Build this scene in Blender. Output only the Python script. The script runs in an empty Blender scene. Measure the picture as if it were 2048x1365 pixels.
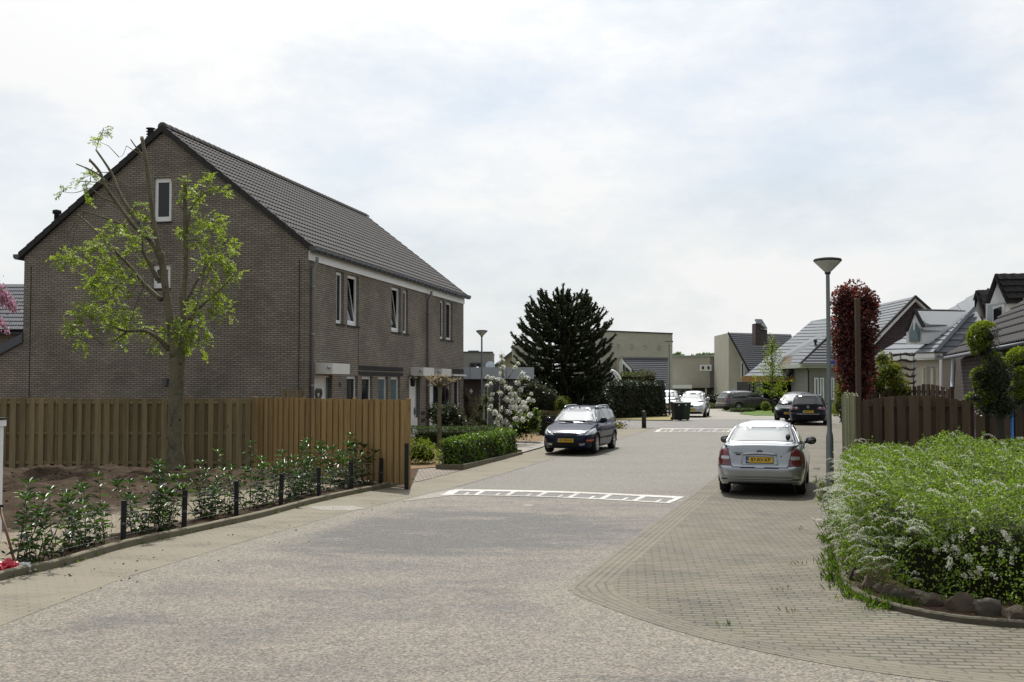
import bpy, bmesh, math, random
import numpy as np
from mathutils import Vector, Matrix, Euler
R = math.radians
SC = bpy.context.scene
COL = SC.collection
random.seed(7)
# ------------------------------------------------------------------ camera model (photo pixels of a 2048 x 1365 frame)
FPX = 2200.0
CAMH = 2.25
PITCH = math.atan(87.5 / FPX)
_cp, _sp = math.cos(PITCH), math.sin(PITCH)

def ray(px, py):
    a = (px - 1024) / FPX
    b = (682.5 - py) / FPX
    return Vector((a, _cp - b * _sp, _sp + b * _cp))

def P(px, py, Y):
    d = ray(px, py)
    return Vector((0, 0, CAMH)) + d * (Y / d.y)

def sst(a, b, x):
    t = min(1, max(0, (x - a) / (b - a)))
    return t * t * (3 - 2 * t)

def gz(y):
    return 0.28 * sst(24, 54, y)

def G(px, py, dz=0.0):
    d = ray(px, py)
    z = dz
    for _ in range(25):
        t = (z - CAMH) / d.z
        y = d.y * t
        z = gz(y) + dz
    return Vector((d.x * t, y, z))

def at_depth(px, Y):
    """ground point seen in photo column px at depth Y"""
    return Vector(((px - 1024) / FPX * Y * 1.0, Y, gz(Y)))

# ------------------------------------------------------------------ tagging
def tag(o, label=None, cat=None, group=None, kind=None):
    if label: o['label'] = label
    if cat: o['category'] = cat
    if group: o['group'] = group
    if kind: o['kind'] = kind
    return o

def empty(name, loc=(0, 0, 0), rz=0.0):
    o = bpy.data.objects.new(name, None)
    o.empty_display_size = 0.2
    o.location = loc
    o.rotation_euler = (0, 0, rz)
    COL.objects.link(o)
    return o

def kids(o):
    return [c for c in COL.objects if c.parent == o]

def copy_tree(o, parent=None):
    c = o.copy()
    COL.objects.link(c)
    if parent is not None: c.parent = parent
    for ch in list(o.children):
        copy_tree(ch, c)
    return c

def link_mesh(name, me, mats, parent=None, loc=None, rz=None):
    o = bpy.data.objects.new(name, me)
    for m in (mats if isinstance(mats, (list, tuple)) else [mats]):
        me.materials.append(m)
    COL.objects.link(o)
    if parent is not None: o.parent = parent
    if loc is not None: o.location = loc
    if rz is not None: o.rotation_euler = (0, 0, rz)
    return o

class MB:
    def __init__(s):
        s.v = []; s.f = []; s.m = []; s.sm = []
    def add(s, verts, faces, mat=0, smooth=False, M=None):
        o = len(s.v)
        if M is not None: verts = [M @ Vector(p) for p in verts]
        s.v.extend([tuple(p) for p in verts])
        for f in faces:
            s.f.append(tuple(i + o for i in f)); s.m.append(mat); s.sm.append(smooth)
        return s
    def poly(s, pts, mat=0):
        return s.add(pts, [tuple(range(len(pts)))], mat)
    def box(s, x0, x1, y0, y1, z0, z1, mat=0, M=None):
        v = [(x0,y0,z0),(x1,y0,z0),(x1,y1,z0),(x0,y1,z0),(x0,y0,z1),(x1,y0,z1),(x1,y1,z1),(x0,y1,z1)]
        return s.add(v, [(3,2,1,0),(4,5,6,7),(0,1,5,4),(1,2,6,5),(2,3,7,6),(3,0,4,7)], mat, False, M)
    def cbox(s, x0, x1, y0, y1, z0, z1, c=0.01, mat=0, M=None):
        """box with chamfered vertical and top edges"""
        def ring(i, z): return [(x0+i,y0+c,z),(x0+c,y0+i,z),(x1-c,y0+i,z),(x1-i,y0+c,z),(x1-i,y1-c,z),(x1-c,y1-i,z),(x0+c,y1-i,z),(x0+i,y1-c,z)]
        v = ring(0, z0) + ring(0, z1 - c) + ring(c*0.8, z1)
        f = []
        for k in range(2):
            for i in range(8):
                j = (i+1) % 8
                f.append((k*8+i, k*8+j, k*8+8+j, k*8+8+i))
        f.append(tuple(range(16, 24))); f.append(tuple(range(7, -1, -1)))
        return s.add(v, f, mat, False, M)
    def prism(s, poly, z0, z1, mat=0, M=None):
        n = len(poly)
        v = [(p[0], p[1], z0) for p in poly] + [(p[0], p[1], z1) for p in poly]
        f = [tuple(range(n-1, -1, -1)), tuple(range(n, 2*n))] + [(i, (i+1) % n, n+(i+1) % n, n+i) for i in range(n)]
        return s.add(v, f, mat, False, M)
    def extrude(s, pts, d, mat=0):
        """polygon of 3D points extruded by vector d"""
        n = len(pts); d = Vector(d)
        v = [Vector(p) for p in pts] + [Vector(p) + d for p in pts]
        f = [tuple(range(n-1, -1, -1)), tuple(range(n, 2*n))] + [(i, (i+1) % n, n+(i+1) % n, n+i) for i in range(n)]
        return s.add(v, f, mat)
    def tube(s, pts, rad, n=8, mat=0, cap=True, smooth=True):
        pts = [Vector(p) for p in pts]
        if not isinstance(rad, (list, tuple)): rad = [rad] * len(pts)
        up = Vector((0, 0, 1))
        rings = []; prev = None
        for i, p in enumerate(pts):
            t = (pts[min(i+1, len(pts)-1)] - pts[max(i-1, 0)])
            if t.length < 1e-9: t = Vector((0, 0, 1))
            t.normalize()
            if prev is None:
                a = t.cross(up)
                if a.length < 0.05: a = t.cross(Vector((1, 0, 0)))
            else:
                a = prev - t * prev.dot(t)
                if a.length < 1e-6: a = t.cross(up)
            a.normalize(); prev = a
            b = t.cross(a)
            rings.append([p + (a * math.cos(q) + b * math.sin(q)) * rad[i] for q in [2*math.pi*k/n for k in range(n)]])
        v = [q for r in rings for q in r]; f = []
        for i in range(len(pts)-1):
            for k in range(n):
                k2 = (k+1) % n
                f.append((i*n+k, i*n+k2, (i+1)*n+k2, (i+1)*n+k))
        if cap:
            f.append(tuple(range(n-1, -1, -1))); f.append(tuple((len(pts)-1)*n + k for k in range(n)))
        return s.add(v, f, mat, smooth)
    def lathe(s, prof, n=20, c=(0, 0, 0), mat=0, smooth=True, M=None, cap=True):
        v = []; f = []
        for (r, z) in prof:
            for k in range(n):
                q = 2*math.pi*k/n
                v.append((c[0] + r*math.cos(q), c[1] + r*math.sin(q), c[2] + z))
        for i in range(len(prof)-1):
            for k in range(n):
                k2 = (k+1) % n
                f.append((i*n+k, i*n+k2, (i+1)*n+k2, (i+1)*n+k))
        if cap: f.append(tuple(range(n-1, -1, -1))); f.append(tuple((len(prof)-1)*n + k for k in range(n)))
        return s.add(v, f, mat, smooth, M)
    def grid(s, pts2d, mat=0, smooth=True):
        """rows x cols grid of 3D points"""
        r = len(pts2d); c = len(pts2d[0])
        v = [p for row in pts2d for p in row]
        f = [(i*c+j, i*c+j+1, (i+1)*c+j+1, (i+1)*c+j) for i in range(r-1) for j in range(c-1)]
        return s.add(v, f, mat, smooth)
    def build(s, name, mats, parent=None, loc=None, rz=None, bevel=0):
        me = bpy.data.meshes.new(name)
        me.from_pydata(s.v, [], s.f)
        me.polygons.foreach_set('material_index', s.m)
        me.polygons.foreach_set('use_smooth', s.sm)
        box_uv(me)
        o = link_mesh(name, me, mats, parent, loc, rz)
        if bevel:
            md = o.modifiers.new('bevel', 'BEVEL'); md.width = bevel; md.segments = 2; md.limit_method = 'ANGLE'
        return o

def box_uv(me):
    nl = len(me.loops)
    if nl == 0: return
    uv = me.uv_layers.new(name='UVMap')
    nv = len(me.vertices)
    co = np.empty(nv*3, np.float32); me.vertices.foreach_get('co', co); co = co.reshape(-1, 3)
    li = np.empty(nl, np.int32); me.loops.foreach_get('vertex_index', li)
    npol = len(me.polygons)
    nr = np.empty(npol*3, np.float32); me.polygons.foreach_get('normal', nr); nr = np.abs(nr.reshape(-1, 3))
    lt = np.empty(npol, np.int32); me.polygons.foreach_get('loop_total', lt)
    pn = np.repeat(nr, lt, axis=0)
    c = co[li]
    out = np.empty((nl, 2), np.float32)
    ax = pn.argmax(1)
    z = ax == 2; x = ax == 0; y = ax == 1
    out[z] = c[z][:, :2]
    out[x] = c[x][:, 1:3]
    out[y] = c[y][:, [0, 2]]
    uv.data.foreach_set('uv', out.ravel())

def np_mesh(name, V, F, mats, midx=None, smooth=False, parent=None, loc=None, rz=None):
    """V (n,3), F (m,k) arrays"""
    me = bpy.data.meshes.new(name)
    V = np.asarray(V, np.float32); F = np.asarray(F, np.int32)
    k = F.shape[1]
    me.vertices.add(len(V)); me.vertices.foreach_set('co', V.ravel())
    me.loops.add(F.size); me.loops.foreach_set('vertex_index', F.ravel())
    me.polygons.add(len(F)); me.polygons.foreach_set('loop_start', np.arange(0, F.size, k, dtype=np.int32))
    try: me.polygons.foreach_set('loop_total', np.full(len(F), k, np.int32))
    except Exception: pass
    if midx is not None: me.polygons.foreach_set('material_index', np.asarray(midx, np.int32))
    if smooth: me.polygons.foreach_set('use_smooth', np.ones(len(F), bool))
    me.update(calc_edges=True); me.validate()
    return link_mesh(name, me, mats, parent, loc, rz)

def unit(a):
    n = np.linalg.norm(a, axis=-1, keepdims=True); n[n == 0] = 1
    return a / n

def leaf_arrays(p, d, nrm, L, W, fold=0.25, curl=0.0):
    """diamond leaves: base p, direction d, face normal nrm, length L, width W -> V,F (2 tris each)"""
    p = np.asarray(p, float); d = unit(np.asarray(d, float)); nrm = np.asarray(nrm, float)
    s = unit(np.cross(d, nrm)); n2 = np.cross(s, d)
    L = np.broadcast_to(np.asarray(L, float).reshape(-1, 1), (len(p), 1)); W = np.broadcast_to(np.asarray(W, float).reshape(-1, 1), (len(p), 1))
    mid = p + d * L * 0.45
    tip = p + d * L - n2 * L * curl
    a = mid + s * W * 0.5 + n2 * W * fold
    b = mid - s * W * 0.5 + n2 * W * fold
    V = np.stack([p, a, tip, b], 1).reshape(-1, 3)
    i = np.arange(len(p)) * 4
    F = np.concatenate([np.stack([i, i+1, i+2], 1), np.stack([i, i+2, i+3], 1)], 0)
    return V, F

class Leaves:
    def __init__(s): s.V = []; s.F = []; s.M = []; s.n = 0
    def add(s, p, d, nrm, L, W, mat=0, fold=0.25, curl=0.0):
        if len(p) == 0: return s
        V, F = leaf_arrays(p, d, nrm, L, W, fold, curl)
        s.V.append(V); s.F.append(F + s.n); s.M.append(np.full(len(F), mat)); s.n += len(V)
        return s
    def raw(s, V, F, mat=0):
        s.V.append(np.asarray(V, float)); s.F.append(np.asarray(F) + s.n); s.M.append(np.full(len(F), mat)); s.n += len(V)
    def build(s, name, mats, parent=None, loc=None, rz=None):
        return np_mesh(name, np.concatenate(s.V), np.concatenate(s.F), mats, np.concatenate(s.M), False, parent, loc, rz)

def rnd_dirs(rs, n):
    return unit(rs.normal(size=(n, 3)))

def text_mesh(name, s, size, mat, parent=None, M=None, ext=0.002, align='CENTER', space=1.0, sx=1.0, bold=0.0):
    cu = bpy.data.curves.new(name + '_t', 'FONT')
    cu.body = s; cu.size = size; cu.extrude = ext; cu.align_x = align; cu.align_y = 'CENTER'; cu.space_character = space
    cu.offset = bold
    o = bpy.data.objects.new('tmp', cu); COL.objects.link(o)
    dg = bpy.context.evaluated_depsgraph_get()
    me = bpy.data.meshes.new_from_object(o.evaluated_get(dg))
    COL.objects.unlink(o); bpy.data.objects.remove(o); 
    me.name = name
    T = (M or Matrix()) @ Matrix.Diagonal((sx, 1, 1, 1))
    me.transform(T)
    me.materials.clear()
    return link_mesh(name, me, mat, parent)

def rows_quad(mb, e0, e1, r0, r1, n, step=0.035, mat=0, seg=1, amp=0.0, waves=0):
    """tiled roof plane between eave e0-e1 and ridge r0-r1 as n stepped courses (optionally waved)"""
    e0, e1, r0, r1 = Vector(e0), Vector(e1), Vector(r0), Vector(r1)
    N = (e1 - e0).cross(r0 - e0)
    if N.length < 1e-6: N = (e1 - e0).cross(r1 - e0)
    N.normalize()
    if N.z < 0: N = -N
    if waves: seg = waves * 4
    lv = []
    for i in range(n):
        for (t, h) in ((i/n, step), ((i+1)/n, 0.0)):
            row = []
            a = e0.lerp(r0, t); b = e1.lerp(r1, t)
            for k in range(seg+1):
                u = k/seg
                w = amp * (0.5 + 0.5*math.cos(2*math.pi*u*waves))**1.0 if waves else 0
                row.append(a.lerp(b, u) + N * (h + w))
            lv.append(row)
    # lower lip
    lip = [Vector(q) - N * (step + 0.02) for q in lv[0]]
    mb.grid([lip] + lv, mat, False)
    return N
# ------------------------------------------------------------------ materials
def _nt(name):
    m = bpy.data.materials.new(name); m.use_nodes = True
    nt = m.node_tree; b = nt.nodes['Principled BSDF']
    return m, nt, b

def N(nt, t, **kw):
    n = nt.nodes.new(t)
    for k, v in kw.items():
        if k in n.inputs: n.inputs[k].default_value = v
        else: setattr(n, k, v)
    return n

def L(nt, a, b): nt.links.new(a, b)

def c4(c): return (c[0], c[1], c[2], 1.0)

def mixc(nt, fac, a, b, mode='MIX'):
    n = nt.nodes.new('ShaderNodeMix'); n.data_type = 'RGBA'; n.blend_type = mode
    for sock, v in ((n.inputs[0], fac), (n.inputs[6], a), (n.inputs[7], b)):
        if isinstance(v, bpy.types.NodeSocket): nt.links.new(v, sock)
        elif isinstance(v, (int, float)): sock.default_value = v
        else: sock.default_value = c4(v)
    return n.outputs[2]

def mathn(nt, op, a, b=0.0, clamp=False):
    n = nt.nodes.new('ShaderNodeMath'); n.operation = op; n.use_clamp = clamp
    for sock, v in ((n.inputs[0], a), (n.inputs[1], b)):
        if isinstance(v, bpy.types.NodeSocket): nt.links.new(v, sock)
        else: sock.default_value = v
    return n.outputs[0]

def coord(nt, which='Object', scale=(1, 1, 1), rot=(0, 0, 0), loc=(0, 0, 0)):
    tc = nt.nodes.new('ShaderNodeTexCoord'); mp = nt.nodes.new('ShaderNodeMapping')
    mp.inputs['Scale'].default_value = scale; mp.inputs['Rotation'].default_value = rot; mp.inputs['Location'].default_value = loc
    L(nt, tc.outputs[which], mp.inputs['Vector'])
    return mp.outputs[0]

def noise(nt, vec, scale, detail=3.0, rough=0.55):
    n = N(nt, 'ShaderNodeTexNoise'); n.inputs['Scale'].default_value = scale; n.inputs['Detail'].default_value = detail; n.inputs['Roughness'].default_value = rough
    L(nt, vec, n.inputs['Vector'])
    return n.outputs['Fac']

def ramp(nt, fac, stops):
    n = nt.nodes.new('ShaderNodeValToRGB'); cr = n.color_ramp
    while len(cr.elements) < len(stops): cr.elements.new(0.5)
    for e, (p, c) in zip(cr.elements, stops):
        e.position = p; e.color = c4(c) if not isinstance(c, (int, float)) else (c, c, c, 1)
    L(nt, fac, n.inputs[0])
    return n.outputs[0]

def bump(nt, b, h, strength=0.3, dist=0.02):
    n = nt.nodes.new('ShaderNodeBump'); n.inputs['Strength'].default_value = strength; n.inputs['Distance'].default_value = dist
    L(nt, h, n.inputs['Height']); L(nt, n.outputs[0], b.inputs['Normal'])

def pm(name, col, rough=0.6, spec=0.4, metal=0.0, var=0.15, vs=3.0, bs=0.0, bscale=60.0, coat=0.0, which='Object', stretch=(1, 1, 1)):
    m, nt, b = _nt(name)
    v = coord(nt, which, stretch)
    n = noise(nt, v, vs, 5.0)
    r = mathn(nt, 'MULTIPLY_ADD', n, 2*var)
    r.node.inputs[2].default_value = 1.0 - var
    out = mixc(nt, 1.0, col, (1, 1, 1), 'MULTIPLY')
    L(nt, r, out.node.inputs[7])
    L(nt, out, b.inputs['Base Color'])
    rr = mathn(nt, 'MULTIPLY_ADD', n, 0.2*rough); rr.node.inputs[2].default_value = rough*0.9
    L(nt, rr, b.inputs['Roughness'])
    b.inputs['Specular IOR Level'].default_value = spec
    b.inputs['Metallic'].default_value = metal
    b.inputs['Coat Weight'].default_value = coat
    b.inputs['Coat Roughness'].default_value = 0.03
    if bs: bump(nt, b, noise(nt, v, bscale, 4.0), bs, 0.01)
    return m

def brick(name, c1, c2, mortar, bw=0.21, bh=0.0625, ms=0.011, which='UV', rot=0.0, stain=0.35, bs=0.5, offset=0.5, dirt=(0.05, 0.05, 0.045), rough=0.85, squash=1.0):
    m, nt, b = _nt(name)
    v = coord(nt, which, (1, 1, 1), (0, 0, rot))
    br = nt.nodes.new('ShaderNodeTexBrick')
    br.offset = offset
    br.inputs['Scale'].default_value = 1.0
    br.inputs['Brick Width'].default_value = bw; br.inputs['Row Height'].default_value = bh
    br.inputs['Mortar Size'].default_value = ms; br.inputs['Mortar Smooth'].default_value = 0.3
    br.inputs['Color1'].default_value = c4(c1); br.inputs['Color2'].default_value = c4(c2); br.inputs['Mortar'].default_value = c4(mortar)
    # waver the joints a little
    nz = N(nt, 'ShaderNodeTexNoise'); nz.inputs['Scale'].default_value = 6.0; L(nt, v, nz.inputs['Vector'])
    vm = nt.nodes.new('ShaderNodeVectorMath'); vm.operation = 'MULTIPLY_ADD'
    L(nt, nz.outputs['Color'], vm.inputs[0]); vm.inputs[1].default_value = (0.012, 0.008, 0); L(nt, v, vm.inputs[2])
    L(nt, vm.outputs[0], br.inputs['Vector'])
    big = noise(nt, v, 0.7, 6.0, 0.6)
    st = ramp(nt, big, [(0.35, 1.0), (0.7, 1.0 - stain)])
    col = mixc(nt, 1.0, br.outputs['Color'], st, 'MULTIPLY')
    fine = noise(nt, v, 45.0, 4.0, 0.7)
    fr = ramp(nt, fine, [(0.25, 0.72), (0.75, 1.28)])
    col = mixc(nt, 1.0, col, fr, 'MULTIPLY')
    L(nt, col, b.inputs['Base Color'])
    b.inputs['Roughness'].default_value = rough; b.inputs['Specular IOR Level'].default_value = 0.25
    h = mathn(nt, 'MULTIPLY', br.outputs['Fac'], -1.0)
    h2 = mathn(nt, 'MULTIPLY_ADD', fine, 0.25); L(nt, h, h2.node.inputs[2])
    bump(nt, b, h2, bs, 0.008)
    return m

def leafm(name, col, col2=None, trans=0.35, rough=0.45, spec=0.4, tcol=None):
    m, nt, b = _nt(name)
    g = nt.nodes.new('ShaderNodeNewGeometry')
    col2 = col2 or tuple(c*1.6 for c in col)
    c = ramp(nt, g.outputs['Random Per Island'], [(0.0, tuple(x*0.6 for x in col)), (0.45, col), (1.0, col2)])
    L(nt, c, b.inputs['Base Color'])
    b.inputs['Roughness'].default_value = rough; b.inputs['Specular IOR Level'].default_value = spec
    if trans > 0:
        t = nt.nodes.new('ShaderNodeBsdfTranslucent')
        tc = mixc(nt, 1.0, c, tcol or (1.5, 1.7, 0.7), 'MULTIPLY')
        L(nt, tc, t.inputs['Color'])
        mx = nt.nodes.new('ShaderNodeMixShader'); mx.inputs[0].default_value = trans
        L(nt, b.outputs[0], mx.inputs[1]); L(nt, t.outputs[0], mx.inputs[2])
        L(nt, mx.outputs[0], nt.nodes['Material Output'].inputs['Surface'])
    return m

def woodm(name, col, col2, scale=1.0, rough=0.8):
    """planks: grain along local z, board to board variation from island"""
    m, nt, b = _nt(name)
    v = coord(nt, 'Object', (14*scale, 14*scale, 0.9*scale))
    n1 = noise(nt, v, 1.0, 6.0, 0.65)
    g = nt.nodes.new('ShaderNodeNewGeometry')
    base = mixc(nt, g.outputs['Random Per Island'], col, col2)
    gr = ramp(nt, n1, [(0.25, 0.6), (0.5, 1.0), (0.8, 1.25)])
    c = mixc(nt, 1.0, base, gr, 'MULTIPLY')
    v2 = coord(nt, 'Object', (1, 1, 0.35))
    kn = N(nt, 'ShaderNodeTexVoronoi'); kn.inputs['Scale'].default_value = 3.2; L(nt, v2, kn.inputs['Vector'])
    kr = ramp(nt, kn.outputs['Distance'], [(0.03, 0.35), (0.1, 1.0)])
    c = mixc(nt, 1.0, c, kr, 'MULTIPLY')
    L(nt, c, b.inputs['Base Color'])
    b.inputs['Roughness'].default_value = rough; b.inputs['Specular IOR Level'].default_value = 0.2
    bump(nt, b, n1, 0.25, 0.01)
    return m

def paint(name, col, metal=0.6, rough=0.32, coat=1.0):
    m, nt, b = _nt(name)
    v = coord(nt)
    n = noise(nt, v, 900.0, 1.0)
    fl = ramp(nt, n, [(0.3, 0.85), (0.7, 1.15)])
    dirt = ramp(nt, noise(nt, v, 2.2, 5.0, 0.65), [(0.35, 1.0), (0.8, 0.82)])
    c = mixc(nt, 1.0, col, fl, 'MULTIPLY'); c = mixc(nt, 1.0, c, dirt, 'MULTIPLY')
    L(nt, c, b.inputs['Base Color'])
    b.inputs['Metallic'].default_value = metal; b.inputs['Roughness'].default_value = rough
    b.inputs['Coat Weight'].default_value = coat; b.inputs['Coat Roughness'].default_value = 0.06
    return m

def glassm(name, col=(0.015, 0.02, 0.022), rough=0.03, spec=0.9, ior=1.5):
    m, nt, b = _nt(name)
    v = coord(nt)
    n = noise(nt, v, 1.3, 2.0)
    L(nt, mixc(nt, n, tuple(c*0.5 for c in col), tuple(c*1.6 for c in col)), b.inputs['Base Color'])
    b.inputs['Roughness'].default_value = rough
    b.inputs['Specular IOR Level'].default_value = spec
    b.inputs['IOR'].default_value = ior
    bump(nt, b, noise(nt, v, 0.8, 2.0), 0.05, 0.02)
    return m

M = {}
M['brick'] = brick('grey_brown_brick', (0.365, 0.318, 0.255), (0.262, 0.228, 0.185), (0.12, 0.106, 0.093), stain=0.38, ms=0.014)
M['brick_dark'] = brick('dark_band_brick', (0.06, 0.055, 0.055), (0.045, 0.042, 0.044), (0.03, 0.028, 0.026))
M['brick_beige'] = brick('beige_brick', (0.50, 0.465, 0.385), (0.43, 0.40, 0.335), (0.41, 0.385, 0.33), stain=0.12, bs=0.25)
M['brick_grey'] = brick('pale_grey_brick', (0.34, 0.325, 0.295), (0.28, 0.265, 0.245), (0.25, 0.24, 0.22), stain=0.15, bs=0.25)
M['brick_plum'] = brick('plum_brick', (0.075, 0.052, 0.055), (0.055, 0.04, 0.043), (0.14, 0.12, 0.12), bh=0.1, bw=0.3, ms=0.012)
M['brick_red'] = brick('reddish_brick', (0.10, 0.07, 0.065), (0.075, 0.055, 0.055), (0.17, 0.15, 0.14))
M['white'] = pm('white_painted_wood', (0.80, 0.81, 0.80), 0.4, 0.4, var=0.05, vs=5)
M['offwhite'] = pm('weathered_white_board', (0.70, 0.70, 0.66), 0.5, 0.4, var=0.1, vs=2)
M['lightgrey'] = pm('light_grey_panel', (0.42, 0.46, 0.50), 0.35, 0.5, var=0.06)
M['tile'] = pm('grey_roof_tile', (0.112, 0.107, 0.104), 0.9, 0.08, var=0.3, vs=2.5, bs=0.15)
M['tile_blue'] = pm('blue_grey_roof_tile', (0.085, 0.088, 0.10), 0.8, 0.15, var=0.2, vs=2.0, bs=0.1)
M['tile_lit'] = pm('sunlit_grey_roof_tile', (0.155, 0.166, 0.18), 0.8, 0.15, var=0.2, vs=1.5, bs=0.1)  # lighter copy of the blue-grey tile, sunlight put into its colour
M['tile_black'] = pm('black_roof_tile', (0.034, 0.032, 0.033), 0.8, 0.15, var=0.35, vs=3, bs=0.2)
M['verge'] = pm('dark_verge_tile', (0.042, 0.04, 0.04), 0.8, 0.15, var=0.2)
M['zinc'] = pm('zinc_gutter', (0.085, 0.092, 0.105), 0.5, 0.4, metal=0.2, var=0.2, vs=6)
M['pvc'] = pm('grey_plastic_pipe', (0.22, 0.22, 0.225), 0.4, 0.5, var=0.08)
M['black'] = pm('black_plastic', (0.012, 0.012, 0.014), 0.6, 0.3, var=0.2)
M['rubber'] = pm('tyre_rubber', (0.02, 0.02, 0.02), 0.8, 0.3, var=0.3, vs=8)
M['glass'] = glassm('window_glass', (0.016, 0.019, 0.024), 0.03, 0.45)
M['glass_teal'] = glassm('curtained_window_glass', (0.12, 0.17, 0.18), 0.08, 0.6)
M['carglass'] = glassm('car_glass', (0.012, 0.015, 0.016), 0.015, 0.5, 1.95)
M['alloy'] = pm('alloy_wheel', (0.42, 0.43, 0.45), 0.3, 0.5, metal=0.8, var=0.08)
M['fence_old'] = woodm('weathered_fence_wood', (0.26, 0.206, 0.115), (0.175, 0.138, 0.078))
M['fence_new'] = woodm('fresh_pine_fence_wood', (0.315, 0.212, 0.09), (0.24, 0.162, 0.071))
M['fence_dark'] = woodm('dark_stained_fence_wood', (0.115, 0.083, 0.056), (0.072, 0.053, 0.038))
M['fence_green'] = woodm('algae_green_fence_wood', (0.145, 0.15, 0.072), (0.105, 0.112, 0.055))
def bark_mat(name, c1, c2, dark):
    m, nt, b = _nt(name)
    v = coord(nt, 'Object', (1, 1, 0.6))
    n1 = noise(nt, v, 3.2, 7.0, 0.7); n2 = noise(nt, v, 24.0, 5.0, 0.7)
    c = ramp(nt, n1, [(0.32, c2), (0.5, c1), (0.72, tuple(x*1.3 for x in c1))])
    vo = N(nt, 'ShaderNodeTexVoronoi'); vo.inputs['Scale'].default_value = 3.0; L(nt, coord(nt, 'Object', (1.2, 1.2, 1)), vo.inputs['Vector'])
    kn = ramp(nt, mathn(nt, 'ADD', vo.outputs['Distance'], mathn(nt, 'MULTIPLY', n2, 0.12)), [(0.10, 1.0), (0.22, 0.0)])
    c = mixc(nt, kn, c, dark)
    c = mixc(nt, 1.0, c, ramp(nt, n2, [(0.3, 0.65), (0.7, 1.25)]), 'MULTIPLY')
    L(nt, c, b.inputs['Base Color']); b.inputs['Roughness'].default_value = .9; b.inputs['Specular IOR Level'].default_value = .15
    bump(nt, b, mathn(nt, 'ADD', n1, n2), 0.8, 0.03)
    return m
M['bark'] = bark_mat('mottled_ash_bark', (0.155, 0.14, 0.095), (0.075, 0.07, 0.045), (0.025, 0.022, 0.017))
M['bark_dark'] = pm('dark_bark', (0.06, 0.05, 0.04), 0.9, 0.2, var=0.4, vs=6, bs=0.6, bscale=30)
M['cutwood'] = pm('pale_cut_wood', (0.42, 0.33, 0.2), 0.8, 0.2, var=0.15)
M['soilmat'] = pm('garden_soil', (0.055, 0.035, 0.023), 0.95, 0.1, var=0.4, vs=4, bs=1.0, bscale=12)
M['concrete'] = pm('grey_concrete', (0.23, 0.215, 0.185), 0.9, 0.2, var=0.3, vs=3, bs=0.4, bscale=60)
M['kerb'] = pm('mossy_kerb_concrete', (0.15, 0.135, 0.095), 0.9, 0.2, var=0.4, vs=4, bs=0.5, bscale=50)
M['kerb_dark'] = pm('shaded_mossy_kerb', (0.085, 0.078, 0.056), 0.9, 0.2, var=0.45, vs=5, bs=0.6, bscale=50)  # darker copy of the kerb concrete with shade put into its colour
M['galv'] = pm('galvanised_grey_steel', (0.16, 0.19, 0.19), 0.4, 0.5, metal=0.3, var=0.15, vs=4)
M['stone'] = pm('field_stone', (0.105, 0.088, 0.074), 0.85, 0.25, var=0.45, vs=4, bs=0.8, bscale=14)
M['orange_wood'] = pm('varnished_fascia_wood', (0.36, 0.21, 0.075), 0.5, 0.4, var=0.2)
M['darkred'] = pm('dark_red_wood', (0.09, 0.028, 0.02), 0.5, 0.4, var=0.2)
M['yellow'] = pm('yellow_number_plate', (0.62, 0.40, 0.02), 0.4, 0.5, var=0.04)
M['blue'] = pm('blue_enamel', (0.02, 0.06, 0.30), 0.4, 0.5, var=0.05)
M['redlens'] = pm('red_lamp_lens', (0.115, 0.005, 0.009), 0.12, 0.7, var=0.25, vs=12, coat=0.6)
M['clearlens'] = pm('clear_lamp_lens', (0.42, 0.45, 0.48), 0.12, 0.8, metal=0.3, var=0.3, vs=14, coat=1.0)
M['orangelens'] = pm('orange_lamp_lens', (0.45, 0.09, 0.015), 0.2, 0.6, var=0.15, vs=14)
M['gap'] = pm('panel_gap', (0.02, 0.02, 0.022), 0.7, 0.2, var=0.1)
M['chrome'] = pm('chrome', (0.55, 0.56, 0.58), 0.15, 0.5, metal=1.0, var=0.05)

# stones differ in tone from one to the next
_m = M['stone']; _n = _m.node_tree; _b = _n.nodes['Principled BSDF']; _src = _b.inputs['Base Color'].links[0].from_socket
_oi = _n.nodes.new('ShaderNodeObjectInfo')
_tone = ramp(_n, _oi.outputs['Random'], [(0.0, (0.62, 0.6, 0.62)), (0.4, (1.0, 0.9, 0.82)), (0.7, (1.25, 1.22, 1.05)), (1.0, (0.8, 0.85, 0.88))])
_c = mixc(_n, 1.0, _src, _tone, 'MULTIPLY')
_mo = ramp(_n, noise(_n, coord(_n), 9.0, 6.0, 0.75), [(0.52, 0.0), (0.68, 0.6)])
L(_n, mixc(_n, _mo, _c, (0.06, 0.066, 0.03)), _b.inputs['Base Color'])
# ------------------------------------------------------------------ ground sheets
def sheet(name, pts, dz, mat, kind='structure', step=1.5, fine=None):
    """flat polygon (world xy) draped on the gentle rise of the street"""
    bm = bmesh.new()
    vs = [bm.verts.new((p[0], p[1], 0)) for p in pts]
    f = bm.faces.new(vs)
    bmesh.ops.triangulate(bm, faces=[f])
    y0 = min(p[1] for p in pts); y1 = max(p[1] for p in pts)
    y = max(23.0, y0)
    while y < min(y1, 55):
        bmesh.ops.bisect_plane(bm, geom=bm.verts[:] + bm.edges[:] + bm.faces[:], plane_co=(0, y, 0), plane_no=(0, 1, 0))
        y += step
    for v in bm.verts: v.co.z = gz(v.co.y) + dz
    bmesh.ops.recalc_face_normals(bm, faces=bm.faces)
    for f in bm.faces:
        if f.normal.z < 0: f.normal_flip()
    me = bpy.data.meshes.new(name); bm.to_mesh(me); bm.free()
    box_uv(me)
    o = link_mesh(name, me, mat)
    if kind: o['kind'] = kind
    return o

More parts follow.
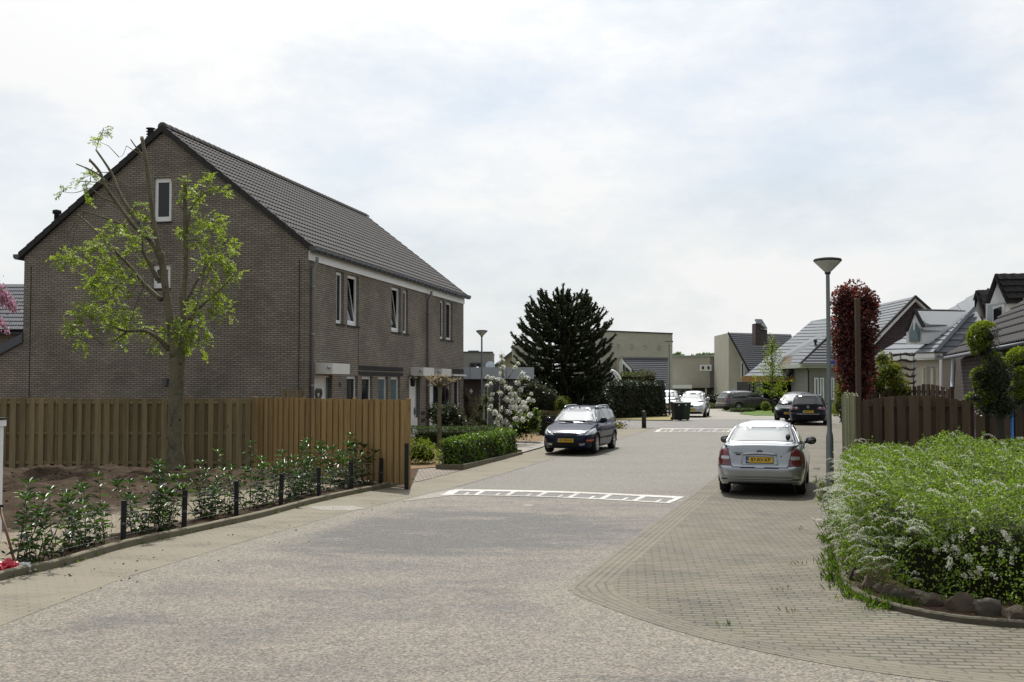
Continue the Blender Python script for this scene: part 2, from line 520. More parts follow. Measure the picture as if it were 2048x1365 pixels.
def curve_pts(c, k=6):
    out = []
    c = [Vector(p) for p in c]
    for i in range(len(c)-1):
        p0 = c[max(i-1, 0)]; p1 = c[i]; p2 = c[i+1]; p3 = c[min(i+2, len(c)-1)]
        for j in range(k):
            t = j/k
            out.append(0.5*((2*p1) + (p2-p0)*t + (2*p0-5*p1+4*p2-p3)*t*t + (3*p1-p0-3*p2+p3)*t*t*t))
    out.append(c[-1])
    return out

def gp(*px): return [tuple(G(a, b).xy) for a, b in px]

def road_mat(name, base, dark, sand, spot=None, speck=1.0, rot=0.35):
    m, nt, b = _nt(name)
    v = coord(nt, 'Object'); vr = coord(nt, 'Object', (0.55, 1.15, 1), (0, 0, rot))
    ch = N(nt, 'ShaderNodeTexVoronoi'); ch.inputs['Scale'].default_value = 50.0; L(nt, v, ch.inputs['Vector'])
    sep = nt.nodes.new('ShaderNodeSeparateColor'); L(nt, ch.outputs['Color'], sep.inputs[0])
    big = noise(nt, vr, 0.5, 7.0, 0.66)
    mid = noise(nt, v, 6.0, 5.0, 0.7)
    fine = noise(nt, v, 38.0, 4.0, 0.75)
    msk = ramp(nt, big, [(0.44, 0.0), (0.62, 1.0)])
    col = mixc(nt, msk, base, dark)
    if spot:
        at = nt.nodes.new('ShaderNodeVertexColor'); at.layer_name = 'stain'
        ss = nt.nodes.new('ShaderNodeSeparateColor'); L(nt, at.outputs[0], ss.inputs[0])
        wn = noise(nt, coord(nt, 'Object', (0.5, 1.5, 1), (0, 0, 0.25)), 0.9, 8.0, 0.68)
        wf = noise(nt, v, 3.5, 6.0, 0.7)
        a_ = mathn(nt, 'MULTIPLY_ADD', wn, 1.9); a_.node.inputs[2].default_value = -1.22
        k_ = mathn(nt, 'ADD', mathn(nt, 'ADD', ss.outputs[1], a_), mathn(nt, 'MULTIPLY', wf, 0.5))
        kk = ramp(nt, k_, [(0.44, 0.0), (0.86, 0.9)])
        col = mixc(nt, mathn(nt, 'MULTIPLY', kk, mathn(nt, 'GREATER_THAN', ss.outputs[1], 0.02)), col, spot[4])
        b_s = mathn(nt, 'ADD', ss.outputs[0], mathn(nt, 'MULTIPLY_ADD', wf, 0.9)); b_s.node.inputs[1].links[0].from_node.inputs[2].default_value = -0.45
        ks = ramp(nt, b_s, [(0.25, 0.0), (0.75, 0.95)])
        col = mixc(nt, ks, col, (0.124, 0.111, 0.087))
    sm = ramp(nt, noise(nt, coord(nt, 'Object', (0.6, 1.3, 1), (0, 0, -0.5)), 0.9, 7.0, 0.7), [(0.52, 0.0), (0.7, 0.7)])
    col = mixc(nt, sm, col, sand)
    # chips: light, dark and pinkish stones
    cr = ramp(nt, sep.outputs[0], [(0.0, 1.0 - 0.6*speck), (0.45, 0.95), (1.0, 1.0 + 0.6*speck)])
    col = mixc(nt, 1.0, col, cr, 'MULTIPLY')
    pk = ramp(nt, sep.outputs[1], [(0.75, (1, 1, 1)), (0.95, (1.16, 1.0, 0.88))])
    col = mixc(nt, 1.0, col, pk, 'MULTIPLY')
    mr = ramp(nt, mid, [(0.3, 0.82), (0.7, 1.15)])
    col = mixc(nt, 1.0, col, mr, 'MULTIPLY')
    fr = ramp(nt, fine, [(0.3, 0.5), (0.7, 1.5)])
    col = mixc(nt, 1.0, col, fr, 'MULTIPLY')
    L(nt, col, b.inputs['Base Color'])
    b.inputs['Roughness'].default_value = 0.75; b.inputs['Specular IOR Level'].default_value = 0.35
    h = mathn(nt, 'MULTIPLY_ADD', fine, 0.6); L(nt, sep.outputs[0], h.node.inputs[2])
    bump(nt, b, h, 0.55*speck, 0.006)
    return m

M['road'] = road_mat('chip_seal_road', (0.122, 0.107, 0.086), (0.078, 0.072, 0.063), (0.138, 0.119, 0.092), spot=(-1.8, 17.2, 5.0, 3.7, (0.046, 0.044, 0.042)))
M['road_far'] = road_mat('smooth_chip_seal', (0.107, 0.101, 0.083), (0.096, 0.09, 0.075), (0.118, 0.111, 0.09), speck=0.7)
M['road_dark'] = road_mat('worn_dark_asphalt', (0.10, 0.095, 0.09), (0.11, 0.104, 0.095), (0.128, 0.12, 0.104), speck=0.7)
M['street_pale'] = road_mat('pale_concrete_street', (0.18, 0.168, 0.142), (0.16, 0.148, 0.126), (0.20, 0.186, 0.156), speck=0.5)

def paver_mat(name, c1, c2, mortar, rot, moss=0.0, sandy=0.0, bw=0.21, bh=0.105, pink=0.0, ms=0.013, rows=0):
    m = brick(name, c1, c2, mortar, bw, bh, ms, 'Object', rot, stain=0.3, bs=0.9, rough=0.85)
    nt = m.node_tree; b = nt.nodes['Principled BSDF']
    src = b.inputs['Base Color'].links[0].from_socket
    v = coord(nt, 'Object')
    col = src
    if pink:
        col = mixc(nt, mathn(nt, 'MULTIPLY', ramp(nt, noise(nt, v, 0.9, 5.0, 0.7), [(0.45, 0.0), (0.65, 1.0)]), pink), col, (0.185, 0.130, 0.108))
    if sandy:
        col = mixc(nt, mathn(nt, 'MULTIPLY', ramp(nt, noise(nt, coord(nt, 'Object', (0.6, 1.2, 1), (0, 0, 0.4)), 1.1, 7.0, 0.7), [(0.30, 0.0), (0.52, 1.0)]), sandy), col, (0.172, 0.152, 0.112))
    if moss:
        col = mixc(nt, mathn(nt, 'MULTIPLY', ramp(nt, noise(nt, v, 1.7, 6.0, 0.75), [(0.5, 0.0), (0.72, 1.0)]), moss), col, (0.075, 0.085, 0.03))
    if rows:
        sy = nt.nodes.new('ShaderNodeSeparateXYZ'); L(nt, coord(nt, 'Object', (1, 1, 1), (0, 0, rot)), sy.inputs[0])
        fr_ = mathn(nt, 'FRACT', mathn(nt, 'DIVIDE', sy.outputs[1], rows))
        wv = noise(nt, v, 2.5, 4.0, 0.7)
        joint_shade = ramp(nt, fr_, [(0.0, 0.42), (0.16, 0.55), (0.3, 1.0), (0.92, 1.1), (1.0, 0.5)])  # dark row joints, widened by brick-edge shadow painted into the colour
        col = mixc(nt, ramp(nt, wv, [(0.36, 0.25), (0.55, 1.0)]), col, mixc(nt, 1.0, col, joint_shade, 'MULTIPLY'))
    L(nt, col, b.inputs['Base Color'])
    return m

M['paver'] = paver_mat('grey_brick_paving', (0.138, 0.130, 0.104), (0.080, 0.076, 0.062), (0.018, 0.017, 0.012), R(6), moss=0.36, sandy=0.42, pink=0.32, ms=0.010, rows=0.105)
M['paver_left'] = paver_mat('sandy_brick_paving', (0.16, 0.142, 0.108), (0.137, 0.122, 0.094), (0.09, 0.08, 0.06), R(-25), sandy=0.97)
M['paver_gut'] = paver_mat('gutter_brick_rows', (0.132, 0.122, 0.099), (0.102, 0.094, 0.078), (0.036, 0.033, 0.027), R(0), sandy=0.55, bw=0.32, bh=0.105)
M['paver_path'] = paver_mat('pinkish_path_bricks', (0.27, 0.225, 0.185), (0.20, 0.17, 0.14), (0.045, 0.04, 0.034), R(-8))
M['marking'] = road_mat('worn_white_road_paint', (0.44, 0.43, 0.40), (0.28, 0.27, 0.245), (0.15, 0.138, 0.115), speck=0.5)
M['block'] = road_mat('dark_block_paving', (0.115, 0.112, 0.108), (0.095, 0.093, 0.09), (0.16, 0.146, 0.122), speck=0.6)

far = 900
gm = pm('distant_grass', (0.07, 0.085, 0.035), 0.95, 0.1, var=0.35, vs=0.2)
mb = MB()
ys = [-60, 0, 20] + [24 + 2*i for i in range(16)] + [60, 120, 300, far]
rows = [[(x, y, gz(y) - 0.03) for x in (-far, -60, 0, 60, far)] for y in ys]
mb.grid(rows, 0, False)
o = mb.build('ground', gm); o['kind'] = 'structure'

sheet('road', [(-40, 23.4), (40, 23.4), (40, 74), (-14, 74), (-40, 74)], 0.0, M['road_far'])

KERB = gp((-330, 1262), (-150, 1205), (0, 1160), (120, 1133), (250, 1095), (400, 1062), (520, 1035), (600, 1013), (680, 994), (760, 978), (815, 968))
HEDGE_EDGE = gp((924, 940.5), (1043, 909))
strip_in = gp((1300, 859), (1292, 862), (1100, 919), (913, 974), (700, 1024), (480, 1086), (250, 1156), (0, 1253), (-200, 1340), (-500, 1480))
strip_out = KERB + gp((840, 962)) + HEDGE_EDGE + gp((1085, 896), (1240, 857.5), (1262, 853))
sheet('pavement', strip_out[::-1] + strip_in[::-1], 0.003, M['paver_left'])
# dark joint between the pavement strip and the carriageway
jl = gp((913, 974), (1100, 919), (1292, 862))
mb = MB()
for a, b_ in zip(jl[:-1], jl[1:]):
    d = Vector((b_[0]-a[0], b_[1]-a[1])).normalized(); nn = Vector((-d.y, d.x))
    k = 12
    for i in range(k):
        p = Vector(a).lerp(Vector(b_), i/k); q = Vector(a).lerp(Vector(b_), (i+1)/k)
        mb.poly([(p.x-nn.x*.03, p.y-nn.y*.03, gz(p.y)+.0058), (p.x+nn.x*.03, p.y+nn.y*.03, gz(p.y)+.0058), (q.x+nn.x*.03, q.y+nn.y*.03, gz(q.y)+.0058), (q.x-nn.x*.03, q.y-nn.y*.03, gz(q.y)+.0058)][::-1])
o = mb.build('road_joint', M['road_dark']); o['kind'] = 'structure'

gl = gp((1500, 903), (1440, 948), (1371, 1000), (1260, 1082), (1150, 1166), (1138, 1184), (1160, 1206), (1290, 1262), (1500, 1318), (1800, 1372), (2300, 1430))
gr = gp((1520, 906), (1470, 949), (1424, 990), (1330, 1072), (1242, 1150), (1228, 1170), (1250, 1196), (1350, 1236), (1500, 1276), (1750, 1321), (2300, 1385))
rows = []
nrow = 5
gl_s, gr_s = curve_pts(gl), curve_pts(gr)
for i_ in range(len(gl_s)):
    k_ = 0.42*sst(26, 44, i_)
    gl_s[i_] = gl_s[i_].lerp(gr_s[i_], k_)
V = []; F = []; UVs = []
s = 0; prev = None
me = bpy.data.meshes.new('gutter')
verts = []; faces = []; uvs = []
for i, (a, b_) in enumerate(zip(gl_s, gr_s)):
    c = (a+b_)/2
    if prev is not None: s += (c-prev).length
    prev = c
    w = (b_-a).length
    for j in range(nrow+1):
        t = j/nrow
        p = a.lerp(b_, t)
        dip = -0.02*math.sin(math.pi*t)
        verts.append((p.x, p.y, gz(p.y)+0.004)); uvs.append((s, t*nrow*0.105*0.95+0.013))
    if i:
        for j in range(nrow):
            q = (i-1)*(nrow+1)+j
            faces.append((q, q+1, q+nrow+2, q+nrow+1))
me.from_pydata(verts, [], faces)
uvl = me.uv_layers.new(name='UVMap')
for l in me.loops: uvl.data[l.index].uv = uvs[l.vertex_index]
mg = M['paver_gut']
for n in mg.node_tree.nodes:
    if n.type == 'TEX_COORD':
        for lk in list(n.outputs['Object'].links):
            tgt = lk.to_socket
            if tgt.node.type == 'MAPPING' and tuple(round(x, 3) for x in tgt.node.inputs['Scale'].default_value) == (1, 1, 1):
                mg.node_tree.links.new(n.outputs['UV'], tgt)
o = link_mesh('gutter', me, mg); o['kind'] = 'structure'
# near carriageway: fine grid carrying where sand has drifted and where the darker patches lie
xs_ = np.array([-40, -30, -22] + list(np.arange(-16, 12.01, .2)) + [20, 40]); ys_ = np.array([-20, 0, 3] + list(np.arange(5, 23.3, .2)) + [23.4])
X_, Y_ = np.meshgrid(xs_, ys_)
def prox(pts, w_): return np.exp(-(polyd(X_, Y_, pts)/w_)**2)
def polyd(u, v, pts):
    d = np.full(u.shape, 1e9)
    for (x0, y0), (x1, y1) in zip(pts[:-1], pts[1:]):
        dx, dy = x1-x0, y1-y0; t = np.clip(((u-x0)*dx+(v-y0)*dy)/(dx*dx+dy*dy), 0, 1); d = np.minimum(d, np.hypot(u-x0-t*dx, v-y0-t*dy))
    return d
sand_a = np.maximum(prox(gp((913, 974), (700, 1024), (480, 1086), (250, 1156), (0, 1253), (-200, 1340), (-500, 1480)), .75), prox([tuple(q) for q in gl_s[26:]], .75))
def ell(cx, cy, rx, ry, rot_):
    c_, s_ = math.cos(rot_), math.sin(rot_); u = ((X_-cx)*c_+(Y_-cy)*s_)/rx; v = (-(X_-cx)*s_+(Y_-cy)*c_)/ry
    return np.clip(1.25-np.hypot(u, v), 0, 1)
dark_a = np.maximum.reduce([np.minimum(1, 1.35*ell(-1.4, 17.2, 4.8, 3.4, .1)), .62*ell(-4.4, 10.2, 3.0, .7, .28), .5*ell(-1.5, 9.0, 1.8, .5, .2), .5*ell(1.2, 8.4, 1.6, .5, .1), ell(.6, 12.2, 2.0, .6, .3)])
mb = MB(); mb.grid([[(x, y, 0.0) for x in xs_] for y in ys_], 0, False)
ro = mb.build('road', M['road']); ro['kind'] = 'structure'
vc = ro.data.color_attributes.new('stain', 'FLOAT_COLOR', 'POINT')
cc_ = np.zeros((X_.size, 4), np.float32); cc_[:, 0] = sand_a.ravel(); cc_[:, 1] = dark_a.ravel(); cc_[:, 3] = 1
vc.data.foreach_set('color', cc_.ravel())
# joint lines at the edges of the gutter
def line_strip(name, pts, w, dz, mat):
    mb = MB(); pts = [Vector((p[0], p[1])) for p in pts]
    row = []
    for i, p in enumerate(pts):
        d = (pts[min(i+1, len(pts)-1)] - pts[max(i-1, 0)]).normalized(); nn = Vector((-d.y, d.x))
        row.append(((p.x-nn.x*w/2, p.y-nn.y*w/2, gz(p.y)+dz), (p.x+nn.x*w/2, p.y+nn.y*w/2, gz(p.y)+dz)))
    mb.grid([[a[0] for a in row], [a[1] for a in row]], 0, False)
    o = mb.build(name, mat); o['kind'] = 'structure'
    return o
nl_ = 6*5 + 4
line_strip('road_joint', gl_s[:20], 0.03, 0.006, M['road_dark'])

# brick paving right of the gutter
pav = [tuple(p) for p in gr_s] + [(11, 6.5), (16, 8), (14, 18.0), (12, 22), (13.5, 30), (20, 52), (20.6, 54.5)] + gp((1560, 847), (1575, 850))
sheet('brick_paving', pav, 0.004, M['paver'])

# far streets
sheet('cross_street', gp((1232, 857.5), (1236, 841), (1345, 842.5), (1400, 839), (1592, 839), (1585, 853), (1460, 856.5), (1318, 857)), 0.006, M['road_dark'])
sheet('far_street', gp((1345, 842.5), (1300, 826), (1330, 815), (1440, 815), (1446, 823), (1530, 830), (1600, 831), (1640, 838), (1592, 839), (1400, 839)), 0.006, M['street_pale'])
sheet('verge', gp((1160, 846), (1200, 832), (1330, 827), (1346, 836), (1346, 842.5), (1236, 841)), 0.05, pm('dry_grass_verge', (0.22, 0.19, 0.09), 0.95, 0.1, var=0.4, vs=6, bs=0.6, bscale=20))

# hump markings: white back line, front line and dividers between dark blocks
def hump(bl, br, fl, fr, n, name_extra=''):
    bl, br, fl, fr = [Vector(p) for p in (bl, br, fl, fr)]
    def pt(u, t, dz): 
        bow = 0.30*math.sin(math.pi*u)
        a = bl.lerp(br, u); b_ = fl.lerp(fr, u)
        d = (bl-fl).normalized()
        q = b_.lerp(a, t) + d*bow
        return (q.x, q.y, gz(q.y)+dz)
    def quad(mb, u0, u1, t0, t1, dz, sk=0.0):
        k = max(1, int((u1-u0)*40))
        for i in range(k):
            a = u0+(u1-u0)*i/k; b_ = u0+(u1-u0)*(i+1)/k
            mb.poly([pt(a+sk*t0, t0, dz), pt(b_+sk*t0, t0, dz), pt(b_+sk*t1, t1, dz), pt(a+sk*t1, t1, dz)])
    mb = MB(); quad(mb, 0, 1, 0.1, 0.72, 0.0045)
    o = mb.build('hump_block_paving', M['block']); o['kind'] = 'structure'
    mb = MB()
    quad(mb, -0.005, 1.0, 0.74, 0.99, 0.0085); quad(mb, -0.03, 1.0, 0.02, 0.12, 0.0085)
    for i in range(n+1):
        u = i/n
        if i == 0: quad(mb, u-0.02, u+0.025, 0.12, 0.74, 0.0085)
        else: quad(mb, u-0.022, u+0.0, 0.12, 0.74, 0.0085)
        if i < n: quad(mb, u+0.075, u+0.088, 0.12, 0.44, 0.0085)
    o = mb.build('road_marking', M['marking']); o['kind'] = 'structure'
g2 = lambda a, b: G(a, b).xy
hump(g2(912, 979.5), g2(1369, 994.5), g2(893, 991), g2(1338, 1008), 7)
hump(g2(1322, 857.5), g2(1530, 858.5), g2(1312, 865), g2(1512, 866), 7)
# pale worn patch at the left end of the hump and a repaired spot
sheet('road_patch', gp((860, 988), (930, 976), (918, 984), (895, 993), (830, 1001), (800, 1004)), 0.006, M['street_pale'])
sheet('road_patch', gp((612, 1014), (700, 1012), (735, 1018), (700, 1022), (640, 1021)), 0.006, M['street_pale'])
sheet('road_patch', gp((1045, 1012), (1052, 1009), (1064, 1009.5), (1068, 1012), (1060, 1014), (1050, 1014)), 0.004, M['street_pale'])
# manhole-free carriageway; mulch bed, path and garden soil on the left
M['mulch'] = pm('bark_mulch', (0.17, 0.115, 0.065), 0.95, 0.1, var=0.5, vs=9, bs=1.0, bscale=35)
sheet('mulch_bed', gp((812, 941), (880, 936), (924, 940), (1042, 908), (1085, 896), (1085, 870), (820, 868), (800, 920)), 0.03, M['mulch'])
sheet('brick_path', gp((812, 968), (842, 963), (924, 941.5), (878, 936.5), (812, 939), (760, 945)), 0.012, M['paver_path'])
sheet('driveway', gp((1035, 910), (1085, 896), (1100, 886), (1040, 884), (1000, 890)), 0.036, M['street_pale'])

# left bed: dug soil between kerb and fence
def kerb_dist(x, y):
    best = 1e9
    for a, b_ in zip(KERB[:-1], KERB[1:]):
        a = Vector(a); b2 = Vector(b_); d = b2-a
        t = max(0, min(1, (Vector((x, y))-a).dot(d)/d.length_squared))
        q = a+d*t
        nn = Vector((-d.y, d.x)).normalized()
        sd = (Vector((x, y))-q)
        dist = sd.length * (1 if sd.dot(nn) > 0 else -1)
        if abs(dist) < abs(best): best = dist
    return best
rs = np.random.RandomState(3)
from mathutils import noise as mn
def bed_z(x, y):
    k = kerb_dist(x, y)
    z = gz(y) + 0.05
    z -= 0.35*max(0, -k+0.05)
    m = sst(1.6, 4.2, k)*sst(-0.2, 1.6, 27.6-y)
    ridge = 0.30*m*(0.7+0.5*mn.noise((x*0.35, y*0.35, 1.0)))
    rough = (0.05+0.09*m)*mn.fractal((x*1.7, y*1.7, 4.0), 1.0, 2.0, 4)
    return z + (ridge + rough*sst(0.1, 0.9, k))
XS = np.arange(-19, -1.2, 0.14); YS = np.arange(10.5, 28.5, 0.14)
verts = []; faces = []; idx = {}
for i, y in enumerate(YS):
    for j, x in enumerate(XS):
        k = kerb_dist(x, y)
        # right end: stop under the angled fence line
        lim = -6.55 + (28.1-y)*1.02 + 0.35
        if k > 0.02 and (y < 23.8 or x < lim + 0.3) and x < lim+0.6:
            idx[(i, j)] = len(verts); verts.append((x, y, bed_z(x, y)))
for (i, j) in list(idx):
    q = [(i, j), (i, j+1), (i+1, j+1), (i+1, j)]
    if all(k in idx for k in q): faces.append(tuple(idx[k] for k in q))
me = bpy.data.meshes.new('garden_soil'); me.from_pydata(verts, [], faces)
for p in me.polygons: p.use_smooth = True
def soil_mat():
    m, nt, b = _nt('dug_soil_and_sand')
    v = coord(nt)
    n1 = noise(nt, v, 2.2, 7.0, 0.7); n2 = noise(nt, v, 26.0, 5.0, 0.75)
    soil = ramp(nt, n1, [(0.3, (0.028, 0.018, 0.011)), (0.55, (0.050, 0.034, 0.021)), (0.75, (0.098, 0.072, 0.046))])
    sand = ramp(nt, n2, [(0.3, (0.15, 0.122, 0.085)), (0.7, (0.27, 0.235, 0.18))])
    at = nt.nodes.new('ShaderNodeVertexColor'); at.layer_name = 'sand'
    sp = nt.nodes.new('ShaderNodeSeparateColor'); L(nt, at.outputs[0], sp.inputs[0])
    k = mathn(nt, 'MULTIPLY_ADD', n1, 0.9); L(nt, sp.outputs[0], k.node.inputs[2])
    k2 = ramp(nt, k, [(0.55, 0.0), (0.95, 1.0)])
    c = mixc(nt, k2, soil, sand)
    fr = ramp(nt, n2, [(0.3, 0.65), (0.7, 1.35)])
    L(nt, mixc(nt, 1.0, c, fr, 'MULTIPLY'), b.inputs['Base Color'])
    b.inputs['Roughness'].default_value = 0.95; b.inputs['Specular IOR Level'].default_value = 0.1
    bump(nt, b, n2, 0.9, 0.03)
    return m
vc = me.color_attributes.new('sand', 'FLOAT_COLOR', 'POINT')
for i, v in enumerate(me.vertices):
    x, y, z = v.co
    k = kerb_dist(x, y)
    # pale sandy strip behind the young plants; humus right at the kerb; dry crumbs by the fence
    s_ = sst(0.55, 0.9, k)*(1-sst(1.5, 2.8, k))*(0.9 if y < 20 else 0.75) + 0.4*sst(26.2, 27.6, y) 
    vc.data[i].color = (s_, s_, s_, 1)
o = link_mesh('garden_soil', me, soil_mat()); o['kind'] = 'structure'

# kerb edging along the left bed, one moulded run with joints
def kerb_run(name, pts, w, h, mat, base=0.0, jitter=0.004):
    pts = curve_pts([Vector(p) for p in pts], 5)
    mb = MB(); acc = []
    n = len(pts)
    prof = [(-w/2, -0.1), (-w/2, h-0.015), (-w/2+0.015, h), (w/2-0.015, h), (w/2, h-0.015), (w/2, -0.1)]
    grid = []
    for i, p in enumerate(pts):
        d = (pts[min(i+1, n-1)]-pts[max(i-1, 0)]).normalized(); nn = Vector((-d.y, d.x))
        jz = random.uniform(-jitter, jitter)
        grid.append([(p.x+nn.x*a, p.y+nn.y*a, gz(p.y)+b_+jz+base) for a, b_ in prof])
    mb.grid(grid, 0, False)
    mb.poly(grid[0]); mb.poly(grid[-1][::-1])
    return mb.build(name, mat)
o = kerb_run('kerb', KERB, 0.10, 0.10, M['kerb']); o['kind'] = 'structure'
BED = gp((1668, 1010), (1672, 1090), (1690, 1166), (1706, 1186), (1745, 1207), (1820, 1228), (1920, 1245), (2048, 1256), (2300, 1268))
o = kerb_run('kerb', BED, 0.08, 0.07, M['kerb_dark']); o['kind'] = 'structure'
sheet('bed_soil', [tuple(p) for p in BED] + [(9.9, 18.6), (6.2, 19.4), (6.05, 20.4)], 0.05, M['soilmat'])
sheet('garden_ground', [(6.2, 19.6), (9.5, 18.8), (30, 14), (40, 70), (21, 52), (14, 31)], 0.02, M['soilmat'])
sheet('garden_ground', [(-7, 28.6), (-2.2, 23.9), (-2.6, 32), (-2.0, 40), (0.5, 44), (2, 52), (-6, 60), (-30, 60), (-40, 30)], 0.02, M['soilmat'])
sheet('lawn', gp((1478, 829), (1500, 821), (1560, 818), (1575, 826), (1560, 832), (1510, 832)), 0.03, pm('lawn_grass', (0.075, 0.12, 0.025), 0.9, 0.1, var=0.35, vs=5, bs=0.8, bscale=40))

# loose clods on the dug bed
rs = np.random.RandomState(12); V_ = []; F_ = []; n0 = 0
base_ = np.array([(1, 0, 0), (-.5, .87, 0), (-.5, -.87, 0), (.2, .1, .8), (.5, .6, .35), (-.7, 0, .4), (.4, -.6, .4)])
fc_ = [(0, 4, 3), (4, 1, 3), (1, 5, 3), (5, 2, 3), (2, 6, 3), (6, 0, 3), (0, 1, 4), (1, 2, 5), (2, 0, 6)]
for k in range(5200):
    x = rs.uniform(-17, -2.5); y = rs.uniform(13, 28); kd = kerb_dist(x, y)
    if kd < .15 or x > -6.55+(28.1-y)*1.02: continue
    sand_ = sst(.5, .9, kd)*(1-sst(2.0, 3.4, kd))
    if rs.rand() < sand_*.8: continue
    r_ = .012+.055*rs.rand()**3
    R_ = np.array(Matrix.Rotation(rs.rand()*6.28, 3, 'Z'))
    q = (base_+rs.normal(size=base_.shape)*.18)@R_.T*r_*np.array([1, 1, .8])
    V_.append(q+np.array([x, y, bed_z(x, y)-.004])); F_.append(np.array(fc_)+n0); n0 += 7
o = np_mesh('soil_clods', np.concatenate(V_), np.concatenate(F_), M['soilmat']); tag(o, 'clods of dug earth lying on the bed before the fence', 'soil', kind='stuff')
# ------------------------------------------------------------------ buildings
def plane_hit(px, py, o, n):
    d = ray(px, py); c = Vector((0, 0, CAMH))
    t = (o - c).dot(n) / d.dot(n)
    return c + d*t

def holes_panel(bm, T, W, H, holes, depth):
    """wall in local (a, z) coordinates with rectangular holes and reveals; T maps (a, inward, z) to 3D"""
    xs = sorted(set([0, W] + [h[0] for h in holes] + [h[1] for h in holes]))
    zs = sorted(set([0, H] + [h[2] for h in holes] + [h[3] for h in holes]))
    def inside(a, z): return any(h[0] < a < h[1] and h[2] < z < h[3] for h in holes)
    cache = {}
    def vert(a, i, z):
        k = (round(a, 5), round(i, 5), round(z, 5))
        if k not in cache: cache[k] = bm.verts.new(T @ Vector((a, i, z)))
        return cache[k]
    for i in range(len(xs)-1):
        for j in range(len(zs)-1):
            a0, a1, z0, z1 = xs[i], xs[i+1], zs[j], zs[j+1]
            if inside((a0+a1)/2, (z0+z1)/2): continue
            bm.faces.new([vert(a0, 0, z0), vert(a1, 0, z0), vert(a1, 0, z1), vert(a0, 0, z1)])
    for (a0, a1, z0, z1) in holes:
        for q in ([(a0, z0), (a0, z1)], [(a0, z1), (a1, z1)], [(a1, z1), (a1, z0)], [(a1, z0), (a0, z0)]):
            (p, z), (p2, z2) = q
            f = [bm.verts.new(T @ Vector(v)) for v in ((p, 0, z), (p2, 0, z2), (p2, depth, z2), (p, depth, z))]
            bm.faces.new(f)

def bm_build(name, bm, mats, parent=None):
    me = bpy.data.meshes.new(name)
    bmesh.ops.recalc_face_normals(bm, faces=bm.faces)
    bm.to_mesh(me); bm.free(); box_uv(me)
    return link_mesh(name, me, mats, parent)

def window(parent, T, a0, a1, z0, z1, rec=0.09, fw=0.055, tilt=0.0, glass=None, sill=True, mull=None, name='window'):
    """white frame in a reveal; children pane and sill. T maps (a, inward, z)"""
    mb = MB()
    d0, d1 = rec, rec+0.06
    for (x0, x1, y0, y1) in ((a0, a1, z0, z0+fw*1.5), (a0, a1, z1-fw*1.3, z1), (a0, a0+fw, z0+fw*1.5, z1-fw*1.3), (a1-fw, a1, z0+fw*1.5, z1-fw*1.3)):
        mb.box(x0, x1, d0, d1, y0, y1, 0, T)
    if mull:
        mb.box(mull-fw/2, mull+fw/2, d0, d1, z0+fw*1.5, z1-fw*1.3, 0, T)
    w = mb.build(name, M['white'], parent)
    ia, ib, iz, jz = a0+fw, a1-fw, z0+fw*1.5, z1-fw*1.3
    if tilt:
        # a tilted casement: its own sash leaning inward at the top, dark room behind
        mb = MB(); s = 0.05
        Tt = T @ Matrix.Translation((0, d0+0.012, iz)) @ Matrix.Rotation(-tilt, 4, 'X')
        hh = jz-iz
        for (x0, x1, y0, y1) in ((ia, ib, 0, s), (ia, ib, hh-s, hh), (ia, ia+s, s, hh-s), (ib-s, ib, s, hh-s)):
            mb.box(x0, x1, 0, 0.045, y0, y1, 0, Tt)
        sa = mb.build('sash', M['white'], w)
        mb = MB(); mb.box(ia+s, ib-s, 0.015, 0.03, s, hh-s, 0, Tt); mb.build('pane', glass or M['glass'], w)
        mb = MB(); mb.box(ia-0.3, ib+0.3, 0.75, 0.8, iz-0.2, jz+0.2, 0, T); mb.build('room_backing', M['black'], w)
    else:
        mb = MB(); mb.box(ia-0.01, ib+0.01, d0+0.025, d0+0.04, iz-0.01, jz+0.01, 0, T); mb.build('pane', glass or M['glass'], w)
    if sill:
        mb = MB(); mb.box(a0-0.03, a1+0.10, -0.035, rec+0.03, z0-0.055, z0-0.004, 0, T); mb.build('sill', M['verge'], w)
    return w

# ---- the brick terrace on the left
HA = R(12.0)
hu = Vector((math.sin(HA), math.cos(HA), 0)); hv = Vector((-math.cos(HA), math.sin(HA), 0))
HC = at_depth(614.5, 32.0); HC.z = 0.07
house = empty('row_house', HC, math.pi/2 - HA)
tag(house, 'long brown brick terrace of three joined homes with steep grey tiled roof', 'house')
HL, HW = 18.1, 9.35
def fac(px, py):
    p = plane_hit(px, py, HC, hv) - HC
    return p.dot(hu), p.z
def gab(px, py):
    p = plane_hit(px, py, HC, hu) - HC
    return p.dot(hv), p.z
EZ = fac(614.5, 498)[1]            # eaves height
RZ = gab(322, 261)[1] + 0.08
TF = Matrix(((1, 0, 0, 0), (0, 1, 0, 0), (0, 0, 1, 0), (0, 0, 0, 1)))
TG = Matrix(((0, 1, 0, 0), (1, 0, 0, 0), (0, 0, 1, 0), (0, 0, 0, 1)))   # along = +y, inward = +x
uw = [(672.3, 687.5, 0), (695, 717.5, R(9)), (783, 801.5, R(8)), (807, 816.3, 0), (880.3, 889, 0), (892.7, 905, 0)]
zt = fac(700, 549.5)[1]; zb = fac(700, 651)[1]
wins = []
for a, b_, t in uw: wins.append((fac(a, 600)[0], fac(b_, 600)[0], zb, zt, t))
gw = [(693.5, 715.5), (723.8, 745), (756.5, 776), (781.9, 800)]
gzt = fac(705, 752)[1]
for a, b_ in gw: wins.append((fac(a, 752)[0], fac(b_, 752)[0], 0.85, gzt, 0))
dz_ = fac(640, 751)[1]
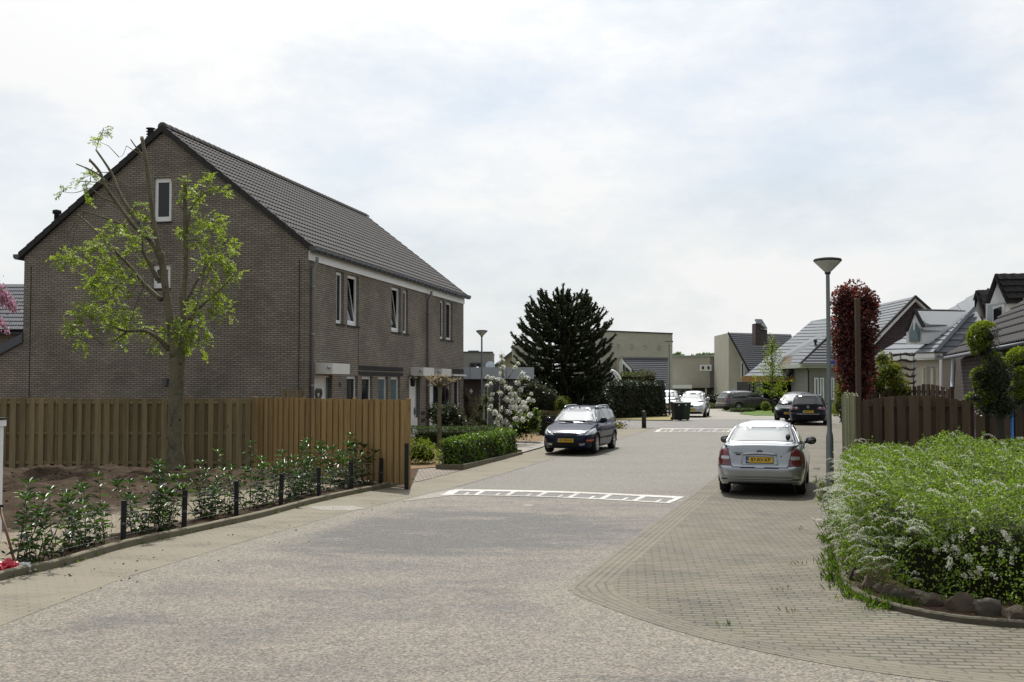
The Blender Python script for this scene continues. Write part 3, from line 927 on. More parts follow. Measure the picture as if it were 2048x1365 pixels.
doors = [(fac(628.5, 760)[0], fac(664, 760)[0], 0.05, dz_), (fac(818.5, 800)[0], fac(840, 800)[0], 0.05, fac(825, 753.5)[1]), (fac(857.5, 800)[0], fac(902, 800)[0], 0.05, fac(870, 754)[1])]
w3 = (fac(908.5, 780)[0], fac(920, 780)[0], 0.6, fac(912, 756)[1])
bm = bmesh.new()
holes = [w[:4] for w in wins] + doors + [w3]
holes_panel(bm, TF, HL, EZ+0.05, holes, 0.13)
ghole = []
for (x0, x1, y0, y1) in ((307.5, 343.5, 355.5, 444), (305, 341, 530, 577)):
    a, zt2 = gab(x1, y0); b2, zb2 = gab(x0, y1)
    ghole.append((a, b2, zb2, zt2))
bmg = bmesh.new()
holes_panel(bmg, TG, HW, RZ+0.3, ghole, 0.11)
half = HW/2; sl_ = (RZ-0.08-EZ)/half
for sy in (0, 1):
    pc = Vector((0, 0 if sy == 0 else HW, EZ)); dirv = Vector((0, half if sy == 0 else -half, RZ-0.08-EZ))
    nrm_ = Vector((1, 0, 0)).cross(dirv); 
    if nrm_.z < 0: nrm_ = -nrm_
    bmesh.ops.bisect_plane(bmg, geom=bmg.verts[:]+bmg.edges[:]+bmg.faces[:], plane_co=pc, plane_no=nrm_, clear_outer=True)
me_ = bpy.data.meshes.new('t'); bmg.to_mesh(me_); bmg.free(); bm.from_mesh(me_); bpy.data.meshes.remove(me_)
# back and far walls
def q(*pts): bm.faces.new([bm.verts.new(p) for p in pts])
q((0, HW, 0), (HL, HW, 0), (HL, HW, EZ), (0, HW, EZ))
q((HL, 0, 0), (HL, HW, 0), (HL, HW, EZ), (HL, half, RZ-0.08), (HL, 0, EZ))
bm_build('wall', bm, M['brick'], house)
# darker soldier bands above and below the openings
mb = MB()
for (a, b_, y0, y1) in ((717.5, 806, 731, 740.5), (717.5, 806, 743.5, 751), (905, 927, 738, 748)):
    x0 = fac(a, 745)[0]; x1 = fac(b_, 745)[0]; z0 = fac(a, y1)[1]; z1 = fac(a, y0)[1]
    mb = MB(); mb.box(x0, x1, -0.012, 0.01, z0, z1); mb.build('dark_brick_band', M['brick_dark'], house)
for k in range(4):
    mb = MB(); mb.box(fac(842, 800)[0], fac(850, 800)[0], -0.012, 0.01, 0.15+k*0.28, 0.29+k*0.28); mb.build('dark_brick_band', M['brick_dark'], house)
mb = MB(); mb.box(fac(716.4, 700)[0]-.012, fac(716.4, 700)[0]+.012, -0.008, 0.01, gzt+0.05, zb-0.1)
mb.build('expansion_joint', M['black'], house)
for x_ in (60, 598):
    mb = MB(); mb.box(-0.008, 0.01, gab(x_, 700)[0]-.011, gab(x_, 700)[0]+.011, 0.5, EZ-0.3); mb.build('expansion_joint', M['black'], house)
for i, (a0, a1, z0, z1, t) in enumerate(wins):
    gl_ = M['glass']
    if i in (8, 9): gl_ = M['glass_teal']
    window(house, TF, a0+0.005, a1-0.005, z0, z1, 0.09, 0.075 if (a1-a0) > .5 else 0.065, t, gl_, True)
window(house, TF, w3[0]+.004, w3[1]-.004, w3[2], w3[3], 0.08, 0.075)
for (a, b2, z0, z1) in ghole:
    window(house, TG, a+.004, b2-.004, z0, z1, 0.06, 0.10, 0, M['glass'], True)
# front doors
def door(x0, x1, z0, z1, kind):
    mb = MB()
    T = TF; fw = 0.06
    xr = x1-0.28
    mb.box(x0+.004, xr, 0.10, 0.16, z1-fw, z1-.004, 0, T); mb.box(x0+.004, x0+fw, 0.10, 0.16, z0, z1-fw, 0, T); mb.box(xr-fw, xr, 0.10, 0.16, z0, z1-fw, 0, T)
    if kind == 0:
        mb.box(x0+fw+.005, xr-fw-.005, 0.12, 0.155, z0+.01, z1-fw-.005, 0, T)
        mb.box((x0+xr)/2-.01, (x0+xr)/2+.01, 0.112, 0.12, z0+.3, z1-.25, 0, T)
    else:
        mb.box(x0+fw+.005, xr-fw-.005, 0.12, 0.155, z0+.01, z1-fw-.005, 0, T)
        for s in (0.25, 0.75):
            xx = x0+fw+(xr-2*fw-x0)*s
            mb.box(xx-.02, xx+.02, 0.11, 0.12, z0+.2, z1-.2, 0, T)
    d = mb.build('door', M['white'], house)
    mb = MB(); mb.tube([(xr-fw-.06, 0.08, 1.05), (xr-fw-.06, 0.08, 1.25)], 0.015, 6); mb.tube([(xr-fw-.06, 0.08, 1.15), (xr-fw-.16, 0.08, 1.15)], 0.012, 6); mb.box(xr-fw-.08, xr-fw-.04, 0.085, 0.12, 1.0, 1.3)
    mb.build('handle', M['zinc'], d)
    mb = MB(); mb.box(xr+.004, x1-.004, 0.11, 0.125, 0.9, z1-.06); mb.build('pane', M['glass_teal'], d)
    mb = MB(); mb.box(xr+.004, x1-.004, 0.095, 0.15, z1-.06, z1-.004); mb.build('frame', M['white'], d)
    mb = MB(); mb.box(xr+.004, x1-.004, 0.095, 0.15, z0, 0.9); mb.build('side_panel', M['white'], d)
    return d, x0, xr, fw
d1 = door(*doors[0], 0)
# heart wreath on the first door
mb = MB(); hx = (d1[1]+d1[2])/2; hz_ = fac(645, 790)[1]
hp = []
for k in range(25):
    t = 2*math.pi*k/24
    hp.append((hx + 0.013*16*math.sin(t)**3*1.0, 0.09, hz_ + 0.013*(13*math.cos(t)-5*math.cos(2*t)-2*math.cos(3*t)-math.cos(4*t))))
mb.tube(hp, 0.045, 7); mb.build('heart_wreath', pm('grey_wicker', (0.13, 0.12, 0.12), 0.9, var=0.5, vs=30, bs=1.0, bscale=80), d1[0])
d2 = door(*doors[1], 1)
mb = MB(); mb.box(d2[1]+.2, d2[1]+.5, 0.10, 0.12, 1.0, 1.07); mb.build('letter_slot', M['black'], d2[0])
# third house: door leaf left, dark glazed part with a wreath right
x0, x1, z0, z1 = doors[2]
xm = fac(871, 800)[0]
mb = MB(); mb.box(x0+.004, xm, 0.11, 0.16, z0, z1-.004); mb.box(x1-.10, x1-.004, 0.11, 0.16, z0, z1-.004); mb.box(xm, x1-.1, 0.11, 0.16, z0, 0.7)
d3 = mb.build('door', M['white'], house)
mb = MB(); mb.box(xm+.002, x1-.102, 0.125, 0.14, 0.7, z1-.004); mb.build('pane', M['glass'], d3)
mb = MB(); wx = fac(893, 790)[0]; wz = fac(893, 792)[1]
mb.tube([(wx+0.24*math.cos(t), 0.05, wz+0.34*math.sin(t)) for t in [2*math.pi*k/16 for k in range(17)]], 0.08, 7)
mb.build('wreath', pm('dark_purple_wreath', (0.03, 0.02, 0.025), 0.9, var=0.5, vs=30, bs=1.0, bscale=60), d3)
# canopies
def canopy(pxl, pxe_out, y0, y1, dep):
    x0 = fac(pxl, 740)[0]
    # width so that the front face ends at photo column pxe_out
    best = None
    for k in range(20, 400):
        w = k*0.01
        p = HC + hu*(x0+w) - hv*dep
        px = 1024 + FPX*p.x/p.y
        if px > pxe_out: best = w; break
    p = HC + hu*x0 - hv*dep
    def zz(y): 
        d = ray(1024+FPX*p.x/p.y, y); return CAMH + d.z*(p.y/d.y) - HC.z
    mb = MB(); mb.box(x0, x0+best, -dep, -0.002, zz(y1), zz(y0))
    c = mb.build('door_canopy', M['offwhite'], house, bevel=0.008)
    mb = MB(); mb.lathe([(0.0, -.04), (.05, -.03), (.05, .03), (.0, .04)], 10, (x0-.04, -dep*0.8, zz(y0)-.12)); mb.build('porch_lamp', M['clearlens'], c)
    return x0
def dep_for(pxl, pxc):
    x0 = fac(pxl, 740)[0]
    for k in range(10, 300):
        p = HC + hu*x0 - hv*(k*0.01)
        if 1024 + FPX*p.x/p.y > pxc: return k*0.01
canopy(630, 699.8, 727, 748.5, dep_for(630, 665.2))
canopy(820.8, 868.4, 735.3, 752.2, dep_for(820.8, 846.8))
canopy(860, 902.8, 737.8, 753, dep_for(860, 883.8))
mb = MB(); mb.box(fac(902, 750)[0], fac(927, 750)[0]-.02, -0.14, -0.014, fac(905, 752.5)[1], fac(905, 749)[1]); mb.build('awning_box', M['white'], house)
# wall lantern
mb = MB(); lx = fac(815.5, 760)[0]; lz = fac(815.5, 762)[1]
mb.lathe([(0.03, -.22), (.09, -.18), (.10, .02), (.13, .04), (.02, .16), (.01, .2)], 8, (lx, -0.2, lz), smooth=False); mb.tube([(lx, 0, lz+.1), (lx, -.12, lz+.22), (lx, -.2, lz+.17)], 0.015, 6)
mb.build('wall_lantern', M['black'], house)
# house number on the wall by the first door
text_mesh('house_number', '41', 0.22, M['black'], house, Matrix.Translation((fac(680, 770)[0], -0.006, fac(680, 770)[1])) @ Matrix.Rotation(math.pi/2, 4, 'X'), 0.004)
# roof
ov = 0.06; sl2 = (RZ-EZ)/half
er = -0.14  # eaves overhang
EE = EZ+0.05
mb = MB()
rows_quad(mb, (-ov, er, EE), (HL+ov, er, EE), (-ov, half, RZ), (HL+ov, half, RZ), 18, 0.038, 0, waves=84, amp=0.032)
rows_quad(mb, (HL+ov, HW-er, EE), (-ov, HW-er, EE), (HL+ov, half, RZ), (-ov, half, RZ), 18, 0.045, 0, waves=30, amp=0.04)
rf = mb.build('roof', M['tile'], house)
mb = MB()
k = 52
for i in range(k):
    a = -0.1 + (HL+0.2)*i/k; b_ = a + (HL+0.2)/k*1.06
    pr = [(0.14, -0.04), (0.115, 0.05), (0.05, 0.105), (-0.05, 0.105), (-0.115, 0.05), (-0.14, -0.04)]
    r0 = [(a, half+p_[0]*1.08, RZ+p_[1]+.035) for p_ in pr]; r1 = [(b_, half+p_[0], RZ+p_[1]+.02) for p_ in pr]
    mb.grid([r0, r1], 0, False); mb.poly(r0[::-1])
mb.build('ridge_tiles', M['tile'], rf)
mb = MB()
n = 17
for sy in (0, 1):
    for xx in (-1, 1):
        mb = MB()
        for i in range(n):
            t0, t1 = i/n, (i+1.06)/n
            def pp(t, dz): 
                y = er + (half-er)*t; z = EE + (RZ-EE)*t
                return ((y if sy == 0 else HW-y), z+dz)
            (ya, za), (yb, zb3) = pp(t0, 0.085), pp(min(t1, 1.0), 0.06)
            x0, x1 = (-0.12, 0.03) if xx < 0 else (HL-0.03, HL+0.12)
            v = [(x0, ya, za-0.22), (x1, ya, za-0.22), (x1, yb, zb3-0.2), (x0, yb, zb3-0.2), (x0, ya, za), (x1, ya, za), (x1, yb, zb3), (x0, yb, zb3)]
            mb.add(v, [(3,2,1,0),(4,5,6,7),(0,1,5,4),(1,2,6,5),(2,3,7,6),(3,0,4,7)])
        mb.build('verge_tiles', M['verge'], rf)
# gutter, fascia, downpipes
for sy in (0, 1):
    mb = MB()
    yy = er-0.06; zc = EE-0.03
    prof = [(0.10, 0.05), (0.10, -0.05), (0.06, -0.10), (-0.05, -0.10), (-0.10, -0.05), (-0.10, 0.03), (-0.12, 0.045), (-0.085, 0.05), (-0.085, -0.04), (-0.04, -0.11), (0.05, -0.11)]
    g0 = []; 
    for x in (-0.14, HL+0.2):
        g0.append([(x, (yy+p_[0]) if sy == 0 else HW-(yy+p_[0]), zc+p_[1]) for p_ in prof])
    mb.grid(g0, 0, False); mb.poly(g0[0][:7]); mb.poly(g0[1][:7][::-1])
    for k in range(36):
        x = 0.2+k*0.5
        y0_, y1_ = yy-.108, yy+.1
        if sy == 0: mb.box(x, x+.025, y0_, y1_, zc-.107, zc+.0)
    mb.build('gutter', M['zinc'], house)
mb = MB(); mb.box(0.02, HL-0.02, -0.055, -0.002, fac(623, 522.5)[1], EZ+0.02); mb.build('fascia_board', M['white'], house)
mb = MB(); mb.box(-0.02, HL, er+0.02, -0.002, EZ-0.03, EZ-0.01); mb.build('soffit', M['verge'], house)
for pxp in (621, 853.5):
    x = fac(pxp, 640)[0]
    mb = MB(); mb.tube([(x, er-.06, EZ-0.22), (x, er-.05, EZ-.34), (x, -.075, EZ-.58), (x, -.075, 0)], 0.055, 10)
    for z in (5.0, 3.6, 2.1): mb.tube([(x, -.075, z), (x, -.075, z+.09)], 0.066, 10)
    mb.build('downpipe', M['pvc'], house)
# flues
def flue(px, py0, py1, Y, r, louver):
    top = P(px, py0, Y) - HC; bot = P(px, py1, Y) - HC
    x, y = top.dot(hu), top.dot(hv)
    mb = MB()
    if louver: 
        pr = [(r, bot.z-.3)]; z = bot.z
        while z < top.z: pr += [(r, z), (r*1.5, z+.02), (r, z+.05)]; z += .09
        pr += [(r*1.5, top.z-.02), (0.01, top.z)]
    else: pr = [(r, bot.z-.4), (r, top.z-.16), (r*1.6, top.z-.14), (r*1.6, top.z-.04), (0.01, top.z)]
    mb.lathe(pr, 14, (x, y, 0)); mb.build('flue', M['black'], rf)
flue(301.5, 256, 282, 34.6, 0.10, True); flue(114, 419, 452, 35.0, 0.085, False)
mb = MB(); a, z = gab(334, 765); mb.box(-0.14, 0, a-.06, a+.08, z-.10, z+.10); mb.build('wall_spotlight', M['zinc'], house)
# lean-to at the left end and low gable at the far end of the terrace
def tri_ext(pts, d, name, mats, parent):
    mb = MB(); mb.extrude(pts, d); return mb.build(name, mats, parent)
y1, z1 = gab(46, 676); y2, z2 = gab(-60, 733)
lw = [(0.02, HW, 0), (0.02, y2, 0), (0.02, y2, z2), (0.02, HW, z1)]
tri_ext(lw, (5, 0, 0), 'side_wall', M['brick'], house)
mb = MB()
rows_quad(mb, (5.1, y2, z2+.05), (0.0, y2, z2+.05), (5.1, HW, z1+.05), (0.0, HW, z1+.05), 8, 0.04)
mb.build('lean_to_roof', M['tile_black'], house)
mb = MB(); v = [(-0.05, HW-.0, z1-.14), (-0.05, y2, z2-.14), (-0.05, y2, z2+.13), (-0.05, HW-.0, z1+.13)]; mb.extrude(v, (0.06, 0, 0)); mb.build('barge_board', M['zinc'], house)
xa, za = HL, fac(927, 690)[1]
mb = MB(); mb.extrude([(HL+.02, 0.35, 0), (HL+2.2, 0.35, 0), (HL+.02, 0.35, za)], (0, 4, 0)); mb.build('side_wall', M['brick'], house)
mb = MB(); mb.extrude([(HL+2.2, 0.25, 0.05), (HL+2.32, 0.25, 0.05), (HL+.12, 0.25, za+.1), (HL+.02, 0.25, za+.0)], (0, 4.2, 0)); mb.build('lean_to_roof', M['tile_black'], house)

# ------------------------------------------------------------------ other buildings, built from corner points measured on the photo with their distances
class Bld:
    def __init__(s, name, label, base, cat='house'):
        s.base = Vector(base); s.e = empty(name, s.base); tag(s.e, label, cat)
    def p(s, px, py, Y): return P(px, py, Y) - s.base
    def solid(s, name, pts, back, mat, parent=None):
        mb = MB(); mb.extrude([s.p(*q_) for q_ in pts], back); return mb.build(name, mat, parent or s.e)
    def rect(s, name, x0, x1, y0, y1, Y, th, mat, parent=None, back=None):
        """slab standing parallel to the picture at depth Y, thickness th backwards"""
        return s.solid(name, [(x0, y0, Y), (x0, y1, Y), (x1, y1, Y), (x1, y0, Y)], back or (0, th, 0), mat, parent)
    def rows(s, name, e0, e1, r0, r1, n, mat, step=0.04, waves=0, amp=0.0, parent=None, th=0.0):
        mb = MB(); rows_quad(mb, s.p(*e0), s.p(*e1), s.p(*r0), s.p(*r1), n, step, waves=waves, amp=amp)
        # underside so that the plane has a thickness
        dn = Vector((0, 0, -0.16))
        a = [s.p(*k)+dn for k in (e0, e1, r1, r0)]; mb.poly([tuple(k) for k in a])
        return mb.build(name, mat, parent or s.e)
    def bar(s, name, pts, w, mat, parent=None):
        mb = MB(); mb.tube([s.p(*k) for k in pts], w, 4, smooth=False); return mb.build(name, mat, parent or s.e)
    def win(s, x0, x1, y0, y1, Y, mats=('white', 'glass'), fw=0.08, mull=0):
        f = MB(); a = s.p(x0, y1, Y); b_ = s.p(x1, y0, Y)
        w, h = b_.x-a.x, b_.z-a.z
        for (u0, u1, v0, v1) in ((0, w, 0, fw), (0, w, h-fw, h), (0, fw, fw, h-fw), (w-fw, w, fw, h-fw)): f.box(a.x+u0, a.x+u1, a.y-.06, a.y+.02, a.z+v0, a.z+v1)
        for k in range(mull): 
            u = w*(k+1)/(mull+1); f.box(a.x+u-fw/2, a.x+u+fw/2, a.y-.06, a.y+.02, a.z+fw, a.z+h-fw)
        o_ = f.build('window', M[mats[0]], s.e)
        g = MB(); g.box(a.x+fw*.9, b_.x-fw*.9, a.y-.03, a.y-.01, a.z+fw*.9, b_.z-fw*.9); g.build('pane', M[mats[1]], o_)
        return o_

# far left neighbour
b = Bld('neighbour_house', 'house with dark blue tiled roof half hidden behind the left end of the brick terrace', (-22.5, 50, .2))
b.rows('roof', (-140, 660, 46), (60, 660, 46), (-70, 569, 50), (90, 569, 50), 12, M['tile_blue'], 0.03, waves=40, amp=0.02)
b.solid('wall', [(-130, 662, 46.4), (55, 662, 46.4), (55, 800, 46.4), (-130, 800, 46.4)], (0, 7, 0), M['brick'])
# white flat-roofed extension beyond the terrace
b = Bld('flat_roofed_house', 'low flat-roofed brick house with pale blue-grey fascia beside the white blossom tree', at_depth(990, 52))
b.rect('wall', 922, 966, 757, 860, 52, 7, M['brick_red']); b.rect('wall', 1042, 1075, 757, 860, 52, 7, M['brick_red'])
b.rect('wall', 966, 1042, 757, 762, 52.1, .2, M['brick_red'])
b.solid('roof_fascia', [(918, 735, 51.4), (918, 758.5, 51.4), (1068, 758.5, 51.4), (1068, 735, 51.4)], (0, 8, 0), M['lightgrey'])
b.rect('fascia_joint', 939.5, 940.2, 735.2, 758.3, 51.39, .02, M['zinc']); b.rect('fascia_joint', 1012, 1012.7, 735.2, 758.3, 51.39, .02, M['zinc'])
d = b.rect('glass_door', 966, 1042, 762, 850, 52.3, .05, M['glass'])
for x in (967, 974, 998, 1039): b.rect('frame', x, x+2.2, 760, 850, 52.15, .1, M['white'], d)
b.rect('curtain', 976, 986, 763, 850, 52.25, .03, M['glass_teal'], d)
dm = b.solid('diamond_plaque', [(942.3, 777.5, 51.95), (938.6, 783, 51.95), (942.3, 788, 51.95), (946, 783, 51.95)], (0, .04, 0), M['white'])
mb = MB(); c = b.p(980.5, 733, 55); mb.lathe([(0.01, .0), (.13, .02), (.23, .08), (.235, .075), (.13, .01), (0.01, -.01)], 18, (0, 0, 0), M=Matrix.Translation(c) @ Matrix.Rotation(R(75), 4, 'X'), cap=False); mb.tube([c, c+Vector((0, .1, -.3))], .02); mb.build('satellite_dish', M['lightgrey'], b.e)
mb = MB(); c = b.p(955, 737, 54); mb.lathe([(0.11, -.1), (.10, .02), (.06, .06), (0.01, .07)], 14, c); mb.build('roof_light_dome', M['white'], b.e)
b = Bld('grey_block_house', 'distant grey cube-shaped house with flat roof behind the pale fascia', at_depth(960, 85))
b.rect('wall', 925, 985, 705, 800, 85, 9, M['brick_grey']); b.rect('parapet', 924.5, 985.5, 703.5, 705, 84.9, 9.2, M['zinc']); b.rect('roof_box', 936, 957, 701.5, 703.4, 87, 2, M['zinc'])
w = b.win(939, 963, 725.5, 740, 84.98, ('zinc', 'glass'), mull=1)
b = Bld('gabled_cream_house', 'distant cream house whose dark sloping roof edge shows left of the monkey puzzle tree', at_depth(1020, 78))
b.solid('wall', [(982, 738, 78), (1024, 706, 78), (1024, 800, 78), (982, 800, 78)], (0, 8, 0), pm('cream_render', (0.34, 0.30, 0.2), 0.8, 0.2, var=0.1))
b.solid('roof', [(978, 738, 77.6), (1024, 702, 77.6), (1024, 708, 77.6), (983, 741, 77.6)], (0, 9, 0), M['tile_blue'])
# beige hall-like block behind the monkey puzzle tree
b = Bld('beige_block', 'large beige brick block with flat roof and four round vents behind the monkey puzzle tree', at_depth(1270, 110))
b.solid('wall', [(1023, 690, 104), (1023, 810, 104), (1100, 810, 104), (1100, 690, 104)], (0, 8, 0), M['brick_beige'])
wl = b.solid('wall', [(1130, 660, 106), (1130, 810, 106), (1345, 810, 111), (1345, 668.5, 111)], (0, 9, 0), M['brick_beige'])
b.solid('parapet', [(1129.5, 657.8, 105.9), (1129.5, 660, 105.9), (1345.8, 668.5, 110.9), (1345.8, 666.3, 110.9)], (0, 9.2, 0), M['verge'])
for (x, y) in ((1235, 692), (1262.5, 692.5), (1289.5, 694), (1317.5, 695)):
    mb = MB(); c = b.p(x, y, 106+(x-1130)/215*5-.05); mb.lathe([(0.24, -.05), (.24, .06), (.16, .06), (.14, -.02)], 12, (0, 0, 0), M=Matrix.Translation(c) @ Matrix.Rotation(R(90), 4, 'X')); mb.build('vent', M['brick_beige'], b.e)
b = Bld('slate_roof_wing', 'low house with steep slate-blue roof and triangular white-framed window above the tall hedge', at_depth(1290, 101))
b.rows('roof', (1320, 800, 99), (1336, 800, 99), (1243.5, 715.5, 103), (1336, 717, 103), 22, M['tile_blue'], 0.045)
b.solid('wall', [(1243, 717, 102), (1243, 805, 102), (1322, 805, 102), (1300, 775, 102)], (0, 6, 0), M['brick_beige'])
b.solid('ridge', [(1242, 713.3, 102.9), (1242, 716, 102.9), (1336.5, 717.3, 102.9), (1336.5, 714.8, 102.9)], (0, .4, 0), M['brick_grey'])
w = b.solid('window', [(1244, 719, 101.9), (1244, 760, 101.9), (1263, 760, 101.9), (1263, 739, 101.9)], (0, .08, 0), M['white'])
b.solid('pane', [(1246, 728, 101.8), (1246, 760, 101.8), (1249.5, 760, 101.8), (1249.5, 731, 101.8)], (0, .05, 0), M['glass'], w); b.solid('pane', [(1251, 733, 101.8), (1251, 760, 101.8), (1260, 760, 101.8), (1260, 742, 101.8)], (0, .05, 0), M['glass'], w)
# flat-roofed beige house
b = Bld('modern_flat_house', 'pale brick flat-roofed house with one small white double window, behind the wheelie bins', at_depth(1395, 135))
b.rect('wall', 1333.5, 1420, 713, 776, 135, 9, M['brick_beige']); b.solid('wall', [(1420.3, 713, 135), (1420.3, 776, 135), (1441, 776, 136), (1441, 713, 136)], (0, 8, 0), M['brick_grey'])
b.rect('wall', 1336, 1441, 776.2, 812, 137.5, 6, M['brick_grey']); b.rect('parapet', 1332.5, 1441, 711.4, 713, 134.8, 9.3, M['lightgrey'])
b.rect('porch_canopy', 1333, 1384, 770, 777.5, 132, 2.9, M['white']); b.rect('post', 1410.5, 1413.5, 776.3, 812, 135.2, .2, M['white']); b.rect('post', 1336.2, 1338.5, 777.6, 812, 132.2, .2, M['white'])
for (x0, x1) in ((1341, 1357),): b.win(x0, x1, 779, 812, 137.4, ('white', 'glass_teal'))
b.win(1358, 1384, 779, 786, 137.4, ('white', 'glass'), 0.12, 1); b.rect('garage_door', 1424, 1436, 779, 812, 137.4, .05, M['lightgrey'])
wd = b.rect('window', 1400, 1423, 730, 742.5, 134.9, .12, M['white'])
b.rect('pane', 1404, 1408, 733, 739, 134.85, .04, M['glass'], wd); b.rect('pane', 1415, 1419, 733, 739, 134.85, .04, M['glass'], wd)
b.rect('stair_tower', 1441.3, 1460, 713.5, 812, 133.5, 6, M['offwhite'])
for (x0, x1, y0, y1) in ((1442.5, 1446, 723, 762), (1454.3, 1458.5, 723, 762), (1443, 1446, 777, 795), (1454.5, 1458.5, 777, 795)): b.rect('window', x0, x1, y0, y1, 133.4, .06, M['glass'])
# steep asymmetrical roof with brick chimney
b = Bld('asymmetric_roof_house', 'beige house with lopsided dark tiled roof and brick chimney with slanted metal top', at_depth(1510, 125))
b.solid('wall', [(1457.5, 666, 125), (1457.5, 812, 125), (1536, 812, 125), (1536, 760, 125), (1503, 748, 125)], (0, 9, 0), M['brick_beige'])
rf2 = b.rows('roof', (1504, 752, 124.3), (1610, 752, 124.3), (1457, 665.5, 129), (1582, 669, 129), 21, M['tile_blue'], 0.05)
b.solid('verge', [(1457, 663.8, 124.6), (1456.5, 667.5, 124.6), (1502, 752, 124.2), (1504.5, 750, 124.2)], (0, .3, 0), M['verge'], rf2)
b.rect('garage_door', 1461, 1498, 778, 812, 124.9, .08, M['lightgrey'])
w = b.win(1481.5, 1488.5, 725, 756, 124.95, ('white', 'glass'), .1)
c_ = b.rect('chimney', 1511, 1522.5, 647, 690, 124.5, 1.8, M['brick_plum'], rf2); b.solid('chimney_side', [(1522.7, 650, 124.5), (1522.7, 690, 124.5), (1534.5, 690, 125.5), (1534.5, 658, 125.5)], (0, 1.2, 0), M['brick_plum'], rf2)
b.solid('chimney_cap', [(1510.8, 638.5, 125.2), (1524, 639, 126.5), (1535, 657, 126), (1534.8, 659.5, 124.5), (1522.5, 659.5, 124.3), (1510.8, 641, 124.4)], (0, .5, .05), M['zinc'], rf2)
# big pale grey roof by the turn
b = Bld('wide_grey_roof_house', 'house with broad pale grey roof and orange wood fascia behind the dark estate car', at_depth(1590, 86))
rf3 = b.rows('roof', (1489, 753, 86), (1573, 753, 84), (1623, 644, 92), (1690, 641, 88), 17, M['tile_lit'], 0.04)
b.solid('roof', [(1623, 642.5, 92), (1656, 636.5, 92.5), (1690, 640, 92), (1690, 648, 91.5), (1623, 646, 91.5)], (0, 3, -.5), M['tile_lit'])
b.solid('verge', [(1572, 753, 83.8), (1690, 640, 87.8), (1690, 645, 87.8), (1577, 756, 83.8)], (0, .4, 0), M['verge'], rf3)
b.solid('gable_wall', [(1579, 757, 84.3), (1692, 648, 88), (1692, 757, 84.3)], (0, 6, 0), M['brick_beige'])
b.solid('fascia_board', [(1484, 753, 85.8), (1484, 764, 85.8), (1616, 764, 83.6), (1616, 754, 83.6)], (0, .3, 0), M['orange_wood'])
b.rect('wall', 1500, 1535, 764, 836, 86.5, 5, M['black']); b.rect('wall', 1535, 1617, 764, 836, 86.8, 5, pm('dark_brown_brick', (0.045, 0.03, 0.028), .8, .2))
for (x0, x1) in ((1498, 1506), (1506.5, 1528)): b.win(x0, x1, 762, 812, 86.3, ('black', 'glass_teal'), .06)
b.rect('door', 1573, 1592, 784, 836, 86.6, .1, M['darkred']); b.win(1581, 1591, 765, 776, 86.6, ('black', 'glass_teal'), .05)
b.rect('door', 1599, 1615, 766, 836, 86.6, .1, M['darkred'])
sk = b.solid('skylight', [(1566, 722, 86.4), (1584, 718, 86.6), (1600, 718, 86.4), (1577, 740, 85.2), (1558, 740, 85.4)], (0, -.1, .3), pm('shaded_skylight_wood', (0.075, 0.05, 0.028), .7, .2), rf3)  # dark wood with the shade of the opening put into its colour
mb = MB(); c = b.p(1631, 698, 86.5); mb.tube([c, c+Vector((0, 0, .62))], .09, 8); mb.lathe([(.15, .55), (.15, .7), (.05, .78)], 10, c); mb.build('vent_pipe', M['black'], rf3)
b.rect('wall', 1617.5, 1700, 736, 836, 80, 5, M['brick_grey'])
b.solid('eaves_fascia', [(1600, 728, 79), (1600, 736, 79.2), (1700, 736, 79.2), (1700, 728, 79)], (0, 6, 0), M['offwhite'])
b.rows('roof', (1604, 728.5, 79), (1700, 728.5, 79), (1651, 684, 82), (1700, 684, 82), 8, M['tile_blue'], 0.06)
for (x0, x1) in ((1628.5, 1637), (1640, 1647.5), (1661, 1668)): b.win(x0, x1, 756, 800, 79.9, ('white', 'glass_teal'), .1)
b.win(1656, 1672, 690, 714, 80.2, ('white', 'glass_teal'), .12)
b.bar('downpipe', [(1614, 737, 78.9), (1617, 742, 79.5), (1617, 836, 79.6)], .05, M['black'])
# brick gable house
b = Bld('brick_gable_house', 'dark brick gable house with white barge boards behind the copper beech', at_depth(1820, 58))
b.solid('wall', [(1832, 596, 58), (1736, 694, 58), (1736, 800, 58), (1905, 800, 58), (1905, 664, 58)], (0, 6, 0), M['brick_plum'])
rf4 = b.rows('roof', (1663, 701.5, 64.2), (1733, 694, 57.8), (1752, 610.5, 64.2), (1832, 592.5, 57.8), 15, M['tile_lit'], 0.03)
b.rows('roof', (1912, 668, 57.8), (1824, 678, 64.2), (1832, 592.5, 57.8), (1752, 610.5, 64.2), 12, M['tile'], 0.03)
b.solid('barge_board', [(1832, 596, 57.6), (1832, 602, 57.6), (1739, 700, 57.6), (1735, 695, 57.6)], (0, .3, 0), M['white'], rf4)
b.solid('barge_board', [(1832, 596, 57.65), (1832, 602, 57.65), (1906, 670, 57.65), (1910, 665, 57.65)], (0, .3, 0), M['white'], rf4)
b.solid('verge', [(1832, 590.5, 57.5), (1832, 596, 57.5), (1735, 695, 57.5), (1731, 693, 57.5)], (0, .25, 0), M['verge'], rf4)
b.solid('verge', [(1832, 590.5, 57.55), (1832, 596, 57.55), (1909, 665, 57.55), (1914, 663, 57.55)], (0, .25, 0), M['verge'], rf4)
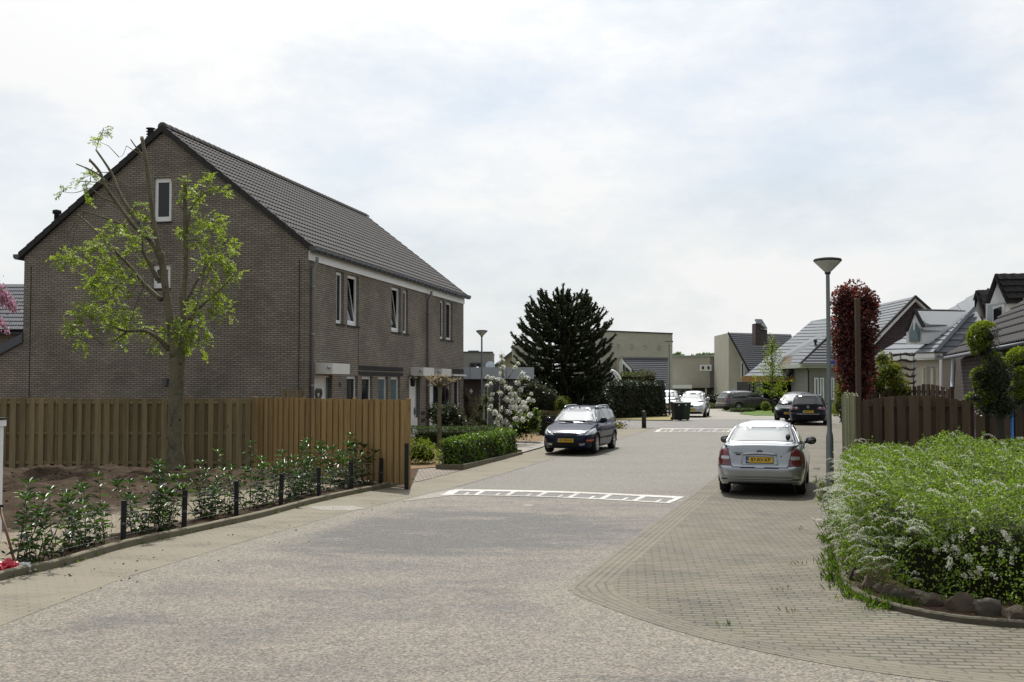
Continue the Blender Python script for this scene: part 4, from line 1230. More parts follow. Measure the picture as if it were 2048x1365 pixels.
# beige bungalow with dormer
b = Bld('beige_bungalow', 'pale beige bungalow with light grey roof and pointed white dormer above the wooden fence', at_depth(1850, 35))
b.solid('wall', [(1750, 716, 37.1), (1750, 800, 37.1), (1877, 800, 33.3), (1877, 712, 33.3)], (5, -0.7, 0), M['brick_beige'])
b.solid('eaves_fascia', [(1750, 711.5, 36.9), (1750, 724, 36.9), (1869, 719, 33.1), (1869, 706, 33.1)], (.25, .02, 0), M['offwhite'])
b.solid('eaves_fascia', [(1869.2, 706, 33.1), (1869.2, 719, 33.1), (1905, 719, 33.3), (1905, 706, 33.3)], (.02, .3, 0), M['offwhite'])
rf5 = b.rows('roof', (1752, 711, 36.9), (1871, 705.5, 33), (1949, 588, 37.2), (1949, 620, 34.6), 11, M['tile_lit'], 0.03)
b.rows('roof', (1871, 705.5, 33), (1906, 705.5, 33.2), (1936, 634, 34.4), (1956, 634, 34.5), 6, M['tile_lit'], 0.03)
b.bar('hip_flashing', [(1871, 704, 32.95), (1949, 617, 34.5)], .07, M['zinc'], rf5)
for x0, x1 in ((1833, 1848), (1852, 1867)):
    a_, b2 = (x0-1750)/127, (x1-1750)/127
    ya, yb = 37.1-3.8*a_-.06, 37.1-3.8*b2-.06
    w = b.solid('window', [(x0, 734, ya), (x0, 800, ya), (x1, 800, yb), (x1, 734, yb)], (.1, 0, 0), M['pvc'])
    b.solid('pane', [(x0+4.5, 737, ya-.06), (x0+4.5, 800, ya-.06), (x1-1, 800, yb-.06), (x1-1, 737, yb-.06)], (.05, 0, 0), pm('cream_blind', (0.45, 0.44, 0.33), .6, var=.05), w)
dr = b.solid('dormer', [(1827, 622, 34.4), (1812.6, 661, 34.4), (1812.6, 689, 34.4), (1843, 688, 34.2), (1843, 653, 34.2)], (2.2, .5, 0), M['white'])
b.solid('pane', [(1826.8, 643, 34.33), (1818.5, 665, 34.33), (1818.5, 684, 34.33), (1837.5, 683, 34.13), (1837.5, 660, 34.13)], (.05, .02, 0), M['glass_teal'], dr)
b.solid('frame', [(1826.7, 640, 34.28), (1826.7, 686, 34.28), (1829.3, 686, 34.26), (1829.3, 645, 34.26)], (.03, .01, 0), M['white'], dr)
b.rows('dormer_roof', (1843.5, 652.5, 34.1), (1893, 652, 34.4), (1827, 618.5, 34.6), (1918, 619.5, 36.2), 4, M['tile_lit'], .025, parent=dr)
b.solid('dormer_roof', [(1827, 618.5, 34.55), (1810.5, 662, 34.55), (1812.6, 662, 34.55), (1827, 623.5, 34.55)], (2.2, .8, 0), M['verge'], dr)
b.solid('dormer_verge', [(1827, 617.5, 34.3), (1809, 663, 34.3), (1812, 664, 34.3), (1827, 623, 34.3)], (.08, .02, 0), M['verge'], dr)
b.solid('dormer_roof', [(1827, 617.5, 34.28), (1827, 623.5, 34.28), (1843.2, 655, 34.08), (1845.2, 653, 34.08)], (.1, .02, 0), M['verge'], dr)
b.bar('downpipe', [(1881.5, 720, 33.0), (1881.5, 800, 33.0)], .045, M['white'])
# dark tiled house on the right
D0 = 32.0; c0 = at_depth(1897, D0); du = Vector((-0.25, -0.968, 0)); dv = Vector((0.968, -0.25, 0))
b = Bld('plum_brick_house', 'dark plum brick house with black tiled roof behind the cloud-pruned tree', c0)
ez = P(1897, 713, D0).z - c0.z
o_ = Vector((0, 0, 0)); Ln = 12.0
def dd(s, d, z): return tuple(o_ + du*s + dv*d + Vector((0, 0, z)))
mb = MB(); mb.extrude([dd(.15, .3, 0), dd(Ln, .3, 0), dd(Ln, .3, ez-.1), dd(.15, .3, ez-.1)], tuple(dv*6)); mb.build('wall', M['brick_plum'], b.e)
mb = MB(); rows_quad(mb, dd(0, 0, ez), dd(Ln, 0, ez), dd(0, 5.2, ez+3.9), dd(Ln, 5.2, ez+3.9), 15, .05, waves=46, amp=.05); rf6 = mb.build('roof', M['tile_black'], b.e)
mb = MB(); mb.extrude([dd(.15, .3, ez-.1), dd(.15, 6, ez-.1), dd(.15, 5.2, ez+3.7)], tuple(du*.2)); mb.build('gable_wall', M['brick_plum'], b.e)
mb = MB(); mb.tube([dd(-.1, -.08, ez-.05), dd(Ln, -.08, ez-.05)], .05, 8); mb.build('gutter', M['zinc'], b.e)
mb = MB(); e1 = b.p(1905, 716, 31.5); mb.tube([e1+Vector((.0, -.1, 0)), b.p(1905.5, 760, 31.4), b.p(1905, 778, 31.3), b.p(1899, 783, 31.2), b.p(1872, 788, 31), b.p(1852, 786.5, 31)], [.06, .06, .06, .06, .06, .05], 10); mb.build('downpipe', M['lightgrey'], b.e)
# dormers of the house behind it
b = Bld('dormer_house', 'house with two white gabled dormers and dark wavy tiles at the right edge', at_depth(2000, 38))
b.rows('roof', (1936, 650, 36.5), (2100, 640, 36.5), (1975, 578, 38.5), (2100, 570, 38.5), 6, M['tile_black'], .05, waves=14, amp=.04)
b.solid('wall', [(1938, 652, 36.9), (2100, 644, 36.9), (2100, 800, 36.9), (1938, 800, 36.9)], (0, 4, 0), M['brick_plum'])
for (ax, ay, lx_, ly_, rx_, ry_, by, Y, rr) in ((1989.5, 557, 1971.5, 604, 2011, 597, 646, 35.6, 2100), (1951, 590, 1938, 632, 1967, 627, 665, 36.3, 1980)):
    w_ = b.solid('dormer', [(ax, ay, Y), (lx_, ly_, Y), (lx_, by, Y), (rx_, by-4, Y-.2), (rx_, ry_, Y-.2)], (2.6, 1.2, 0), M['white'])
    b.rows('dormer_roof', (rx_+1.5, ry_+1, Y-.35), (rr, ry_-1, Y-.1), (ax, ay-9, Y-.1), (rr, ay-10, Y+.3), 4, M['tile_black'], .06, waves=6, amp=.04, parent=w_)
    b.solid('dormer_roof', [(ax, ay-9, Y-.12), (lx_-2, ly_+3, Y-.12), (lx_+.5, ly_+3, Y-.12), (ax, ay+1, Y-.12)], (2.4, 1.2, 0), M['tile_black'], w_)
    b.solid('verge', [(ax, ay-9, Y-.14), (ax, ay+1, Y-.14), (rx_-1, ry_+3, Y-.36), (rx_+2, ry_+1, Y-.36)], (.1, .05, 0), M['verge'], w_)
    if rr == 2100:
        b.solid('window_recess', [(1975, 611, Y-.03), (1975, by, Y-.03), (2009, by-4, Y-.23), (2009, 605, Y-.23)], (.02, .02, 0), M['lightgrey'], w_)
        b.solid('window_frame', [(1985, 614, Y-.1), (1985, by, Y-.1), (2008, by-4, Y-.3), (2008, 609, Y-.3)], (.02, .02, 0), M['white'], w_)
        b.solid('pane', [(1987, 619, Y-.16), (1987, by, Y-.16), (2003, by-4, Y-.36), (2003, 613, Y-.36)], (.02, .02, 0), M['glass'], w_)
    else:
        b.solid('window_frame', [(1943, 638, Y-.04), (1943, 665, Y-.04), (1964, 665, Y-.2), (1964, 632, Y-.2)], (.02, .02, 0), M['pvc'], w_)
b.bar('gutter', [(1930, 649, 36.2), (1978, 643, 35.9)], .06, M['zinc'])
# ------------------------------------------------------------------ cars
def itp(tab):
    xs = np.array([t[0] for t in tab], float); ys = np.array([t[1] for t in tab], float)
    def f(x):
        # smooth (cosine-free) monotone-ish interpolation: average of linear samples
        return (np.interp(x-0.025, xs, ys) + np.interp(x, xs, ys)*2 + np.interp(x+0.025, xs, ys))/4
    return f

def inpoly(u, v, poly):
    u = np.asarray(u); v = np.asarray(v); r = np.zeros(u.shape, bool); n = len(poly)
    for i in range(n):
        x0, y0 = poly[i]; x1, y1 = poly[(i+1) % n]
        if y0 == y1: continue
        c = ((y0 > v) != (y1 > v)) & (u < (x1-x0)*(v-y0)/(y1-y0)+x0)
        r ^= c
    return r

def polydist(u, v, poly, closed=True):
    d = np.full(np.shape(u), 1e9); n = len(poly)
    for i in range(n if closed else n-1):
        x0, y0 = poly[i]; x1, y1 = poly[(i+1) % n]
        dx, dy = x1-x0, y1-y0; l2 = dx*dx+dy*dy
        t = np.clip(((u-x0)*dx+(v-y0)*dy)/l2, 0, 1)
        d = np.minimum(d, np.hypot(u-x0-t*dx, v-y0-t*dy))
    return d

def shell(dx, dy, dz, mapping):
    """six gridded faces of a cube pushed through mapping; returns welded V, quads, face id"""
    Vs = []; Fs = []; ids = []; n0 = 0
    def face(nu, nv, fn, fid, flip):
        nonlocal n0
        u = np.linspace(-1, 1, nu+1); v = np.linspace(-1, 1, nv+1)
        U, W_ = np.meshgrid(u, v, indexing='ij')
        a, b, c = fn(U.ravel(), W_.ravel())
        Vs.append(np.stack(mapping(a, b, c), 1))
        i, j = np.meshgrid(np.arange(nu), np.arange(nv), indexing='ij')
        q0 = (i*(nv+1)+j).ravel(); q = np.stack([q0, q0+nv+1, q0+nv+2, q0+1], 1)
        if flip: q = q[:, ::-1]
        Fs.append(q+n0); ids.append(np.full(len(q), fid)); n0 += len(U.ravel())
    o = np.ones_like
    face(dy, dz, lambda u, v: (o(u), u, v), 0, False)
    face(dy, dz, lambda u, v: (-o(u), u, v), 1, True)
    face(dx, dz, lambda u, v: (u, o(u), v), 2, True)
    face(dx, dz, lambda u, v: (u, -o(u), v), 3, False)
    face(dx, dy, lambda u, v: (u, v, o(u)), 4, False)
    face(dx, dy, lambda u, v: (u, v, -o(u)), 5, True)
    V = np.concatenate(Vs); F = np.concatenate(Fs); ids = np.concatenate(ids)
    key = np.round(V, 4)
    _, idx, inv = np.unique(key, axis=0, return_index=True, return_inverse=True)
    F = inv.reshape(-1)[F]
    return V[idx], F, ids

def snap_poly(V, u, v, poly, reg, rad, closed=True):
    """pull vertices lying near a feature outline onto it; u, v are column indices (u=1 is taken as |y|)"""
    U = np.abs(V[:, 1]) if u == 1 else V[:, u].copy(); W_ = V[:, v].copy()
    best = np.full(len(V), 1e9); bu = U.copy(); bv = W_.copy(); n = len(poly)
    for i in range(n if closed else n-1):
        x0, y0 = poly[i]; x1, y1 = poly[(i+1) % n]
        dx, dy = x1-x0, y1-y0; l2 = dx*dx+dy*dy
        if l2 == 0: continue
        t = np.clip(((U-x0)*dx+(W_-y0)*dy)/l2, 0, 1)
        pu, pv = x0+t*dx, y0+t*dy; d = np.hypot(U-pu, W_-pv)
        k = d < best; best[k] = d[k]; bu[k] = pu[k]; bv[k] = pv[k]
    m = reg & (best < rad)
    if u == 1: V[m, 1] = np.sign(V[m, 1])*bu[m]
    else: V[m, u] = bu[m]
    V[m, v] = bv[m]

def submesh(name, V, F, mask, mats, parent, midx=None, smooth=True, push=None):
    F = F[mask]
    if len(F) == 0: return None
    used, inv = np.unique(F, return_inverse=True)
    VV = V[used]
    if push is not None: VV = VV + push
    return np_mesh(name, VV, inv.reshape(F.shape), mats, None if midx is None else midx[mask], smooth, parent)

def sq(a, b, n):
    m = np.maximum(np.abs(a), np.abs(b)); s = (np.abs(a)**n + np.abs(b)**n)**(1/n)
    return np.where(s > 0, m/np.maximum(s, 1e-9), 1)

def wheel(parent, x, y, R_, w, side, rim_mat, spokes=5):
    mb = MB()
    T = Matrix.Translation((x, y, R_)) @ Matrix.Rotation(R(90), 4, 'X')
    mb.lathe([(R_*.55, -w*.3), (R_*.55, w*.3)], 20, M=T); wh = mb.build('wheel', M['black'], parent)
    mb = MB(); mb.lathe([(R_*.64, -w/2), (R_*.9, -w/2), (R_*.985, -w*.36), (R_, -w*.15), (R_, w*.15), (R_*.985, w*.36), (R_*.9, w/2), (R_*.64, w/2)], 32, M=T, cap=False); mb.build('tyre', M['rubber'], wh)
    mb = MB(); s = -side   # lathe z axis points to -y after the rotation
    mb.lathe([(R_*.66, s*w*.50), (R_*.62, s*w*.50), (R_*.60, s*w*.2), (R_*.66, s*w*.2)], 28, M=T, cap=False)
    for k in range(spokes):
        q_ = 2*math.pi*k/spokes
        Tk = T @ Matrix.Rotation(q_, 4, 'Z')
        z0, z1 = sorted((s*w*.36, s*w*.47))
        mb.add([(R_*.06, -R_*.09, z0), (R_*.63, -R_*.075, z0), (R_*.63, R_*.075, z0), (R_*.06, R_*.09, z0), (R_*.06, -R_*.08, z1), (R_*.63, -R_*.06, z1), (R_*.63, R_*.06, z1), (R_*.06, R_*.08, z1)], [(3,2,1,0),(4,5,6,7),(0,1,5,4),(1,2,6,5),(2,3,7,6),(3,0,4,7)], 0, False, Tk)
    mb.lathe([(.01, s*w*.49), (R_*.14, s*w*.48), (R_*.15, s*w*.3)], 14, M=T)
    mb.build('rim', rim_mat, wh)
    return wh

def make_car(name, label, loc, heading, c, cell=0.02, group=None):
    """heading: yaw of the car's forward axis, measured from +Y towards +X"""
    root = empty(name, loc, math.pi/2 - heading)
    tag(root, label, 'car', group)
    Lc, Wc = c['L'], c['W']; hl = Lc/2
    ztop, zbot, xf, xr, hw = itp(c['ztop']), itp(c['zbot']), itp(c['xf']), itp(c['xr']), itp(c['hw'])
    nf, nr, mtop = c.get('nf', 4.5), c.get('nr', 5.0), c.get('mtop', 7.0)
    def bmap(a, b, cc):
        n = np.where(a > 0, nf, nr)
        k = sq(a, b, n); a1, b1 = a*k, b*k
        cp = np.maximum(cc, 0); kb = sq(b1, cp, mtop); kb = np.where(cc > 0, kb, 1)
        b2 = b1*kb; c2 = np.where(cc > 0, cc*kb, cc)
        t = (c2+1)/2
        x0 = a1*hl
        z = zbot(x0) + t*(ztop(x0)-zbot(x0))
        f, r_ = xf(z), xr(z)
        x = (f+r_)/2 + a1*(f-r_)/2
        y = b2*hw(z)*Wc/2
        z = z + np.where(cc > 0, c.get('crown', .03)*(1-b2**2)*np.clip((cc-.4)/.6, 0, 1), 0)
        return x, y, z
    V, F, fid = shell(int(Lc/cell), int(Wc/cell), int(0.85/cell), bmap)
    for (proj, poly, closed) in c.get('snap', []):
        reg = (V[:, 0] > hl*.55) if proj == 'front' else (V[:, 0] < -hl*.7) if proj == 'rear' else (np.abs(V[:, 1]) > Wc*.36)
        snap_poly(V, 0 if proj == 'side' else 1, 2, poly, reg, cell*.75, closed)
    for xw in c['wheels']:
        d = np.hypot(V[:, 0]-xw, V[:, 2]-c['R']); m = (np.abs(d-c['R']-.05) < cell*.75) & (np.abs(V[:, 1]) > Wc*.36)
        for k_, o_ in ((0, xw), (2, c['R'])): V[m, k_] = o_+(V[m, k_]-o_)/d[m]*(c['R']+.05)
    C = V[F].mean(1); x, y, z = C.T; ay = np.abs(y)
    nrm = unit(np.cross(V[F[:, 2]]-V[F[:, 0]], V[F[:, 3]]-V[F[:, 1]]))
    Rw, wb = c['R'], c['wheels']
    keep = np.ones(len(F), bool)
    for xw in wb:
        d = np.hypot(x-xw, z-Rw)
        keep &= ~((d < Rw+.05) & (ay > Wc/2-.42) & (np.abs(nrm[:, 2]) < .8) & np.isin(fid, (2, 3))) & ~((np.abs(x-xw) < Rw+.05) & (ay > Wc/2-.3) & (fid == 5))
    pm_ = paint_for(c['paint'])
    taken = ~keep
    midx = np.zeros(len(F), int)
    side = np.isin(fid, (2, 3))
    # feature parts cut out of the skin
    for (pname, pmat, pred) in c.get('parts', []):
        m = pred(x, y, z, fid) & ~taken
        if pname.endswith('*'):      # left and right pieces are separate parts
            for sg in (1, -1):
                submesh(pname[:-1], V, F, m & (y*sg > 0), M[pmat], root)
        else: submesh(pname, V, F, m, M[pmat], root)
        taken |= m
    for lines in c.get('gaps', []):
        proj, pts, w = lines
        if proj == 'side': d = polydist(x, z, pts, False); m = side & (d < w)
        elif proj == 'rear': d = polydist(ay, z, pts, False); m = (x < -hl*.55) & (nrm[:, 0] < -.15) & (d < w)
        elif proj == 'front': d = polydist(ay, z, pts, False); m = (x > hl*.55) & (d < w) & (fid == 0)
        elif proj == 'top': d = polydist(x, ay, pts, False); m = (fid == 4) & (d < w)
        midx[m & ~taken] = 1
    for (proj, poly) in c.get('dark', []):
        if proj == 'front': m = (x > hl*.6) & inpoly(ay, z, poly)
        elif proj == 'rear': m = (x < -hl*.6) & inpoly(ay, z, poly)
        else: m = side & inpoly(x, z, poly)
        midx[m & ~taken] = 2
    # doors, bumpers and bonnet are panels of the same skin
    for (pname, pred) in c.get('panels', []):
        m = pred(x, y, z, fid, nrm) & ~taken
        if pname.endswith('*'):
            for sg in (1, -1): submesh(pname[:-1], V, F, m & (y*sg > 0), [pm_, M['gap'], M['black']], root, midx)
        else: submesh(pname, V, F, m, [pm_, M['gap'], M['black']], root, midx)
        taken |= m
    submesh('body', V, F, ~taken, [pm_, M['gap'], M['black']], root, midx)
    # arch lips
    for xw in wb:
        for sg in (1, -1):
            sm = side & keep & (y*sg > 0)
            cx, cz, cy = x[sm], z[sm], y[sm]
            pts = []
            for k in range(0, 25):
                q_ = math.pi*(k/24)*1.12 - math.pi*.06
                px_, pz_ = xw+math.cos(q_)*(Rw+.052), Rw+math.sin(q_)*(Rw+.052)
                if pz_ < zbot(np.array([px_]))[0]+.03: continue
                i = np.argmin((cx-px_)**2+(cz-pz_)**2)
                pts.append((px_, cy[i]-sg*.008, pz_))
            mb = MB(); mb.tube(pts, .022, 6)
            mb.build('wheel_arch', pm_, root)
    # greenhouse
    g = c['gh']; zr = itp(g['roof']); gf, gr, gw = itp(g['xf']), itp(g['xr']), itp(g['hw']); z0 = g['z0']
    gnf, gnr, gm = g.get('nf', 6), g.get('nr', 6), g.get('m', 6)
    def gmap(a, b, cc):
        n = np.where(a > 0, gnf, gnr)
        k = sq(a, b, n); a1, b1 = a*k, b*k
        cp = np.maximum(cc, 0); kb = np.where(cc > 0, sq(b1, cp, gm), 1)
        ka = np.where(cc > 0, sq(a1, cp, g.get('ma', 12)), 1)
        b2 = b1*kb; c2 = np.where(cc > 0, cc*kb*ka, cc); a1 = a1*ka
        t = (c2+1)/2
        zt = z0 + t*(g['H']-z0)
        f, r_ = gf(zt), gr(zt)
        xx = (f+r_)/2 + a1*(f-r_)/2
        zz = z0 + t*(zr(xx)-z0)
        yy = b2*gw(zz)
        zz = zz + np.where(cc > 0, .035*(1-b2**2)*np.clip((cc-.5)/.5, 0, 1), 0)
        return xx, yy, zz
    gl_ = abs(g['xf'][0][1]-g['xr'][0][1])
    V, F, fid = shell(int(gl_/cell), int(1.5/cell), int(0.75/cell), gmap)
    xm = (V[:, 0].max()+V[:, 0].min())/2
    for (pname, proj, poly) in g['glass']:
        if proj == 'side': snap_poly(V, 0, 2, poly, (np.abs(V[:, 1]) > .5), cell*.75)
        else: snap_poly(V, 1, 2, [(-.3, poly[0][1])]+poly+[(-.3, poly[-1][1])], (V[:, 0] > xm) if proj == 'front' else (V[:, 0] < xm), cell*.75, False)
    C = V[F].mean(1); x, y, z = C.T; ay = np.abs(y)
    nrm = unit(np.cross(V[F[:, 2]]-V[F[:, 0]], V[F[:, 3]]-V[F[:, 1]]))
    taken = np.zeros(len(F), bool); midx = np.zeros(len(F), int)
    side = np.isin(fid, (2, 3)) 
    xm = (x.max()+x.min())/2
    for (pname, proj, poly) in g['glass']:
        if proj == 'front': u, reg = ay, (x > xm) & (nrm[:, 0] > .25) & (np.abs(nrm[:, 1]) < .75)
        elif proj == 'rear': u, reg = ay, (x < xm) & (nrm[:, 0] < -.2) & (np.abs(nrm[:, 1]) < .75)
        else: u, reg = x, (np.abs(nrm[:, 1]) > .55)
        if proj != 'side': poly = [(max(p_[0], -1), p_[1]) for p_ in poly] + [(-.2, poly[-1][1]), (-.2, poly[0][1])]
        ins = inpoly(u, z, poly) & reg & ~taken
        if proj == 'side':
            for sg in (1, -1): submesh(pname, V, F, ins & (y*sg > 0), M['carglass'], root)
        else: submesh(pname, V, F, ins, M['carglass'], root)
        taken |= ins
        rim_ = (polydist(u, z, poly[:len(poly)-2] if proj != 'side' else poly, proj == 'side') < g.get('trim', .028)) & reg & ~taken
        midx[rim_] = 2
    if c.get('roof_gap'): midx[(fid == 4) & (np.abs(ay-c['roof_gap']) < .008) & ~taken] = 1
    submesh('roof', V, F, ~taken, [pm_, M['gap'], M['black']], root, midx)
    # underbody and wheel wells, with a black inner box added to block light
    mb = MB(); mb.box(-hl+.22, hl-.22, -(Wc/2-.30), Wc/2-.30, c['zbot'][0][1]-.02, .62)
    for xw in wb:
        for sg in (1, -1):
            T = Matrix.Translation((xw, sg*(Wc/2-.17), Rw)) @ Matrix.Rotation(R(90), 4, 'X')
            r_ = Rw+.055
            ring = []
            for zz in (-.15, .13):
                ring.append([T @ Vector((r_*math.cos(t), r_*math.sin(t), zz)) for t in [math.pi*k/16*1.1-.15 for k in range(17)]])
            mb.grid(ring, 0, True)
            mb.box(xw-Rw*.9, xw+Rw*.9, *sorted((sg*(Wc/2-.30), sg*(Wc/2-.26))), .3, .66)
    mb.build('underbody_light_block', M['black'], root)
    for xw in wb:
        for sg in (1, -1): wheel(root, xw, sg*(Wc/2-.125), Rw, .2, sg, M['alloy'], c.get('spokes', 5))
    # mirrors
    mx, mz = c['mirror']
    for sg in (1, -1):
        mb = MB(); yb = Wc/2+.02
        T = Matrix.Translation((mx, sg*(yb+.03), mz)) @ Matrix.Diagonal((.55, 1, .8, 1))
        mb.lathe([(.01, -.12), (.06, -.11), (.10, -.06), (.115, 0), (.10, .06), (.06, .10), (.01, .11)], 12, M=T @ Matrix.Rotation(R(90), 4, 'X'))
        mb.tube([(mx+.02, sg*(Wc/2-.10), mz-.04), (mx, sg*(yb+.02), mz-.03)], .03, 8)
        mi = mb.build('mirror', pm_ if c.get('mirror_paint', 1) else M['black'], root)
        mb = MB(); mb.lathe([(.085, 0), (.08, .004)], 12, M=Matrix.Translation((mx-.066, sg*(yb+.03), mz)) @ Matrix.Diagonal((1, 1, .75, 1)) @ Matrix.Rotation(R(90), 4, 'Y')); mb.build('mirror_glass', M['carglass'], mi)
    return root

_paints = {}
def paint_for(k):
    if k not in _paints:
        col, me_, ro = {'silver': ((0.36, 0.385, 0.42), .75, .30), 'navy': ((0.012, 0.015, 0.034), .0, .16), 'black': ((0.008, 0.009, 0.014), .0, .2), 'graphite': ((0.085, 0.08, 0.085), .6, .35), 'palesilver': ((0.44, 0.45, 0.46), .7, .3)}[k]
        _paints[k] = paint(k + '_car_paint', col, me_, ro, .08 if k in ('black', 'navy') else 1.0)
        if k in ('black', 'navy'): _paints[k].node_tree.nodes['Principled BSDF'].inputs['Specular IOR Level'].default_value = .12
    return _paints[k]

def plate(root, x, zc, front, txt, w=.52, h=.11, y=0.0, tilt=0.0):
    sgn = 1 if front else -1
    T = Matrix.Translation((x, y, zc)) @ Matrix.Rotation(tilt, 4, 'Y') @ (Matrix(((0, 0, 1, 0), (1, 0, 0, 0), (0, 1, 0, 0), (0, 0, 0, 1))) if front else Matrix(((0, 0, -1, 0), (-1, 0, 0, 0), (0, 1, 0, 0), (0, 0, 0, 1))))
    # local: x right as read, y up, z out of the plate
    mb = MB(); mb.cbox(-w/2-.012, w/2+.012, -h/2-.012, h/2+.012, -.012, .002, .006, 0, T); holder = mb.build('plate_holder', M['black'], root)
    mb = MB(); mb.box(-w/2+.045, w/2, -h/2, h/2, .002, .006, 0, T); pl = mb.build('number_plate', M['yellow'], root)
    mb = MB(); mb.box(-w/2, -w/2+.045, -h/2, h/2, .0025, .0062, 0, T); eu = mb.build('plate_band', M['blue'], pl)
    text_mesh('plate_letters', 'NL', .035, M['white'], pl, T @ Matrix.Translation((-w/2+.0225, -h*.25, .0066)), .0006)
    text_mesh('plate_letters', txt, h*.86, M['black'], pl, T @ Matrix.Translation((.02, 0.0, .0066)), .0008, sx=1.02, bold=.0022)
    return pl, T

KTL = [(.625, .965), (.555, .625), (1.0, .625), (1.0, .80), (.80, .895), (.72, .95)]
KIA = dict(snap=[('rear', KTL, True), ('rear', [(.605, .745), (.775, .745), (.775, .805), (.605, .805)], True)], L=4.48, W=1.785, R=.318, wheels=(1.33, -1.27), paint='silver', nf=4.5, nr=7.5, mtop=11.0, crown=.025,
    ztop=[(-2.3, 1.0), (-2.1, 1.03), (-1.6, 1.045), (-1.2, 1.0), (.6, .98), (.95, .97), (1.6, .87), (2.05, .74), (2.25, .66)],
    zbot=[(-2.3, .26), (-1.8, .2), (1.8, .18), (2.3, .2)],
    xf=[(.15, 2.1), (.35, 2.21), (.55, 2.24), (.68, 2.17), (.8, 2.0), (1.1, 1.9)],
    xr=[(.2, -2.10), (.27, -2.17), (.33, -2.215), (.36, -2.20), (.40, -2.225), (.52, -2.24), (.585, -2.235), (.62, -2.185), (.66, -2.17), (.95, -2.135), (1.0, -2.125), (1.05, -2.10), (1.1, -2.08)],
    hw=[(.15, .89), (.3, .955), (.55, 1.0), (.72, 1.0), (.85, .97), (.98, .91), (1.1, .86)],
    mirror=(.78, 1.0), mirror_paint=0, spokes=5, roof_gap=.50,
    gh=dict(z0=.9, H=1.445, roof=[(-1.6, 1.40), (-1.0, 1.425), (-.3, 1.445), (.3, 1.43), (1.0, 1.38)],
        xf=[(.9, 1.1), (1.0, .93), (1.36, .30), (1.445, .05)], xr=[(.9, -1.86), (1.04, -1.70), (1.08, -1.62), (1.36, -1.0), (1.42, -.84), (1.445, -.7)],
        hw=[(.9, .80), (.98, .785), (1.06, .755), (1.36, .605), (1.43, .56), (1.5, .53)], nf=7, nr=7, m=5,
        glass=[('rear_window', 'rear', [(.66, 1.075), (.545, 1.365)]), ('windscreen', 'front', [(.68, 1.0), (.56, 1.36)]),
            ('side_window', 'side', [(.80, 1.0), (.22, 1.36), (-.16, 1.375), (-.17, 1.0)]), ('side_window', 'side', [(-.23, 1.0), (-.22, 1.375), (-.72, 1.35), (-1.28, 1.06), (-1.25, 1.02)])]),
    parts=[('tail_light*', 'redlens', lambda x, y, z, f: (x < -1.7) & inpoly(np.abs(y), z, KTL) & (f != 4) & ~((z > .745) & (z < .805) & (np.abs(y) > .605) & (np.abs(y) < .775)) & (x < -1.86)),
        ('reversing_light*', 'clearlens', lambda x, y, z, f: (x < -1.93) & (z > .745) & (z < .805) & (np.abs(y) > .605) & (np.abs(y) < .775) & (f != 4)),
        ('headlight*', 'clearlens', lambda x, y, z, f: (x > 1.7) & inpoly(np.abs(y), z, [(.4, .6), (.82, .62), (.84, .78), (.5, .72)]))],
    panels=[('rear_bumper', lambda x, y, z, f, n: (x < -1.66) & (z < .62 - .04*(np.abs(y) < .56)) & (f != 5)),
        ('boot_lid', lambda x, y, z, f, n: (x < -1.72) & (np.abs(y) < .66) & (f != 5)),
        ('door*', lambda x, y, z, f, n: np.isin(f, (2, 3)) & inpoly(x, z, [(.95, .3), (.98, 1.1), (-.19, 1.1), (-.19, .3)])),
        ('door*', lambda x, y, z, f, n: np.isin(f, (2, 3)) & inpoly(x, z, [(-.2, .3), (-.2, 1.1), (-1.25, 1.1), (-1.2, .85), (-.9, .6), (-.85, .3)])),
        ('bonnet', lambda x, y, z, f, n: (f == 4) & (x > .9) & (np.abs(y) < .7))],
    gaps=[('rear', [(.665, 1.01), (.60, .80), (.545, .585), (0, .578)], .009), ('rear', [(.55, .622), (1.0, .622)], .008), ('side', [(.96, .3), (.98, 1.0)], .008), ('side', [(-.195, .3), (-.195, 1.0)], .008), ('side', [(-1.25, 1.0), (-1.2, .85), (-.9, .6), (-.85, .3)], .008), ('rear', [(0, .345), (.78, .345)], .012)],
    dark=[('rear', [(-.1, .2), (-.1, .285), (.62, .285), (.66, .2)])])

